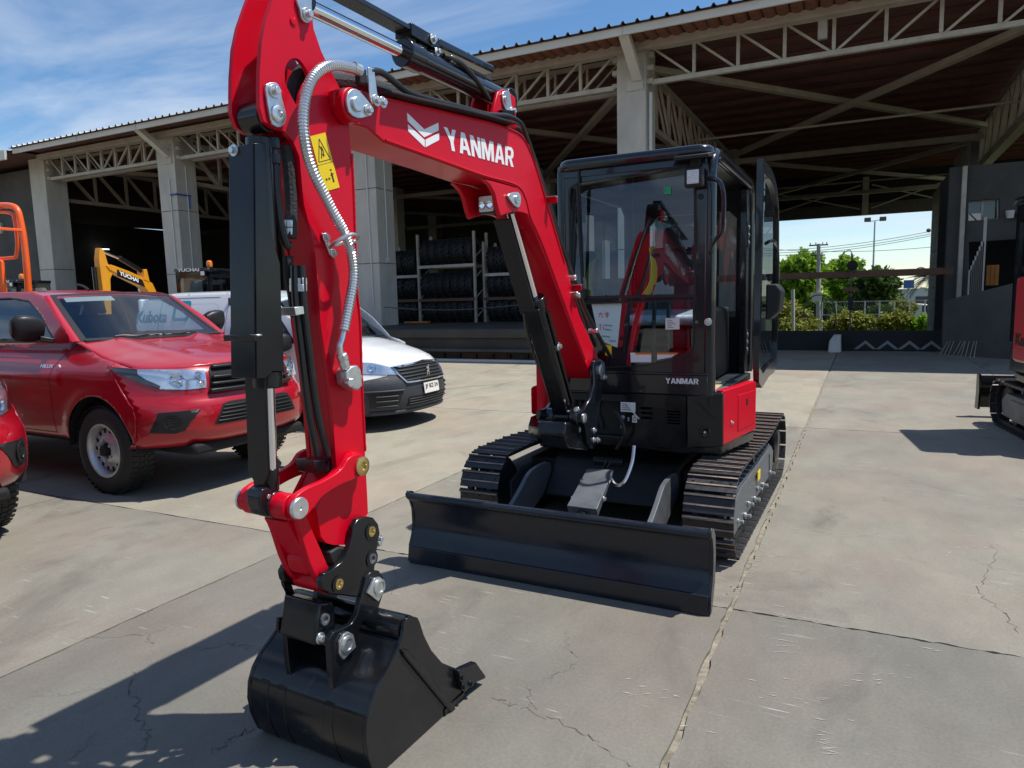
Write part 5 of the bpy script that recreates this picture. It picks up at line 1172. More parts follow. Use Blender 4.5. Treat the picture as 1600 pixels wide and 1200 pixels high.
# ---- tyre racks on the dock
def tyre_mesh(R, w, lugs):
    g = G(); pr = [(R*.58, -w*.5), (R*.75, -w*.52), (R*.93, -w*.5), (R*.985, -w*.36), (R, 0), (R*.985, w*.36), (R*.93, w*.5), (R*.75, w*.52), (R*.58, w*.5), (R*.56, 0)]
    seg = 24
    vs = [(h, r*math.cos(2*math.pi*i/seg), r*math.sin(2*math.pi*i/seg)) for r, h in pr for i in range(seg)]; n = len(pr)
    g.add(vs, [(k*seg+i, k*seg+(i+1) % seg, ((k+1) % n)*seg+(i+1) % seg, ((k+1) % n)*seg+i) for k in range(n) for i in range(seg)])
    for k in range(lugs):
        for s in (-1, 1):
            a0 = 2*math.pi*(k+(.5 if s > 0 else 0))/lugs; a1 = a0+.22; dr = .035; hw = .055
            c = []
            for (aa, hh) in ((a0, s*.02*w), (a1, s*.5*w)):
                for dd in (-hw, hw):
                    for rr in (R*.96, R+dr): c.append((hh, rr*math.cos(aa+dd), rr*math.sin(aa+dd)))
            g.add(c, [(0,1,3,2),(4,6,7,5),(0,4,5,1),(2,3,7,6),(1,5,7,3),(0,2,6,4)])
    me = g.mesh('tyre', smooth=30); me.materials.append(MATS['rubber']); return me
TYRE = tyre_mesh(.44, .27, 16)
shelves = [(.86, 4), (1.78, 3), (2.92, 2)]
def rack(x0, x1, y, zs, label, short):
    R_ = thing('tyre_rack', ((x0+x1)/2, y, .86), label, 'rack')
    for xx in (x0, x1):
        for yy in (y-.45, y+.45): G().box(xx-.04, xx+.04, yy-.04, yy+.04, .86, zs[-1]+1.1).build('rack_post', 'brace_steel', R_)
        for k in range(4): G().bar((xx, y-.45, 1.0+k*.7), (xx, y+.45, 1.5+k*.7), .03).build('rack_brace', 'brace_steel', R_)
    for z in zs[1:]:
        for yy in (y-.47, y+.47): G().box(x0-.02, x1+.02, yy-.025, yy+.025, z-.1, z).build('rack_beam', 'steel_cream' if z > 2.4 else 'rust_brown', R_)
        for k in range(int((x1-x0)/.5)+1): G().box(x0+k*.5, x0+k*.5+.08, y-.45, y+.45, z-.03, z-.001).build('rack_slat', 'brace_steel', R_)
    i = 0
    for zi, z in enumerate(zs):
        x = x0+.2
        while x < x1-.14:
            o = bpy.data.objects.new('tyre', TYRE); COL.objects.link(o); o.location = (x, y+rs.uniform(-.04, .04), z+.465); o.rotation_euler = (rs.uniform(0, 6), 0, rs.uniform(-.03, .03))
            sh_ = ('bottom row', 'middle shelf', 'top shelf')[zi]; tag(o, 'black lugged tyre standing on the %s of the %s' % (sh_, short), 'tyre', 'tyres on the %s of the %s' % (sh_, short))
            x += .30
r0 = ony(664, 400, 22).x; r1 = ony(751, 400, 22).x
rack(ony(616, 440, 22.2).x, r0-.12, 22.2, [.87, 1.72, 2.6], 'narrow steel tyre rack beside the broad concrete column on the dock', 'narrow rack by the column')
rack(r0, r1, 22.0, [.87, 1.72, 2.9], 'wide steel tyre rack with a cream top beam on the dock', 'wide rack with cream beam')
rack(r1+.15, ony(820, 440, 22.2).x+.6, 22.4, [.87, 1.72, 2.55], 'steel tyre rack seen behind the black boom cylinder', 'rack behind the boom cylinder')
for nm, lb, wood in (('timber_plank', 'pale timber plank lying at the foot of the tyre racks', 0),):
    p0 = ony(634, 508, 21.2); G().box(p0.x, p0.x+1.0, 21.1, 21.3, .865, .93).build(nm, 'wood_orange', None, label=lb, cat='plank')

# ================================================================ rear right: barrier, beam, office block
BR = thing('barrier', (-.2, 21.5, 0), 'low black barrier with grey chevrons at the end of the yard', 'barrier')
G().box(-6.2, 1.85, 21.40, 21.52, 0, .55).build('barrier_board', 'black_board', BR, bevel=.01)
for k in range(4):
    p = ony(1334+k*34, 546, 21.38); w = .42
    g = G(); g.prism([(0,0),(.28,.24),(.56,0),(.46,0),(.28,.15),(.10,0)], lambda a, b, d: Vector((p.x+a, 21.395-d, .05+b)), 0, .004); g.build('chevron', 'chevron_grey', BR, smooth=0)
p0, p1 = onz(1290, 557), onz(1312, 557)
G().loft([[(p0.x, 20.7, 0), (p1.x, 20.7, 0), (p1.x, 21.35, 0), (p0.x, 21.35, 0)], [(p0.x+.02, 20.85, .3), (p1.x-.02, 20.85, .3), (p1.x-.02, 21.35, .3), (p0.x+.02, 21.35, .3)], [(p0.x+.12, 21.0, .46), (p1.x-.02, 21.0, .46), (p1.x-.02, 21.35, .46), (p0.x+.12, 21.35, .46)]]).build('concrete_stop', 'column_concrete', None, bevel=.02, label='short sloping grey concrete block in front of the black barrier', cat='block')
G().box(-6.0, 2.1, 21.75, 21.95, 2.0, 2.18).build('brown_beam', 'rust_brown', None, bevel=.01, label='long rusty brown steel beam spanning above the black barrier', cat='beam')
for x, z, w, h in ((ony(1325, 430, 21.7).x-2.4, 2.1, .2, .03),): pass
# round mirror on a pole, and a bent lamp post
d0 = ony(1332, 415, 21.65); MP_ = thing('mirror_pole', (d0.x, 21.65, 0), 'thin dark pole carrying a round traffic mirror beside the brown beam', 'pole')
G().cyl((d0.x-.02, 21.65, 0), (d0.x-.02, 21.65, 2.65), .022, seg=8).build('pole', 'dark_steel', MP_)
G().lathe((d0.x, 21.60, d0.z), (0, -1, 0), [(.14, 0), (.14, .02), (.10, .04), (.001, .05)], 24).build('mirror', 'black_board', MP_)
q = ony(1330, 452, 21.62); G().prism([(-.2, -.05), (.2, -.05), (.16, .05), (-.16, .05)], lambda a, b, d: Vector((q.x+a, 21.6-d, q.z+b)), 0, .05).build('pole_sign', 'rust_brown', MP_)
q = ony(1329, 470, 21.6); G().box(q.x-.06, q.x+.06, 21.55, 21.62, q.z-.25, q.z+.1).build('pole_box', 'black_board', MP_)
G().tube([ony(x, y, 21.65) for x, y in ((1330,400),(1330,393),(1326,391),(1318,396),(1311,408))], .012, 6, smooth=4).build('pole_arm', 'dark_steel', MP_)
LPp = ony(1306, 500, 22.2); LPo = thing('lamp_post', (LPp.x, 22.2, 0), 'thin bent lamp post with a flat brown shade behind the barrier', 'lamp post')
G().tube([ony(x, y, 22.2) for x, y in ((1306,548),(1306,495),(1302,473),(1292,463),(1278,461),(1265,466),(1258,478),(1256,490))], .018, 6, smooth=5).build('post', 'dark_steel', LPo)
q = ony(1256, 494, 22.2); G().lathe(q+Vector((0, 0, -.04)), (0, 0, 1), [(.17, 0), (.16, .02), (.05, .07), (.02, .12)], 16).build('lamp_shade', 'rust_brown', LPo)
# side wall of the ramp
RW = [(1.83, 20.6), (3.4, 18.9), (6.5, 16.9)]
def zt_(x, y, px, py): return ony(px, py, y).z
g = G(); tops = [ony(1476, 470, 20.6).z, ony(1598, 433, 18.9).z, 2.9]
g.loft([[(x, y, 0), (x, y, t), (x+.25, y+.3, t), (x+.25, y+.3, 0)] for (x, y), t in zip(RW, tops)], closed=True)
g.build('ramp_wall', 'dark_plaster', None, smooth=0, label='dark rendered ramp wall rising to the right of the barrier', cat='wall')
OB = thing('office_block', (4.5, 24, 0), 'dark two-storey concrete office block inside the right end of the shed', 'building')
yo = 23.0
def po(x, y): p = ony(x, y, yo); return (p.x, p.z)
op = [po(1514, 378), po(1640, 370), po(1640, 470), po(1514, 470)]
w1 = [po(1513, 314), po(1562, 310), po(1562, 341), po(1513, 345)]; w2 = [po(1590, 308), po(1640, 304), po(1640, 338), po(1590, 340)]
G().prism([(po(1478,400)[0], 0), (9, 0), (9, 4.9), (po(1478,400)[0], 4.9)], lambda a, b, d: Vector((a, yo+d, b)), 0, .35, [op, w1, w2]).build('wall', 'dark_plaster', OB, smooth=0)
for w in (w1, w2):
    f = G().prism([(a, b) for a, b in w], lambda a, b, d: Vector((a, yo+.2+d, b)), 0, .05, [grow(w, .9)]).build('window', 'steel_cream', OB, smooth=0)
    G().add([Vector((a, yo+.23, b)) for a, b in grow(w, .95)], [(0, 1, 2, 3)]).build('pane', 'door_glass', f, smooth=0)
    xm = (w[0][0]+w[1][0])/2; G().box(xm-.03, xm+.03, yo+.19, yo+.26, min(p[1] for p in w), max(p[1] for p in w)).build('mullion', 'steel_cream', f)
    G().box(w[0][0], w[1][0], yo+.5, yo+.52, w[3][1]-.1, w[0][1]+.1).build('curtain', 'rust_brown', f)
G().box(po(1478,400)[0], 9, yo+2.5, yo+2.7, 0, 4.9).build('inner_wall', 'black_board', OB)
a = po(1504, 330); G().box(a[0]-.06, a[0]+.06, yo-.12, yo-.002, .3, 4.9).build('downpipe', 'steel_cream', OB, bevel=.02)
a = po(1513, 345); b = po(1533, 333); G().add([Vector((a[0], yo-.01, a[1])), Vector((b[0], yo-.01, a[1])), Vector((b[0], yo-.01, b[1])), Vector((a[0], yo-.01, b[1]))], [(0, 1, 2, 3)]).build('notice_board', 'paper_white', OB, smooth=0)
g = G(); s_ = po(1515, 334); e_ = po(1526, 345); g.bar((s_[0], yo-.014, s_[1]), (e_[0], yo-.014, e_[1]), .012, .03); g.build('notice_mark', 'decal_black', OB)
for k, px_ in enumerate((1577, 1595)):
    a = po(px_, 338); G().lathe((a[0], yo-.1, a[1]-.06), (0, 0, 1), [(.08, 0), (.11, .18), (.11, .2)], 12).build('flower_pot', 'pipe_white', OB)
for k in range(8):
    x = po(1506+k*2.7, 420)[0]; h = .75+.12*k+(.5 if k == 7 else 0); G().box(x, x+.07, yo-1.0, yo-.97, 1.35, 1.35+h).build('weathered_board', 'column_concrete', None, label='grey weathered board leaning upright in a row above the ramp wall', cat='board', group='boards leaning above the ramp wall')
a = ony(1540, 440, 22.4); b = ony(1553, 414, 22.4)
for k in range(3): G().box(a.x+k*.095, a.x+k*.095+.085, 22.35, 22.4, a.z-.1, b.z).build('orange_board', 'wood_orange', None, label='short orange timber board standing upright in front of the dark opening', cat='board', group='orange boards at the dark opening')
TW = thing('tiled_wall', (3.3, 38, 0), 'pale block wall at the far end of the shed beside the gap', 'wall')
for i in range(14):
    for j in range(7):
        y0 = 30+j*2.1; z0 = -2+i*.62; G().box(3.2, 3.5, y0+.02, y0+2.08, z0+.012, z0+.608).build('wall_panel', 'tile_wall', TW, smooth=0)
G().box(3.23, 3.48, 30, 44.7, -2.2, 6.7).build('wall_core', 'dark_plaster', TW, smooth=0)
# reinforcing rods leaning against the wall foot
for k in range(9):
    a = onz(1474+k*6, 560); a = Vector((a.x, 20.15-.09*k, 0)); b = ony(1480+k*5.5+rs.uniform(-3, 5), 533, a.y+.35)
    G().cyl(a, b, .008, seg=6).build('steel_rod', 'brace_steel', None, label='thin steel rod leaning against the foot of the ramp wall', cat='rod', group='rods leaning on the ramp wall')
# ================================================================ cars
pm('car_black', (.015, .016, .017), .42, spec=.4); pm('car_dark', (.006, .006, .007), .8)
pm('van_white', (.74, .76, .77), .3, coat=.8, coat_rough=.04); pm('van_bumper', (.035, .038, .045), .5, var=.15, vscale=30, bump=.15, bscale=120)
pm('steel_rim', (.55, .55, .56), .35, metal=.6, var=.1, vscale=10); pm('interior_grey', (.06, .06, .065), .8); pm('headliner', (.35, .36, .36), .9)
pm('lamp_bowl', (.82, .84, .85), .16, metal=.85, var=.12, vscale=14, bump=.12, bscale=20); pm('dash_grey', (.03, .032, .036), .7)
pm('kubota_teal', (.0, .28, .38), .5); pm('amber', (.8, .25, .02), .3, coat=.5)
glass('car_glass', (.72, .82, .85), 1.1); glass('lens_clear', (.9, .93, .95), 1.3)
def pip(p, poly):
    r = False; n = len(poly)
    for i in range(n):
        a, b = poly[i], poly[(i+1) % n]
        if (a[1] > p[1]) != (b[1] > p[1]) and p[0] < (b[0]-a[0])*(p[1]-a[1])/(b[1]-a[1])+a[0]: r = not r
    return r
def resamp(poly, step):
    out = []
    for i in range(len(poly)):
        a, b = Vector(poly[i]), Vector(poly[(i+1) % len(poly)]); n = max(1, int((b-a).length/step))
        out += [tuple(a.lerp(b, k/n)) for k in range(n)]
    return out
def sheet(g, poly, fn, step=.06, holes=()):
    """curved panel: 2-D outline filled with a fine net and laid on fn(a, b)"""
    poly = resamp(poly, step); holes = [resamp(h, step) for h in holes]
    co = []; ed = []
    for lp in [poly]+holes:
        b = len(co); co += [Vector(p) for p in lp]; ed += [(b+i, b+(i+1) % len(lp)) for i in range(len(lp))]
    xs_ = [p[0] for p in poly]; ys_ = [p[1] for p in poly]
    y = min(ys_)+step*.5; r = 0
    while y < max(ys_):
        x = min(xs_)+step*(.5+.5*(r % 2))
        while x < max(xs_):
            if pip((x, y), poly) and not any(pip((x, y), h) for h in holes): co.append(Vector((x, y)))
            x += step
        y += step*.87; r += 1
    vv, ee, ff, _, _, _ = geometry.delaunay_2d_cdt(co, ed, [], 0, 1e-5)
    keep = []
    for f in ff:
        c = sum((vv[i] for i in f), Vector((0, 0)))/len(f)
        if pip(c, poly) and not any(pip(c, h) for h in holes): keep.append(tuple(f))
    g.add([fn(p.x, p.y) for p in vv], keep); return g
def arc(cx, cz, r, a0, a1, n=12): return [(cx+r*math.cos(math.radians(a0+(a1-a0)*i/n)), cz+r*math.sin(math.radians(a0+(a1-a0)*i/n))) for i in range(n+1)]
def lerp_tab(tab, x):
    for (a, b), (c, d) in zip(tab, tab[1:]):
        if a <= x <= c or a >= x >= c: return b+(d-b)*((x-a)/(c-a) if c != a else 0)
    return tab[0][1] if abs(x-tab[0][0]) < abs(x-tab[-1][0]) else tab[-1][1]
def add_thick(o, t=.004):
    m = o.modifiers.new('skin', 'SOLIDIFY'); m.thickness = t; m.offset = -1; return o
def wheel(parent, x, y, s, R, w, rim_r, mat_rim='steel_rim', holes=14, hub='car_dark'):
    ty = G(); d = Vector((0, s, 0)); o = Vector((x, y, R))
    ty.lathe(o-d*(w/2), d, [(rim_r, .02), (rim_r+.02, .0), (R*.8, -.006), (R*.93, .008), (R*.985, .03), (R, .06), (R, w-.06), (R*.985, w-.03), (R*.93, w-.008), (R*.8, w+.006), (rim_r+.02, w), (rim_r, w-.02)], 48, cap=False)
    for k in range(48):
        a = 2*math.pi*k/48
        for j, (h0, h1) in enumerate(((.012, .07), (.08, w*.5-.005), (w*.5+.005, w-.08), (w-.07, w-.012))):
            aa = a+(.03 if j % 2 else 0); e1_ = Vector((math.cos(aa), 0, math.sin(aa))); e2_ = Vector((-math.sin(aa), 0, math.cos(aa)))
            c0 = o-d*(w/2)+d*h0+e1_*(R-.002); c1_ = o-d*(w/2)+d*h1+e1_*(R-.002)
            ty.add([c0-e2_*.016, c0+e2_*.016, c1_+e2_*.016, c1_-e2_*.016, c0-e2_*.014+e1_*.008, c0+e2_*.014+e1_*.008, c1_+e2_*.014+e1_*.008, c1_-e2_*.014+e1_*.008], [(0,1,5,4),(1,2,6,5),(2,3,7,6),(3,0,4,7),(4,5,6,7)])
    T = ty.build('tyre', 'rubber', parent, smooth=40)
    rm = G(); rm.lathe(o+d*(w/2-.10), d, [(rim_r*.30, .050), (rim_r*.36, .075), (rim_r*.5, .070), (rim_r*.62, .045), (rim_r*.82, .035), (rim_r*.86, .02), (rim_r*.90, .07), (rim_r*.97, .092), (rim_r+.012, .095), (rim_r+.012, .085), (rim_r, -.08)], 40, cap=False)
    RM = rm.build('rim', mat_rim, T, smooth=40)
    for k in range(holes):
        a = 2*math.pi*k/holes; c = o+Vector((math.cos(a), 0, math.sin(a)))*(rim_r*.735)+d*(w/2-.06)
        n_ = (d*1.0+Vector((math.cos(a), 0, math.sin(a)))*.07).normalized(); ex = Vector((math.cos(a), 0, math.sin(a))); ey = Vector((-math.sin(a), 0, math.cos(a)))
        g = G(); g.add([c+n_*.0025+ex*(.028*math.cos(t))+ey*(.018*math.sin(t)) for t in [2*math.pi*i/14 for i in range(14)]], [tuple(range(14))]); g.build('rim_hole', 'car_dark', T, smooth=0)
    hb = G(); hb.lathe(o+d*(w/2-.06), d, [(rim_r*.32, 0), (rim_r*.30, .01), (rim_r*.22, .03), (rim_r*.2, .06), (.001, .062)], 24); hb.build('hub', hub, T)
    for k in range(6):
        a = 2*math.pi*(k+.5)/6; G().cyl(o+Vector((math.cos(a), 0, math.sin(a)))*(rim_r*.41)+d*(w/2-.035), o+Vector((math.cos(a), 0, math.sin(a)))*(rim_r*.41)+d*(w/2-.008), .012, seg=6).build('wheel_nut', 'zinc', T)
    G().cyl(o-d*.08, o+d*(w/2-.09), rim_r*.95, seg=24).build('brake_drum', 'car_dark', T)
    return T

def pickup(loc, yaw, label, group=None):
    C = thing('pickup_truck', loc, label, 'pickup truck', group, rotz=yaw, local=True)
    V = Vector
    XP = [(.44, .84), (.50, .93), (.58, .955), (.70, .965), (.78, .95), (.86, .90), (.92, .895), (1.02, .885), (1.08, .85), (1.13, .78)]
    def F(y, z, d=0.0):
        t = min(1, abs(y)/.9); k = .40 if z < .82 else .40+.14*min(1, (z-.82)/.2)
        return V((lerp_tab(XP, z)-.05*t*t-k*t**4.2+d, y, z))
    def Fn(y, z, d): # offset along the approximate outward normal
        p = F(y, z); e = .01; n = (F(y+e, z)-F(y-e, z)).cross(F(y, z+e)-F(y, z-e)).normalized(); return p+n*d
    # --- front (bumper and nose)
    fr = [(-.9, .44), (.9, .44), (.9, 1.10), (.86, 1.11), (.6, 1.12), (0, 1.13), (-.6, 1.12), (-.86, 1.11), (-.9, 1.10)]
    BODY = add_thick(sheet(G(), fr, lambda a, b: F(a, b), .035).build('front_body', 'red_car', C, smooth=60))
    # --- hood
    ZC = [(-.40, 1.335), (-.1, 1.285), (.3, 1.235), (.6, 1.185), (.75, 1.15), (.82, 1.115)]
    ZE = [(-.40, 1.325), (-.1, 1.215), (.1, 1.175), (.35, 1.15), (.6, 1.12), (.82, 1.09)]
    def hood(x, y):
        t = min(1, abs(y)/.79); xx = x-.34*t**4*(max(0, x+.1)/.9); zc, ze = lerp_tab(ZC, x), lerp_tab(ZE, x)
        z = zc+(ze-zc)*t**2.2+.022*math.exp(-((abs(y)-.42)/.09)**2)*min(1, max(0, (.75-x)/.4)); return V((xx, y, z))
    add_thick(sheet(G(), [(-.40, -.79), (.815, -.79), (.82, 0), (.815, .79), (-.40, .79), (-.33, 0)], hood, .06).build('hood', 'red_car', C, smooth=60))
    # --- body sides with wheel arches
    def side(sg):
        def fn(x, z):
            y = .905-.10*max(0, (z-1.02)/.20)**1.6-.035*max(0, (.75-z)/.3)**2
            xe = F(.9, min(1.1, max(.45, z))).x
            y += .014*math.exp(-((z-1.0)/.05)**2)*(1 if x < -.5 else .3)
            # flared arch lips
            for cx in (0, -3.085):
                r = math.hypot(x-cx, z-.40); y += .016*math.exp(-((r-.48)/.07)**2)
            if x > xe-.08 and z < 1.12: y += (.9-y)*min(1, (x-xe+.08)/.08)
            return V((x, sg*y, z))
        return fn
    out = [(F(.9, .45).x, .45), (.465, .47)]+arc(0, .40, .47, 10, 172, 18)+[(-.50, .47), (-2.58, .47)]+arc(-3.085, .40, .49, 8, 172, 18)+[(-3.60, .5), (-4.30, .58), (-4.30, 1.20), (-3.0, 1.24), (-.80, 1.325), (-.40, 1.325), (-.1, 1.215), (.1, 1.175), (.25, 1.15)]+[(F(.9, z).x+.004, z) for z in (1.10, 1.05, 1.0, .95, .9, .85, .8, .75, .7, .65, .6, .55, .5)]
    for sg in (-1, 1):
        S = add_thick(sheet(G(), out, side(sg), .032).build('body_side', 'red_car', C, smooth=60))
        for cx in (0, -3.085):     # inner arches
            G().loft([[V((cx+.485*math.cos(math.radians(a)), sg*yy, .40+.485*math.sin(math.radians(a)))) for a in range(0, 181, 12)] for yy in (.55, .885)], closed=False, caps=(False, False)).build('wheel_housing', 'car_dark', C)
        fn = side(sg)
        def groove(pts, name='panel_gap', w=.006):
            q = []
            for a, b in zip(pts, pts[1:]): q += [(a[0]+(b[0]-a[0])*k/6, a[1]+(b[1]-a[1])*k/6) for k in range(6)]
            q.append(pts[-1]); g = G()
            for a, b in zip(q, q[1:]):
                dx, dz = b[0]-a[0], b[1]-a[1]; l_ = math.hypot(dx, dz); nx, nz = -dz/l_*w/2, dx/l_*w/2
                g.add([fn(a[0]-nx, a[1]-nz)+V((0, sg*.0015, 0)), fn(b[0]-nx, b[1]-nz)+V((0, sg*.0015, 0)), fn(b[0]+nx, b[1]+nz)+V((0, sg*.0015, 0)), fn(a[0]+nx, a[1]+nz)+V((0, sg*.0015, 0))], [(0, 1, 2, 3)])
            g.build(name, 'car_dark', C, smooth=0, recalc=False)
        groove([(-.66, .50), (-.66, .9), (-.62, 1.1), (-.46, 1.31)]); groove([(-1.95, .5), (-1.98, .9), (-1.95, 1.27)]); groove([(-2.95, 1.24), (-2.97, .95), (-2.72, .75)])
        groove([(-.66, .51), (-2.5, .51)])
        # door handle
        for hx in (-1.75, -2.75):
            G().box(hx-.1, hx+.1, *sorted((sg*.90, sg*.945)), 1.06, 1.095).build('door_handle', 'car_black', C, bevel=.012)
        # badge on the front wing
        bx = (-.82, -.62) if sg < 0 else (-.62, -.82)
        text_g('HILUX', lambda a, b, d, bx=bx, fn=fn, sg=sg: fn(bx[0]+(a if sg < 0 else -a), 1.095+b)+V((0, sg*.004, 0)), .03, .2, bold=.03).build('badge', 'chrome', C, smooth=0, recalc=False)
        p = fn(-.53, 1.105); G().lathe(p, (0, sg, 0), [(.022, -.002), (.018, .008), (.001, .01)], 14).build('indicator', 'lamp_lens', C)
    for sg in (-1, 1):
        fs_ = side(sg); tops_ = [(-.40, 1.325), (-.1, 1.215), (.1, 1.175), (.25, 1.15), (F(.9, 1.10).x, 1.10)]
        def wing(u, v):
            a = hood(-.40+1.2*v, sg*.79)-V((0, 0, .006)); xb = min(a.x, tops_[-1][0]); zb = lerp_tab(tops_, xb) if a.x < tops_[-1][0] else 1.10
            b = fs_(xb, zb) if a.x <= tops_[-1][0] else F(sg*(.9-(a.x-tops_[-1][0])*.55), 1.10)
            m_ = (a+b)/2+V((0, 0, .006)); return a*(1-u)**2+m_*2*u*(1-u)+b*u*u
        G().grid(wing, 5, 24).build('wing_top', 'red_car', C, smooth=60)
    # --- headlamps
    for sg in (-1, 1):
        hl_ = [(.46, .925), (.44, 1.07), (.60, 1.085), (.80, 1.10), (.893, 1.125), (.885, 1.075), (.80, .975), (.74, .935), (.60, .92)]
        hl_ = [(sg*a, b) for a, b in hl_]
        H = sheet(G(), hl_, lambda a, b: Fn(a, min(b, 1.12), .006), .03).build('headlamp', 'lamp_bowl', C, smooth=60)
        dk = [(sg*a, b) for a, b in [(.893, 1.125), (.885, 1.075), (.80, .975), (.745, .935), (.735, .96), (.79, 1.02), (.81, 1.06), (.80, 1.10)]]
        sheet(G(), dk, lambda a, b: Fn(a, min(b, 1.12), .009), .03).build('headlamp_bezel', 'car_black', H)
        for cy_, cz_, rr in ((.645, 1.0, .062), (.50, 1.035, .03), (.50, .965, .03)):
            c = Fn(sg*cy_, cz_, .012); n_ = (Fn(sg*cy_, cz_, .1)-Fn(sg*cy_, cz_, 0)).normalized()
            G().lathe(c, n_, [(rr, -.01), (rr, .004), (rr*.9, .006), (rr*.6, -.004), (rr*.25, .004), (.001, .006)], 24).build('reflector', 'chrome', H)
        sheet(G(), grow(hl_, .985), lambda a, b: Fn(a, min(b, 1.115), .022), .04).build('headlamp_lens', 'lens_clear', H, smooth=60)
    # --- grille
    gr_ = [(-.43, .925), (-.46, .87), (.46, .87), (.43, .925), (.41, 1.06), (.36, 1.105), (-.36, 1.105), (-.41, 1.06)]
    GR = sheet(G(), gr_, lambda a, b: Fn(a, b, .006), .05).build('grille', 'car_dark', C)
    for z, h, w_ in ((1.085, .035, .38), (1.01, .03, .41), (.955, .03, .425), (.895, .045, .445)):
        g = G(); n = 16; lp_ = []
        for k in range(n+1):
            y = -w_+2*w_*k/n; p = Fn(y, z, .012); lp_.append([p+V((0, 0, -h/2)), p+V((.035, 0, -h*.3)), p+V((.035, 0, h*.3)), p+V((0, 0, h/2))])
        g.loft(lp_); g.build('grille_bar', 'car_black', GR, bevel=.006)
    G().lathe(Fn(0, .985, .04), (1, 0, 0), [(.075, 0), (.078, .01), (.06, .016), (.001, .016)], 28).build('emblem', 'chrome', GR)
    # --- lower grille and fog recesses
    lgr = [(-.46, .61), (.46, .61), (.37, .775), (.3, .79), (-.3, .79), (-.37, .775)]
    LG = sheet(G(), lgr, lambda a, b: Fn(a, b, .005), .05).build('lower_grille', 'car_dark', C)
    for z in (.64, .67, .70, .73, .76):
        w_ = .46-(z-.61)*.55-.02; g = G()
        g.tube([Fn(-w_+2*w_*k/12, z, .010) for k in range(13)], .0045, 5); g.build('grille_bar', 'car_black', LG)
    for sg in (-1, 1):
        fg = [(sg*a, b) for a, b in [(.55, .755), (.80, .745), (.845, .58), (.72, .565), (.665, .585), (.63, .66)]]
        FG = sheet(G(), fg, lambda a, b: Fn(a, b, .005), .04).build('fog_recess', 'car_black', C)
        c = Fn(sg*.735, .665, .008); n_ = (Fn(sg*.735, .665, .1)-Fn(sg*.735, .665, 0)).normalized()
        G().lathe(c, n_, [(.068, 0), (.068, .006), (.058, .004), (.056, -.002), (.001, .0)], 24).build('fog_blank', 'car_black', FG)
        for dz in (-.02, 0, .02): G().bar(c+V((0, -.04, dz))+n_*.004, c+V((0, .04, dz))+n_*.004, .006).build('fog_rib', 'car_dark', FG)
    # bumper underside and valance
    G().box(.25, .86, -.62, .62, .36, .46).build('valance', 'car_dark', C, bevel=.03)
    G().box(-4.2, .42, -.74, .74, .40, .95).build('underbody', 'car_dark', C)
    # --- cabin
    def cab_y(z): return .815-.16*max(0, (z-1.30)/.48)**1.3
    def cab_s(sg, d=0.0): return lambda x, z: V((x, sg*(cab_y(z)+d), z))
    win_f = [(-.72, 1.355), (-1.00, 1.56), (-1.28, 1.70), (-1.62, 1.735), (-1.90, 1.735), (-1.93, 1.335)]
    win_r = [(-2.02, 1.335), (-2.0, 1.735), (-2.45, 1.72), (-2.62, 1.64), (-2.68, 1.32)]
    side_o = [(-.40, 1.315), (-.66, 1.51), (-1.02, 1.735), (-1.25, 1.785), (-1.8, 1.80), (-2.4, 1.785), (-2.72, 1.70), (-3.0, 1.24), (-.80, 1.30)]
    for sg in (-1, 1):
        S = add_thick(sheet(G(), side_o, cab_s(sg), .04, [win_f, win_r]).build('cab_side', 'red_car', C, smooth=60), .004)
        for w_ in (win_f, win_r):
            sheet(G(), grow(w_, 1.02), cab_s(sg, -.014), .15).build('side_window', 'car_glass', S, smooth=60)
            sheet(G(), grow(w_, 1.05), cab_s(sg, .002), .08, [grow(w_, .97)]).build('window_seal', 'car_black', S)
        G().bar(V((-.74, sg*.835, 1.335)), V((-2.7, sg*.835, 1.305)), .02, .022).build('belt_trim', 'car_black', S)
        # mirror
        mg = G(); prf = [(0, 0), (.05, .02), (.10, .09), (.11, .17), (.09, .22), (.02, .235), (-.04, .20), (-.05, .08)]
        rings_ = []
        for t, sc in ((0, .72), (.25, .95), (.6, 1), (.9, .9), (1, .6)):
            rings_.append([V((-.78+p[0]*.9*sc*(1-.2*t)-.02, sg*(.86+.25*t), 1.325+.02*t+(p[1]-.1)*sc+.1)) for p in smooth2(prf, 3)])
        mg.loft(rings_); mg.build('door_mirror', 'car_black', C, smooth=60)
        G().bar(V((-.72, sg*.80, 1.33)), V((-.76, sg*.90, 1.36)), .07, .05).build('mirror_arm', 'car_black', C, bevel=.01)
        # inner door/seat
        G().box(-1.95, -1.45, *sorted((sg*.12, sg*.62)), .85, 1.1).build('seat', 'interior_grey', C, bevel=.05)
        G().prism([(-1.95, 1.05), (-1.80, 1.05), (-1.95, 1.55), (-2.1, 1.55)], lambda a, b, d: V((a, d, b)), *sorted((sg*.14, sg*.60))).build('seat_back', 'interior_grey', C, bevel=.04)
        G().prism([(-2.0, 1.56), (-1.92, 1.56), (-1.98, 1.72), (-2.06, 1.72)], lambda a, b, d: V((a, d, b)), *sorted((sg*.26, sg*.48))).build('headrest', 'interior_grey', C, bevel=.03)
    def ws(u, v, d=0.0):
        y = (u*2-1); hw_ = .745+(.625-.745)*v; x = -.40+(-1.03+.40)*v; z = 1.325+(1.745-1.325)*v
        return V((x+.10*(1-y*y)*(1-.3*v)+d*.56, y*hw_, z+.02*(1-y*y)*v+d*.8))
    add_thick(G().grid(lambda u, v: ws(u, v), 16, 10).build('windscreen', 'car_glass', C, smooth=60), .002) if False else G().grid(lambda u, v: ws(u, v), 16, 10).build('windscreen', 'car_glass', C, smooth=60)
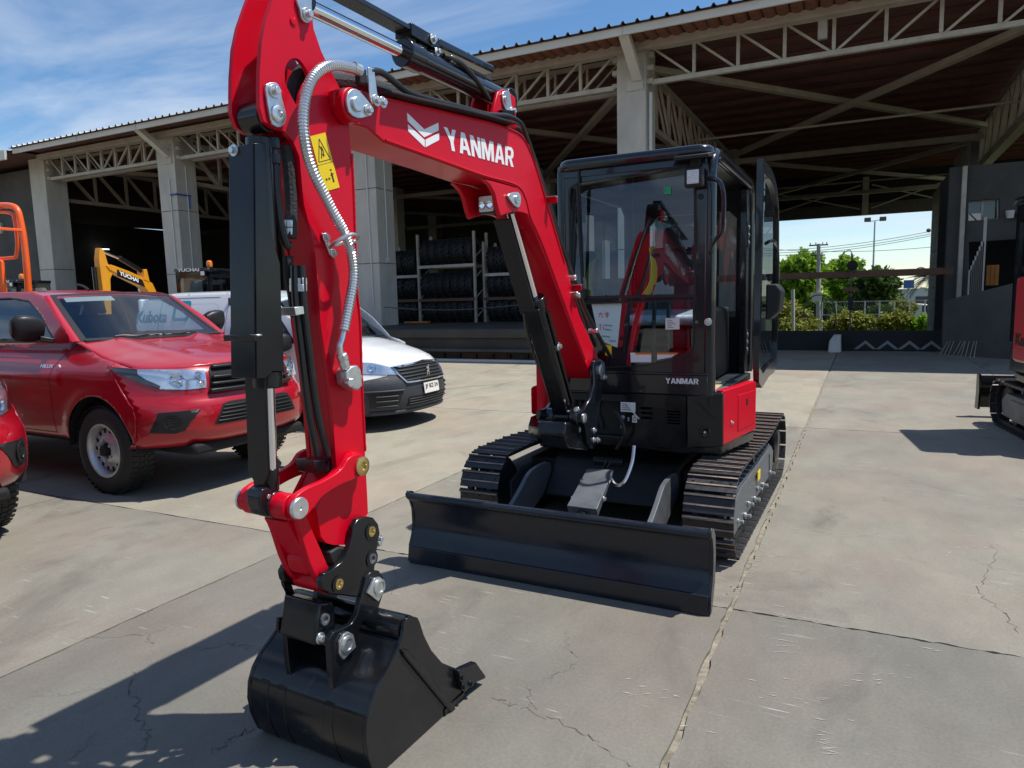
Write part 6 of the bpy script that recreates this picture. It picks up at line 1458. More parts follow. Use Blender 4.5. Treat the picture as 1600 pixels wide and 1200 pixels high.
    def apil(u, v, sg):
        z = 1.325+(1.742-1.325)*v; x = lerp_tab([(1.315, -.40), (1.51, -.66), (1.735, -1.02), (1.76, -1.10)], z); a = V((x, sg*cab_y(z), z)); b = ws(0 if sg < 0 else 1, v); m_ = (a+b)/2+V((.012, sg*.012, .006)); return (a*(1-u)*(1-u)+m_*2*u*(1-u)+b*u*u)
    for sg in (-1, 1): G().grid(lambda u, v: apil(u, v, sg), 5, 12).build('windscreen_pillar', 'red_car', C, smooth=60)
    bd = G()
    for (u0, u1, v0, v1) in ((0, 1, -.01, .05), (0, 1, .965, 1.01), (0, .035, 0, 1), (.965, 1, 0, 1)):
        bd.grid(lambda u, v: ws(u0+(u1-u0)*u, v0+(v1-v0)*v, .003), 12, 8)
    bd.build('windscreen_band', 'car_black', C, smooth=60)
    def roof(u, v):
        y = u*2-1; x = -1.03-1.72*v; hw_ = .635+.01*math.sin(math.pi*v); e = abs(y)**6
        z = 1.745+.075*math.sin(min(1, v*2.2)*math.pi/2)-(.10*max(0, v-.8)/.2)
        x += .10*(1-y*y)*(1-v)**2*.7
        return V((x, y*hw_, z-.035*y*y-.02*e))
    add_thick(G().grid(roof, 20, 18).build('roof', 'red_car', C, smooth=60), .02)
    G().grid(lambda u, v: roof(u, v)-V((0, 0, .03)), 6, 6).build('headliner', 'headliner', C)
    G().tube([V((-1.12, -.2, 1.80)), V((-1.2, -.2, 1.84)), V((-1.3, -.2, 1.86))], .012, 6, smooth=3).build('antenna_base', 'car_black', C)
    G().prism([(-2.75, 1.24), (-2.95, 1.24), (-2.76, 1.70), (-2.70, 1.70)], lambda a, b, d: V((a, d, b)), -.74, .74).build('cab_rear', 'interior_grey', C)
    # dash, steering wheel, papers, wipers
    G().prism([(-.42, 1.30), (-.95, 1.26), (-1.05, 1.15), (-1.0, .9), (-.42, .9)], lambda a, b, d: V((a, d, b)), -.72, .72).build('dashboard', 'dash_grey', C, bevel=.03)
    a_ = [V((-1.13+.05*math.sin(t), .36+.185*math.cos(t), 1.19+.17*math.sin(t))) for t in [2*math.pi*k/28 for k in range(29)]]
    SW = G().tube(a_, .014, 8).build('steering_wheel', 'car_black', C); G().cyl(V((-1.14, .36, 1.19)), V((-1.05, .36, 1.14)), .07).build('steering_boss', 'car_black', SW, bevel=.01)
    G().prism([(-.50, .10), (-.50, .62), (-.72, .58), (-.72, .12)], lambda a, b, d: V((a, b, d+(a+.5)*-.1)), 1.315, 1.319).build('dash_papers', 'paper_white', C)
    for y0, y1 in ((-.62, -.05), (.0, .55)):
        g = G(); g.tube([ws((y0+1)/2+k/10*(y1-y0)/2, .035+.012*math.sin(k), .02) for k in range(11)], .008, 5); g.build('wiper', 'car_black', C)
    G().prism([(-.36, 1.33), (-.44, 1.345), (-.44, 1.30), (-.36, 1.30)], lambda a, b, d: V((a, d, b)), -.72, .72).build('cowl', 'car_black', C)
    G().grid(lambda u, v: ws(.08+u*.35, .86+v*.10, -.012), 4, 2).build('sun_visor', 'headliner', C)
    for sg in (-1, 1):
        for cx in (0, -3.085): wheel(C, cx, sg*.765, sg, .388, .235, .225)
    # load bed
    for sg in (-1, 1): G().box(-4.28, -3.02, *sorted((sg*.70, sg*.86)), 1.0, 1.2).build('bed_rail', 'red_car', C, bevel=.02)
    G().box(-4.32, -4.25, -.86, .86, .55, 1.2).build('tailgate', 'red_car', C, bevel=.02); G().box(-4.25, -3.02, -.7, .7, .78, .82).build('bed_floor', 'car_dark', C)
    return C
T1 = pickup((-5.82, 4.66, 0), math.radians(-2), 'red pickup truck with steel wheels, parked between another red pickup and the white van')
T2 = copy_tree(T1); T2.location = (-5.88, 2.02, 0); T2.rotation_euler = (0, 0, math.radians(-4)); T2['label'] = 'red pickup truck with only its headlamp corner, fog recess and tyre showing'

def van():
    V = Vector
    C = thing('van', (-5.98, 7.72, 0), 'white panel van with dark grey plastic bumper and number plate, beside the red pickup', 'van', rotz=math.radians(2), local=True)
    XP = [(.20, .80), (.26, .88), (.34, .915), (.45, .925), (.60, .905), (.72, .86), (.84, .80), (.90, .74)]
    def F(y, z, d=0.0):
        t = min(1, abs(y)/.9); return V((lerp_tab(XP, z)-.07*t*t-(.42 if z < .6 else .42+.35*min(1, (z-.6)/.3))*t**3.4+d, y, z))
    def Fn(y, z, d):
        p = F(y, z); e = .01; n = (F(y+e, z)-F(y-e, z)).cross(F(y, z+e)-F(y, z-e)).normalized(); return p+n*d
    add_thick(sheet(G(), [(-.9, .20), (.9, .20), (.9, .62), (.8, .66), (.62, .70), (.56, .80), (0, .84), (-.56, .80), (-.62, .70), (-.8, .66), (-.9, .62)], lambda a, b: F(a, b), .05).build('bumper', 'van_bumper', C, smooth=50))
    add_thick(sheet(G(), [(-.9, .60), (-.8, .64), (-.60, .69), (-.54, .79), (0, .83), (.54, .79), (.60, .69), (.8, .64), (.9, .60), (.9, .88), (.6, .89), (0, .895), (-.6, .89), (-.9, .88)], lambda a, b: Fn(a, b, -.004), .05).build('nose', 'van_white', C, smooth=50))
    ZC = [(-.30, 1.15), (0, 1.10), (.3, 1.04), (.55, .97), (.70, .91), (.745, .875)]
    def hood(x, y):
        t = min(1, abs(y)/.82); zc = lerp_tab(ZC, x); return V((x-.55*t**3.2*max(0, x+.3)/1.05, y, zc-.07*t**2.4*(1 if x < .4 else 1-.5*(x-.4)/.35)))
    add_thick(sheet(G(), [(-.30, -.82), (.745, -.82), (.745, .82), (-.30, .82)], hood, .06).build('hood', 'van_white', C, smooth=60))
    def side(sg):
        def fn(x, z):
            y = .905-.05*max(0, (.6-z)/.35)**2
            if z > 1.05: y -= .20*((z-1.05)/.75)**1.7
            if x > -.3: y -= .07*max(0, (z-.9)/.2)**1.5*min(1, (x+.3)/.2)
            for cx in (0, -2.73):
                r = math.hypot(x-cx, z-.32); y += .015*math.exp(-((r-.40)/.04)**2)
            return V((x, sg*y, z))
        return fn
    win = [(-.52, 1.13), (-.80, 1.44), (-1.02, 1.63), (-1.58, 1.66), (-1.60, 1.20), (-1.55, 1.14)]
    out = [(F(.9, .28).x, .28), (.375, .33)]+arc(0, .32, .375, 10, 172, 16)+[(-.40, .30), (-2.33, .30)]+arc(-2.73, .32, .39, 8, 172, 16)+[(-3.2, .34), (-3.45, .40), (-3.46, 1.2), (-3.42, 1.70), (-3.3, 1.79), (-1.2, 1.80), (-.95, 1.72), (-.55, 1.40), (-.28, 1.11), (-.1, 1.07), (.0, 1.02)]+[(F(.9, z).x+.004, z) for z in (.88, .82, .76, .7, .65, .6, .5, .4, .3)]
    for sg in (-1, 1):
        fn = side(sg)
        S = add_thick(sheet(G(), out, fn, .045, [win]).build('body_side', 'van_white', C, smooth=60), .004)
        sheet(G(), grow(win, 1.02), lambda x, z: fn(x, z)-V((0, sg*.012, 0)), .15).build('side_window', 'car_glass', S, smooth=60)
        sheet(G(), grow(win, 1.06), lambda x, z: fn(x, z)+V((0, sg*.002, 0)), .1, [grow(win, .97)]).build('window_seal', 'car_black', S)
        pn = rrect(-2.95, -1.86, .95, 1.66, .12, 4)
        sheet(G(), pn, lambda x, z: fn(x, z)+V((0, sg*.002, 0)), .1, [grow(pn, .985)]).build('panel_press', 'van_bumper' if False else 'van_white', S)
        for cx in (0, -2.73): G().loft([[V((cx+.385*math.cos(math.radians(a)), sg*yy, .32+.385*math.sin(math.radians(a)))) for a in range(0, 181, 12)] for yy in (.5, .885)], closed=False, caps=(False, False)).build('wheel_housing', 'car_dark', C)
        def strip(pts, w=.006, m='car_dark', nm='panel_gap'):
            q = []
            for a, b in zip(pts, pts[1:]): q += [(a[0]+(b[0]-a[0])*k/8, a[1]+(b[1]-a[1])*k/8) for k in range(8)]
            q.append(pts[-1]); g = G()
            for a, b in zip(q, q[1:]):
                dx, dz = b[0]-a[0], b[1]-a[1]; l_ = math.hypot(dx, dz); nx, nz = -dz/l_*w/2, dx/l_*w/2; o_ = V((0, sg*.003, 0))
                g.add([fn(a[0]-nx, a[1]-nz)+o_, fn(b[0]-nx, b[1]-nz)+o_, fn(b[0]+nx, b[1]+nz)+o_, fn(a[0]+nx, a[1]+nz)+o_], [(0, 1, 2, 3)])
            g.build(nm, m, C, smooth=0, recalc=False)
        strip([(-1.72, .34), (-1.72, 1.73)]); strip([(-.45, .45), (-.42, .9), (-.40, 1.14)]); strip([(-1.9, 1.735), (-3.3, 1.735)], .008); strip([(-3.0, .4), (-3.0, 1.72)])
        strip([(-.5, .62), (-1.7, .62)], .07, 'van_bumper', 'rub_strip'); strip([(-1.75, .62), (-2.3, .62)], .07, 'van_bumper', 'rub_strip')
        if sg < 0:
            text_g('Kubota', lambda a, b, d: fn(-3.48+.02+a*1.0, 1.40+b)+V((0, -.006, 0)), .17, .62, bold=.02).build('side_lettering', 'kubota_teal', C, smooth=0, recalc=False)
            lg_ = rrect(-.16, .16, -.14, .14, .05, 4)
            sheet(G(), [(-2.58+a, 1.56+b) for a, b in lg_], lambda x, z: fn(x, z)+V((0, -.006, 0)), .1, [[(-2.58+a*.72, 1.56+b*.7) for a, b in lg_]]).build('side_logo', 'kubota_teal', C)
            text_g('ERMAN', lambda a, b, d: fn(-2.36+a, 1.445+b)+V((0, -.006, 0)), .045, .38, bold=.02).build('side_lettering', 'decal_black', C, smooth=0, recalc=False)
        # mirrors
        G().loft([[V((-.62+dx*sc, sg*y_, 1.12+dz*sc)) for dx, dz in smooth2([(-.05, -.09), (.06, -.08), (.08, .02), (.05, .12), (-.05, .12)], 3)] for y_, sc in ((.90, .8), (.98, 1), (1.08, .95), (1.11, .6))]).build('door_mirror', 'car_black', C, smooth=60)
        # headlamps
        hp_ = [(sg*a, b) for a, b in [(.50, .705), (.64, .715), (.78, .73), (.88, .76), (.895, .875), (.80, .885), (.66, .86), (.55, .80)]]
        H = sheet(G(), hp_, lambda a, b: Fn(a, b, .004), .03).build('headlamp', 'lamp_bowl', C, smooth=60)
        c = Fn(sg*.70, .79, .008); n_ = (Fn(sg*.70, .79, .1)-Fn(sg*.70, .79, 0)).normalized()
        G().lathe(c, n_, [(.06, -.01), (.06, .004), (.05, .004), (.03, -.004), (.001, .004)], 24).build('reflector', 'chrome', H)
        sheet(G(), hp_, lambda a, b: Fn(a, b, .016), .04).build('headlamp_lens', 'lens_clear', H, smooth=60)
        fgp = [(sg*a, b) for a, b in [(.52, .50), (.84, .49), (.82, .31), (.60, .30), (.55, .38)]]
        FG = sheet(G(), fgp, lambda a, b: Fn(a, b, .004), .04).build('fog_recess', 'car_black', C)
        for z in (.33, .39, .45): g = G(); g.tube([Fn(sg*(.58+.2*k/8), z, .012) for k in range(9)], .009, 6); g.build('fog_louvre', 'van_bumper', FG)
        g = G(); g.tube([Fn(sg*(.50+.36*k/8), .515, .012) for k in range(9)], .012, 6); g.build('fog_brow', 'van_bumper', FG)
        for cx in (0, -2.73): wheel(C, cx, sg*.75, sg, .32, .195, .195)
    gp_ = [(-.44, .60), (-.50, .70), (-.53, .795), (0, .835), (.53, .795), (.50, .70), (.44, .60)]
    fo = resamp(gp_, .06); G().tube([Fn(a, b, .012) for a, b in fo+fo[:1]], .014, 8).build('grille_frame', 'chrome', C)
    GR = sheet(G(), gp_, lambda a, b: Fn(a, b, .005), .05).build('grille', 'car_dark', C)
    for z, w_ in ((.625, .44), (.665, .46), (.705, .48), (.745, .49), (.785, .47)):
        g = G(); g.tube([Fn(-w_+2*w_*k/14, z+.01*(1-((k-7)/7)**2), .012) for k in range(15)], .010, 6); g.build('grille_bar', 'van_bumper', GR)
    em = [[(.0, .06), (.02, .075), (.035, .06), (.015, .045)], [(-.035, .045), (.02, .05), (.03, .02), (.012, -.02), (-.005, -.02), (.01, .015), (-.03, .02)], [(-.02, .0), (-.005, .005), (-.01, -.06), (-.028, -.065)], [(.015, -.01), (.03, .0), (.04, -.06), (.02, -.065)]]
    eg = G()
    for pl in em: eg.prism(pl, lambda a, b, d: Fn(0, .71, .028)+V((d, a, b)), 0, .006)
    eg.build('emblem', 'chrome', GR)
    # number plate
    NP = G().prism(rrect(-.18, .18, .435, .565, .01, 2), lambda a, b, d: Fn(0, b, .02)+V((d, a, 0)), 0, .006).build('number_plate', 'paper_white', C)
    text_g('JF BZ·24', lambda a, b, d: Fn(0, .475+b, .028)+V((0, -.155+a, 0)), .07, .31, bold=.015).build('plate_lettering', 'decal_black', NP, smooth=0, recalc=False)
    lo = [(-.46, .30), (.46, .30), (.44, .42), (-.44, .42)]
    LW = sheet(G(), lo, lambda a, b: Fn(a, b, .004), .05).build('lower_intake', 'car_dark', C)
    for z in (.33, .36, .39): g = G(); g.tube([Fn(-.43+.86*k/12, z, .008) for k in range(13)], .006, 5); g.build('grille_bar', 'van_bumper', LW)
    g = G(); g.tube([Fn(-.8+1.6*k/20, .245, .006) for k in range(21)], .03, 8); g.build('bumper_lip', 'van_bumper', C)
    G().box(-3.3, .2, -.74, .74, .22, .9).build('underbody', 'car_dark', C)
    def ws(u, v):
        y = u*2-1; return V((-.28+(-.98+.28)*v+.12*(1-y*y)*(1-.4*v), y*(.80+(.66-.80)*v), 1.12+(1.72-1.12)*v+.03*(1-y*y)*v))
    G().grid(ws, 14, 10).build('windscreen', 'car_glass', C, smooth=60)
    def roof(u, v):
        y = u*2-1; return V((-.98-2.44*v+.12*(1-y*y)*.6*(1-v)**2, y*(.665+.03*math.sin(math.pi*min(1, v*2)/2)), 1.72+.115*math.sin(min(1, v*2.6)*math.pi/2)-.05*y*y-.03*y**6-.08*max(0, (v-.9)/.1)**2))
    add_thick(G().grid(roof, 18, 20).build('roof', 'van_white', C, smooth=60), .02)
    G().box(-3.47, -3.40, -.80, .80, .4, 1.74).build('rear_doors', 'van_white', C, bevel=.03)
    G().box(-1.72, -1.68, -.78, .78, .4, 1.72).build('bulkhead', 'interior_grey', C)
    G().prism([(-.30, 1.10), (-.85, 1.05), (-.95, .9), (-.9, .6), (-.3, .6)], lambda a, b, d: V((a, d, b)), -.74, .74).build('dashboard', 'dash_grey', C, bevel=.03)
    for y in (-.6, .15): G().prism([(-1.35, .7), (-1.15, .7), (-1.3, 1.4), (-1.45, 1.4)], lambda a, b, d: V((a, d, b)), y, y+.45).build('seat_back', 'interior_grey', C, bevel=.04)
    g = G(); g.tube([ws(.06+.44*k/8, .03)+V((.02, 0, .02)) for k in range(9)], .008, 5); g.build('wiper', 'car_black', C)
    G().prism([(-.24, 1.11), (-.32, 1.14), (-.32, 1.08), (-.24, 1.08)], lambda a, b, d: V((a, d, b)), -.76, .76).build('cowl', 'car_black', C)
    return C
van()
# ================================================================ other machines
pm('yellow_paint', (.72, .30, .01), .4, coat=.3, var=.05); pm('orange_paint', (.85, .11, .005), .4, coat=.4, var=.05); pm('kubota_orange', (.5, .02, .03), .4, coat=.4)
pm('beacon', (.9, .22, .01), .2, coat=1.0)
def shoe_track(root, xa, xb, yc, w, R, n):
    path = []
    for i in range(16): path.append((xa+(xb-xa)*i/16, 0))
    for i in range(12): a = math.pi*i/12; path.append((xb+R*math.sin(a), R-R*math.cos(a)))
    for i in range(16): path.append((xb+(xa-xb)*i/16, 2*R))
    for i in range(12): a = math.pi*i/12; path.append((xa-R*math.sin(a), R+R*math.cos(a)))
    Ls = [0]
    for i in range(len(path)): Ls.append(Ls[-1]+(Vector(path[(i+1) % len(path)])-Vector(path[i])).length)
    for k in range(n):
        s = Ls[-1]*k/n; i = max(j for j in range(len(path)) if Ls[j] <= s); a, b = Vector(path[i]), Vector(path[(i+1) % len(path)])
        p = a.lerp(b, (s-Ls[i])/(Ls[i+1]-Ls[i])); t = (b-a).normalized()
        o = bpy.data.objects.new('track_shoe', SHOE); COL.objects.link(o); o.parent = root
        ty = Vector((t.x, 0, t.y)); tx = Vector((0, 1, 0)); nz = tx.cross(ty); 
        o.matrix_local = Matrix.Translation((p.x, yc, p.y+.026)) @ Matrix((tx, ty, nz)).transposed().to_4x4() @ Matrix.Diagonal((w/.296, 1, 1, 1))
def small_excavator(loc, yaw, label, paint, cabmat, brand, boom=True, text2=None, nsh=40):
    V = Vector; C = thing('small_excavator', loc, label, 'excavator', rotz=yaw, local=True)
    for sg in (-1, 1):
        y0 = sg*.74
        shoe_track(C, -.98, .98, y0, .32, .25, nsh)
        f = G().prism([(-1.0, .12), (1.0, .12), (1.05, .3), (.9, .40), (-.9, .40), (-1.05, .3)], lambda a, b, d: V((a, y0+d, b)), -.09, .09).build('track_frame', 'grey_steel', C, bevel=.01)
        G().prism([(-.7, .12), (.7, .12), (.7, .34), (-.7, .34)], lambda a, b, d: V((a, y0+sg*(.09+d), b)), 0, .012).build('frame_cover', 'grey_steel', f)
        for cx in (-.98, .98): G().lathe(V((cx, y0-.06, .276)), (0, 1, 0), [(.18, 0), (.2, .02), (.2, .10), (.18, .12)], 20).build('idler', 'track_steel', f)
        for k in range(4): G().cyl(V((-.6+.4*k, y0-.08, .11)), V((-.6+.4*k, y0+.08, .11)), .06, seg=12).build('roller', 'track_steel', f)
    G().box(-.6, .6, -.6, .6, .25, .5).build('carbody', 'black_matt', C, bevel=.03)
    G().lathe(V((0, 0, .5)), (0, 0, 1), [(.4, 0), (.4, .1)], 28).build('slew_ring', 'black', C)
    # blade at the front
    G().prism([(1.62, .12), (1.60, .24), (1.56, .34), (1.58, .45), (1.62, .52), (1.66, .52), (1.62, .45), (1.60, .34), (1.64, .22), (1.68, .12)], lambda a, b, d: V((a, d, b)), -.92, .92).build('dozer_blade', 'black', C, bevel=.004)
    for sg in (-1, 1):
        G().prism([(1.57, .1), (1.70, .1), (1.68, .3), (1.68, .54), (1.58, .54), (1.55, .34)], lambda a, b, d: V((a, sg*.92+d, b)), -.012, .012).build('blade_end_plate', 'black', C)
        G().bar(V((.5, sg*.35, .36)), V((1.58, sg*.4, .28)), .05, .14).build('blade_arm', 'black', C, bevel=.01)
    # house, curved tail
    plan = [(.80, -.72), (.86, -.5), (.86, .6), (.78, .80), (.4, .90), (-.2, .92), (-.65, .78), (-.92, .4), (-.98, 0), (-.92, -.4), (-.65, -.78), (-.2, -.92), (.4, -.88)]
    G().prism(plan, lambda a, b, d: V((a, b, d)), .60, .68).build('revolving_frame', 'black', C, bevel=.01)
    tail = [(.1, .88), (-.2, .90), (-.65, .76), (-.90, .4), (-.96, 0), (-.90, -.4), (-.65, -.76), (-.2, -.90), (.5, -.86), (.5, -.3), (-.1, -.1), (.1, .2)]
    HS = G().prism(tail, lambda a, b, d: V((a, b, d)), .68, 1.35).build('counterweight', paint, C, bevel=.05, seg=3)
    G().prism(grow(tail, 1.01), lambda a, b, d: V((a, b, d)), .68, .80).build('counterweight_skirt', 'grey_steel' if paint == 'kubota_orange' else 'black', HS, bevel=.02)
    # cab
    cb = [(.78, .86), (-.35, .86), (-.35, -.08), (.78, -.08)]
    def panel(pts, holes, fn, name, mat, parent, th=.04):
        return G().prism(pts, fn, 0, th, holes).build(name, mat, parent, smooth=0)
    z0, z1 = 1.0, 2.5
    fw = rrect(-.02, .80, 1.25, 2.36, .08, 3); sw = rrect(-.25, .68, 1.35, 2.36, .08, 3)
    faces = [('front', lambda a, b, d: V((.80+.0-d, a, b)), [(-.08, z0), (.86, z0), (.86, z1), (-.08, z1)], fw), ('rear', lambda a, b, d: V((-.35+d, a, b)), [(-.08, z0), (.86, z0), (.86, z1), (-.08, z1)], rrect(.0, .78, 1.6, 2.36, .08, 3)),
             ('left', lambda a, b, d: V((a, .86-d, b)), [(-.35, z0), (.80, z0), (.80, z1), (-.35, z1)], sw), ('right', lambda a, b, d: V((a, -.08+d, b)), [(-.35, z0), (.80, z0), (.80, z1), (-.35, z1)], sw)]
    for nm, fn, pts, hole in faces:
        P_ = panel(pts, [hole], fn, 'cab_frame', cabmat, C); gsheet(grow(hole, 1.02), fn, .02, 'car_glass', 'cab_window', P_)
    G().prism(rrect(-.40, .86, -.12, .90, .08, 3), lambda a, b, d: V((a, b, d)), z1, z1+.09).build('cab_roof', cabmat, C, bevel=.03, seg=3)
    G().prism(rrect(-.35, .8, -.08, .86, .05, 2), lambda a, b, d: V((a, b, d)), .68, z0).build('cab_base', 'black', C, bevel=.01)
    G().prism([(.0, 1.05), (.4, 1.05), (.4, 1.35), (.12, 1.4), (.05, 1.95), (-.08, 1.95), (-.05, 1.3)], lambda a, b, d: V((a, d, b)), .2, .6).build('seat', 'seat_vinyl', C, bevel=.04)
    if brand:
        text_g(brand, lambda a, b, d: V((.865, .02+a, z1-.0+.005+b)), .085, .62, bold=.04).build('cab_lettering', 'decal_white', C, smooth=0, recalc=False)
        BC = G().cyl(V((.45, .66, z1+.08)), V((.45, .66, z1+.14)), .05, seg=14).build('beacon_base', 'black', C); G().lathe(V((.45, .66, z1+.13)), (0, 0, 1), [(.07, 0), (.075, .04), (.07, .13), (.04, .16), (.001, .165)], 18).build('beacon_lens', 'beacon', BC)
        LM = G().box(.84, .90, .68, .82, z1-.12, z1+.02).build('work_lamp', 'black', C, bevel=.01); G().box(.901, .905, .70, .80, z1-.10, z1).build('lamp_lens', 'lamp_lens', LM)
    if boom:
        yb = -.42; bw = .09
        bm = [(.85, .85), (.95, 1.15), (1.25, 2.05), (1.55, 2.32), (2.65, 2.62), (2.72, 2.50), (1.75, 2.16), (1.45, 1.9), (1.12, 1.05), (1.05, .80)]
        B = G().prism(smooth2(bm, 2), lambda a, b, d: V((a, yb+d, b)), -bw, bw).build('boom', paint, C, bevel=.01)
        hn = [(2.60, 2.45), (2.74, 2.66), (2.82, 2.95), (2.92, 2.98), (2.98, 2.75), (2.98, 2.55), (2.93, 1.5), (2.9, .95), (2.80, .95), (2.76, 1.5), (2.70, 2.3)]
        A = G().prism(hn, lambda a, b, d: V((a, yb+d, b)), -.07, .07).build('arm', paint, C, bevel=.01)
        G().cyl(V((1.55, yb, 2.50)), V((2.3, yb, 2.80)), .055, seg=16).build('arm_cylinder', 'black', C, bevel=.005); G().cyl(V((2.2, yb, 2.76)), V((2.86, yb, 2.93)), .03, seg=14).build('cylinder_rod', 'chrome', C)
        G().prism([(1.45, 2.25), (1.65, 2.30), (1.62, 2.55), (1.52, 2.56)], lambda a, b, d: V((a, yb+d, b)), -.1, .1).build('cylinder_ear', paint, C, bevel=.01)
        G().cyl(V((3.08, yb, 2.55)), V((3.06, yb, 1.6)), .05, seg=14).build('bucket_cylinder', 'black', C); G().cyl(V((3.06, yb, 1.6)), V((3.0, yb, 1.0)), .025, seg=12).build('cylinder_rod', 'chrome', C)
        G().cyl(V((1.35, yb, .95)), V((1.62, yb, 1.6)), .055, seg=14).build('boom_cylinder', 'black', C); G().cyl(V((1.6, yb, 1.55)), V((1.72, yb, 2.1)), .03, seg=12).build('cylinder_rod', 'chrome', C)
        G().prism([(.7, .62), (1.2, .62), (1.2, .95), (1.0, 1.0), (.7, .95)], lambda a, b, d: V((a, yb+d, b)), -.12, .12).build('swing_post', 'black', C, bevel=.02)
        bk = smooth2([(2.78, .95), (3.0, .92), (3.12, .6), (3.05, .25), (2.8, .1), (2.45, .12), (2.3, .3), (2.6, .62)], 2)
        G().prism(bk, lambda a, b, d: V((a, yb+d, b)), -.28, .28).build('bucket', 'black', C, bevel=.01)
        if text2:
            g = G(); g.prism([(1.62, 2.12), (2.52, 2.37), (2.50, 2.52), (1.70, 2.30)], lambda a, b, d: V((a, yb+bw+.001+d, b)), 0, .003); g.build('boom_panel', 'decal_black', C, smooth=0)
            text_g(text2, lambda a, b, d: V((2.44-a, yb+bw+.006, 2.395-a*.275+b)), .10, .6, bold=.04).build('boom_lettering', 'decal_white', C, smooth=0, recalc=False)
    return C
# yellow machine with black cab behind the van, facing the yard
YC = ony(312, 430, 12.6)
small_excavator((-15.75, 13.2, 0), math.radians(-75), 'yellow mini excavator with black YUCHAI cab and raised boom, standing behind the white van', 'yellow_paint', 'black_cab', 'YUCHAI', True, 'YUCHAI', nsh=36)
small_excavator((-24.5, 13.6, 0), math.radians(-80), 'mini excavator with black cab roof and amber beacon behind the orange frame', 'yellow_paint', 'black_cab', 'YUCHAI', False, None, nsh=30)
# red machine at the right edge, blade towards the shed
RM_ = small_excavator((2.47, 9.0, 0), math.radians(97.5), 'red mini excavator partly out of the picture, blade turned to the shed', 'kubota_orange', 'black_cab', None, False, None, nsh=44)
text_g('Kubota', lambda a, b, d: Vector((.2-a, .985, 1.0+b)), .13, .7, bold=.03).build('side_lettering', 'decal_black', RM_, smooth=0, recalc=False)
G().prism(rrect(-.62, .3, .82, 1.72, .08, 3), lambda a, b_, d: Vector((a, .82+d, b_)), 0, .16).build('side_cover', 'kubota_orange', RM_, bevel=.03, seg=3)
text_g('T', lambda a, b_, d: Vector((-.2-a, .985, 1.42+b_)), .16, .14, bold=.05).build('side_lettering', 'decal_white', RM_, smooth=0, recalc=False)

# orange machine with roll cage at the left edge
OM = thing('roll_cage_machine', (-14.2, 7.55, 0), 'orange site machine with a tall rounded roll cage behind the red pickup', 'site machine', local=False)
def oc(x, y, Y): return ony(x, y, Y)
Yo = 7.55
cage = [oc(x, y, Yo) for x, y in ((47,520),(44,445),(38,380),(32,345),(27,328),(18,322),(0,321),(-40,321),(-60,325),(-68,350),(-66,445),(-62,520))]
for dy, nm in ((0, 'front_hoop'), (-1.1, 'rear_hoop')):
    G().tube([p+Vector((0, dy, 0)) for p in cage], .055, 12, smooth=4).build(nm, 'orange_paint', OM)
inner = [oc(x, y, Yo) for x, y in ((25,402),(27,380),(23,345),(18,334),(0,331),(-30,331),(-42,340),(-44,402),(0,404))]
G().tube(inner+[inner[0]], .03, 10, smooth=4).build('guard_frame', 'orange_paint', OM)
for x in (36, 0, -40): 
    a = oc(x, 330 if x != 36 else 360, Yo); G().bar(a, a+Vector((0, -1.1, 0)), .05).build('cage_rail', 'orange_paint', OM, bevel=.01)
a, b = oc(17, 445, Yo), oc(-55, 406, Yo)
G().box(b.x, a.x, Yo-.9, Yo-.05, .6, oc(10, 406, Yo).z).build('body', 'orange_paint', OM, bevel=.05, seg=3)
a2, b2 = oc(19, 366, Yo+.25), oc(0, 386, Yo+.25); G().prism([(b2.x-.2, b2.z), (a2.x-.12, b2.z+.02), (a2.x-.02, b2.z), (a2.x, a2.z), (b2.x-.2, a2.z+.02)], lambda a_, b_, d: Vector((a_, Yo-.5+d, b_)), 0, .35).build('control_box', 'cardboard', OM, bevel=.01)
G().box(-16.6, -13.2, Yo-1.2, Yo+.1, .35, 1.0).build('chassis', 'black', OM, bevel=.04)
for x in (-16.0, -13.8):
    for y in (Yo-1.2, Yo+.1): G().lathe((x, y-.12, .42), (0, 1, 0), [(.2, 0), (.38, .0), (.42, .05), (.42, .2), (.38, .25), (.2, .25)], 28).build('wheel', 'rubber', OM)

# ================================================================ greenery and street beyond the shed
def leafmat(name, a, b):
    m, n, l, bs = _mat(name); bs.inputs['Roughness'].default_value = .6; bs.inputs['Specular IOR Level'].default_value = .3
    at = n.new('ShaderNodeAttribute'); at.attribute_name = 'tone'; r = n.new('ShaderNodeValToRGB'); r.color_ramp.elements[0].color = (*a, 1); r.color_ramp.elements[1].color = (*b, 1); l.new(at.outputs['Fac'], r.inputs[0]); l.new(r.outputs[0], bs.inputs['Base Color'])
    tr = n.new('ShaderNodeBsdfTranslucent'); l.new(r.outputs[0], tr.inputs[0]); mx_n = n.new('ShaderNodeMixShader'); mx_n.inputs[0].default_value = .35
    l.new(bs.outputs[0], mx_n.inputs[1]); l.new(tr.outputs[0], mx_n.inputs[2]); l.new(mx_n.outputs[0], n['Material Output'].inputs[0]); return m
leafmat('leaf_bright', (.10, .22, .012), (.34, .52, .04)); leafmat('leaf_dark', (.03, .075, .014), (.11, .19, .03)); leafmat('leaf_olive', (.12, .14, .02), (.36, .38, .07)); leafmat('leaf_palm', (.04, .08, .03), (.13, .18, .07))
pm('bark', (.10, .075, .05), .9, var=.3, vscale=8); pm('galv', (.45, .46, .47), .5, metal=.5); pm('pole_wood', (.42, .40, .37), .85, var=.15)
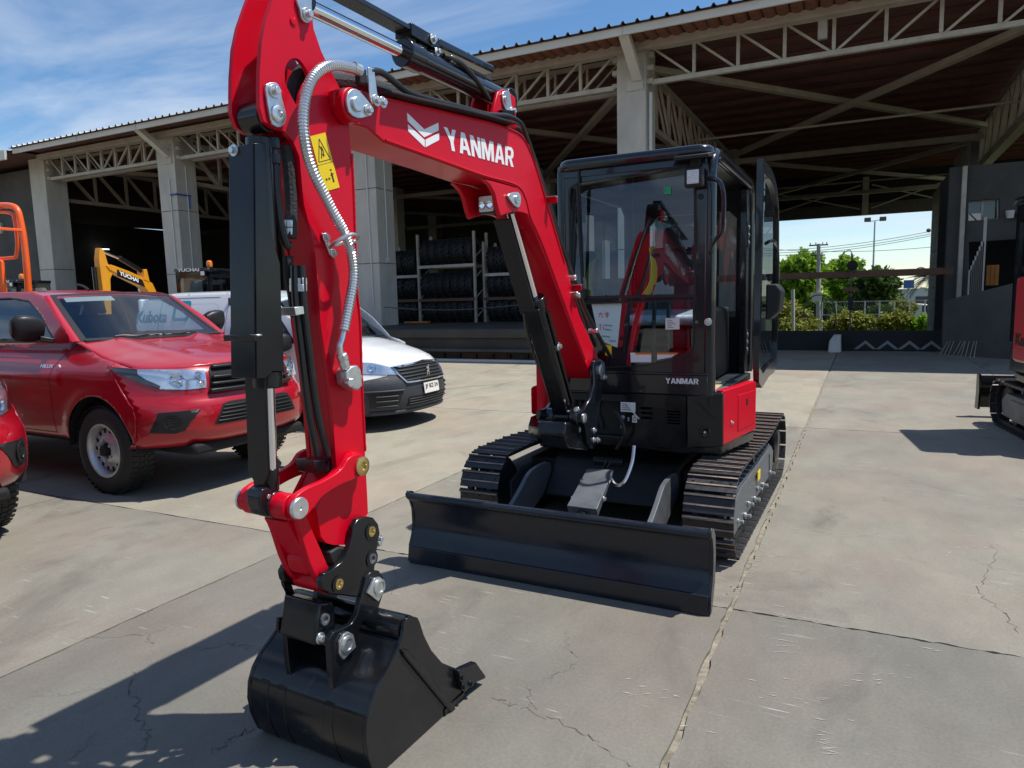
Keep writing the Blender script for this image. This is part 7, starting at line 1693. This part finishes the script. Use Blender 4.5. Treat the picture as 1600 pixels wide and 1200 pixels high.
def foliage(blobs, n, size, seed):
    r = random.Random(seed); vs = []; fs = []; tones = []
    tot = sum(b[3]**2 for b in blobs)
    for bx, by, bz, br in blobs:
        for k in range(int(n*br**2/tot)):
            d = Vector((r.gauss(0, 1), r.gauss(0, 1), r.gauss(0, 1))).normalized(); rr = br*(r.random()**.45)*(1+.18*math.sin(7*d.x+3*d.z)+.12*math.sin(11*d.y+5*d.x))
            c = Vector((bx, by, bz))+Vector((d.x*rr, d.y*rr, d.z*rr*.85)); a = Vector((r.gauss(0, 1), r.gauss(0, 1), r.gauss(0, .7))).normalized(); b_ = a.cross(Vector((r.gauss(0, 1), r.gauss(0, 1), r.gauss(0, 1)))).normalized()
            s = size*r.uniform(.6, 1.3); i = len(vs); vs += [c-a*s, c+b_*s*.5, c+a*s, c-b_*s*.5]; fs.append((i, i+1, i+2, i+3)); tones.append(min(1, max(0, r.gauss(.5, .25))))
    return vs, fs, tones
def plant(name, label, cat, blobs, n, size, mat, seed, base, trunk=True, group=None):
    T = thing(name, base, label, cat, group)
    vs, fs, tones = foliage(blobs, n, size, seed)
    me = bpy.data.meshes.new('crown'); off = Vector(base); me.from_pydata([v-off for v in vs], [], fs)
    at = me.attributes.new('tone', 'FLOAT', 'FACE'); at.data.foreach_set('value', tones); me.materials.append(MATS[mat]); link('crown', me, T)
    if trunk:
        g = G(); b = Vector(base); top = Vector((sum(q[0] for q in blobs)/len(blobs), sum(q[1] for q in blobs)/len(blobs), sum(q[2] for q in blobs)/len(blobs)))
        g.tube([b, b.lerp(top, .5)+Vector((.1, 0, 0)), top], lambda t: .22*(1-.7*t), 8, smooth=4)
        for q in blobs: g.tube([b.lerp(top, .55), (b.lerp(top, .7)+Vector(q[:3]))/2, Vector(q[:3])], lambda t: .09*(1-.7*t), 6, smooth=3)
        g.build('trunk', 'bark', T)
    return T
ZG = -2.3
def bl(px, Y, rpx):     # crown blobs from the picture: direction from the pixel, distance Y, radius from its size
    out = []
    for x, y, r in px:
        p = ony(x, y, Y+random.uniform(-1.2, 1.2)); out.append((p.x, p.y, p.z, r*Y*1.12/FPX))
    return out
b = bl([(1236,420,17),(1258,412,20),(1228,445,18),(1255,440,22),(1275,428,16),(1240,470,22),(1265,465,20)], 72, 1); plant('tree', 'bright green broadleaf tree beside the grey utility pole', 'tree', b, 9000, .26, 'leaf_bright', 1, (ony(1250, 470, 72).x, 72, ZG))
b = bl([(1305,425,16),(1322,418,18),(1335,430,12),(1310,450,20),(1330,455,16),(1300,470,16)], 76, 1); plant('tree', 'light green tree rising just behind the round traffic mirror', 'tree', b, 7500, .26, 'leaf_bright', 2, (ony(1315, 470, 76).x, 76, ZG))
b = bl([(1350,440,16),(1372,436,18),(1388,446,14),(1360,462,20),(1384,468,16),(1345,475,16)], 70, 1); plant('tree', 'dark green dense tree beside the blue roof', 'tree', b, 7500, .24, 'leaf_dark', 3, (ony(1366, 470, 70).x, 70, ZG))
for k, (px, Y, mat, lb) in enumerate([
    ([(1222,485,20),(1245,495,18),(1232,515,20),(1260,510,16)], 58, 'leaf_olive', 'olive green shrub mass below the short white post'),
    ([(1305,510,14),(1325,502,16),(1345,505,15),(1335,520,14)], 57, 'leaf_olive', 'rounded yellowish shrub behind the mirror pole'),
    ([(1385,505,14),(1405,500,14),(1398,520,14)], 56, 'leaf_olive', 'olive shrub below the white fence rail'),
    ([(1425,510,12),(1445,506,13),(1455,515,12)], 55, 'leaf_bright', 'fresh green hedge bush beside the pale block wall'),
    ([(1285,478,14),(1296,490,14),(1280,500,14)], 64, 'leaf_dark', 'dark shrub at the foot of the utility pole'),
    ([(1362,495,12),(1375,488,12)], 62, 'leaf_dark', 'small dark bush below the dense green tree'),
    ([(1405,478,10),(1418,482,10),(1395,484,10)], 66, 'leaf_olive', 'pale bush in front of the far white wall')]):
    b = bl(px, Y, 1); plant('shrub', lb, 'shrub', b, 3200, .17, mat, 20+k, (b[0][0], Y, ZG), trunk=True)
# distant tree line closing the view
b = []
for k in range(60): x = -60+k*3.2; b.append((x, 150+random.uniform(-6, 6), ZG+1.2+random.uniform(0, 1.6), random.uniform(2.2, 3.4)))
vs, fs, tones = foliage(b, 14000, .5, 77); me = bpy.data.meshes.new('treeline'); me.from_pydata(vs, [], fs); at = me.attributes.new('tone', 'FLOAT', 'FACE'); at.data.foreach_set('value', tones); me.materials.append(MATS['leaf_dark'])
tag(link('far_treeline', me), 'far-off dark green tree line along the horizon', 'trees', kind='stuff')
# palm
pb = ony(1452, 470, 63); PT = thing('palm_tree', (pb.x, 63, ZG), 'palm tree with arching fronds beside the pale block wall', 'palm tree')
pc = ony(1456, 432, 63); G().tube([(pb.x, 63, ZG), (pb.x+.1, 63, 0), pc], lambda t: .28-.08*t, 10, smooth=5).build('trunk', 'bark', PT)
rp_ = random.Random(9)
for k in range(26):
    az = rp_.uniform(0, 6.28); el = rp_.uniform(-.2, 1.2); Lf = rp_.uniform(1.8, 2.5); d = Vector((math.cos(az)*math.cos(el), math.sin(az)*math.cos(el), math.sin(el)))
    g = G(); pts = [Vector(pc)+d*Lf*t+Vector((0, 0, -1.3*t*t)) for t in [i/12 for i in range(13)]]
    g.tube(pts, lambda t: .025*(1-t)+.004, 4)
    for i in range(1, 13):
        t = (pts[i]-pts[i-1]).normalized(); s = t.cross(Vector((0, 0, 1))).normalized()
        for sg in (-1, 1):
            for h in (0, .5):
                p0 = pts[i-1].lerp(pts[i], h); tip = p0+s*sg*.42*(1-.5*i/13)+t*.25+Vector((0, 0, -.15)); g.add([p0-t*.03, p0+t*.03, tip], [(0, 1, 2)])
    g.build('frond', 'leaf_palm', PT, smooth=0, recalc=False)
# poles, wires, fence, houses
up = ony(1279, 518, 62); UP = thing('utility_pole', (up.x, 62, ZG), 'grey concrete utility pole with cross arms and wires', 'utility pole')
ut = ony(1279, 381, 62); G().cyl((up.x, 62, ZG), (ut.x, 62, ut.z), .2, .14, seg=12).build('pole', 'pole_wood', UP)
for dz, w in ((-.1, .7), (-.9, .5)): G().box(ut.x-w, ut.x+w, 61.94, 62.06, ut.z+dz-.05, ut.z+dz+.05).build('cross_arm', 'dark_steel', UP)
for dx in (-.6, -.2, .3, .6): G().cyl((ut.x+dx, 62, ut.z-.05), (ut.x+dx, 62, ut.z+.12), .04, seg=8).build('insulator', 'pipe_white', UP)
q = ony(1277, 464, 61.7); G().box(q.x-.4, q.x+.3, 61.6, 61.8, q.z-.35, q.z+.35).build('meter_box', 'pipe_white', UP)
for k, (ya, yb_) in enumerate(((392, 357), (396, 361), (400, 364), (388, 384))):
    a = ony(1190, ya, 62+k*.3); b_ = ony(1475, yb_, 62+k*.3); G().tube([a.lerp(b_, t)+Vector((0, 0, -.35*4*t*(1-t))) for t in [i/20 for i in range(21)]], .02, 5).build('power_wire', 'dark_steel', None, label='thin overhead power wire strung past the utility pole', cat='wire', group='overhead wires')
q = ony(1451, 360, 62); G().lathe(q, (0, -1, 0), [(.16, 0), (.14, .2), (.04, .3)], 10).build('street_light', 'dark_steel', None, label='small dark lantern hanging on the overhead wires', cat='lantern')
wp_ = ony(1240, 518, 56); wt = ony(1239, 452, 56); G().cyl((wp_.x, 56, ZG), (wt.x, 56, wt.z), .12, seg=10).build('white_post', 'pipe_white', None, label='short white post standing in front of the bright tree', cat='post')
FL = thing('floodlight_mast', (ony(1367, 420, 80).x, 80, ZG), 'tall thin floodlight mast with two lamp heads', 'light mast'); ft = ony(1367, 346, 80); G().cyl((ft.x, 80, ZG), (ft.x, 80, ft.z), .12, .07, seg=10).build('mast', 'galv', FL)
G().bar((ft.x-.6, 80, ft.z), (ft.x+.7, 80, ft.z+.15), .06).build('mast_arm', 'galv', FL)
for dx in (-.65, .7): G().box(ft.x+dx-.3, ft.x+dx+.3, 79.7, 80.1, ft.z, ft.z+.4).build('lamp_head', 'dark_steel', FL, bevel=.04)
fa, fb = ony(1285, 472, 60), ony(1470, 468, 60); FE = thing('wire_fence', (fa.x, 60, ZG), 'white metal mesh fence with round posts in front of the trees', 'fence')
for k in range(9): x = fa.x+(fb.x-fa.x)*k/8; G().cyl((x, 60, ZG), (x, 60, fa.z), .05, seg=8).build('fence_post', 'pipe_white', FE)
for z in (fa.z, fa.z-1.0): G().bar((fa.x, 60, z), (fb.x, 60, z), .045).build('fence_rail', 'pipe_white', FE)
g = G()
for k in range(60): x = fa.x+(fb.x-fa.x)*k/60; g.bar((x, 60, ZG), (x+.6, 60, fa.z), .008); g.bar((x+.6, 60, ZG), (x, 60, fa.z), .008)
mo = g.build('fence_mesh', 'galv', FE, smooth=0); mo['kind'] = 'stuff'
h0, h1 = ony(1383, 452, 95), ony(1440, 452, 95); HB = thing('depot_building', ((h0.x+h1.x)/2, 95, ZG), 'distant white building with a blue curved roof', 'building')
pm('blue_roof', (.03, .07, .25), .5); G().box(h0.x, h1.x+4, 92, 104, ZG, h0.z).build('wall', 'pipe_white', HB)
G().loft([[Vector((h0.x-1+(h1.x+6-h0.x)*i/12, y, h0.z-.2+1.7*math.sin(math.pi*(i/12)))) for i in range(13)] for y in (91, 105)], closed=False, caps=(False, False)).build('roof', 'blue_roof', HB)
G().box(h0.x+3, h0.x+5, 91.9, 91.99, h0.z-2.2, h0.z-.9).build('window', 'dark_steel', HB)
q = ony(1420, 444, 70); SG_ = thing('blue_sign', (q.x, 70, ZG), 'small blue sign on a post in front of the distant white building', 'sign'); G().box(q.x-.4, q.x+.4, 69.9, 70, q.z-.35, q.z+.35).build('panel', 'pipe_blue', SG_); G().cyl((q.x, 70.05, ZG), (q.x, 70.05, q.z), .05, seg=8).build('post', 'galv', SG_)
WV = ony(1438, 480, 67); VN = thing('parked_van', (WV.x, 68, ZG), 'white vehicle half hidden by the hedge beyond the fence', 'van')
G().prism(smooth2([(-1.6, .35), (1.7, .35), (1.75, .9), (1.2, 1.1), (.6, 1.75), (-1.5, 1.8), (-1.7, 1.2)], 2), lambda a, b, d: Vector((WV.x+a, 68+d, ZG+1.0+b)), -.8, .8).build('body', 'van_white', VN, bevel=.05)
G().prism([(.15, 1.15), (1.05, 1.15), (.55, 1.65), (.15, 1.65)], lambda a, b, d: Vector((WV.x+a, 68+d, ZG+1.0+b)), -.81, -.802).build('side_window', 'car_dark', VN)
for dx in (-1.1, 1.1): G().lathe((WV.x+dx, 67.2, ZG+1.33), (0, -1, 0), [(.33, -.2), (.33, 0), (.2, .01), (.001, .01)], 18).build('wheel', 'rubber', VN)
G().box(WV.x-4, WV.x+6, 64, 74, ZG-.1, ZG+1.0).build('bank', 'terrain', None, kind='structure')

# ================================================================ unseen shed and trees added behind the camera to darken reflections
OS = thing('reflection_shed', (-8, -27, 0), 'added unseen dark shed with roller doors across the yard, darkening reflections', 'shed')
G().box(-60, 35, -34, -26, 0, 3.4).build('wall', 'black_board', OS)
for k in range(12):
    x = -56+k*7.4; D = G().box(x, x+4.6, -25.98, -25.9, 0, 2.9).build('roller_door', 'black_board', OS)
    G().box(x+5.6, x+6.1, -26, -25.6, 0, 3.4).build('pier', 'dark_plaster', OS)
G().prism([(-25.2, 3.4), (-25.2, 3.6), (-30, 4.4), (-34.8, 3.6), (-34.8, 3.4)], lambda a, b_, d: Vector((d, a, b_)), -60.5, 35.5).build('roof', 'roof_sheet', OS)
for k, x in enumerate((14, 20, 27)):  # trees added out of view, dark backdrop for glossy paint
    bb = [(x+random.uniform(-1, 1), -20+random.uniform(-1, 1), 4.5+random.uniform(-1, 1.5), random.uniform(1.3, 1.9)) for _ in range(6)]
    plant('tree', ('added unseen tall dark tree at the corner of the reflection shed', 'added unseen dark tree in the middle of the row across the yard', 'added unseen dark tree at the outer end of the row across the yard')[k], 'tree', bb, 4000, .22, 'leaf_dark', 90+k, (x, -20, 0))
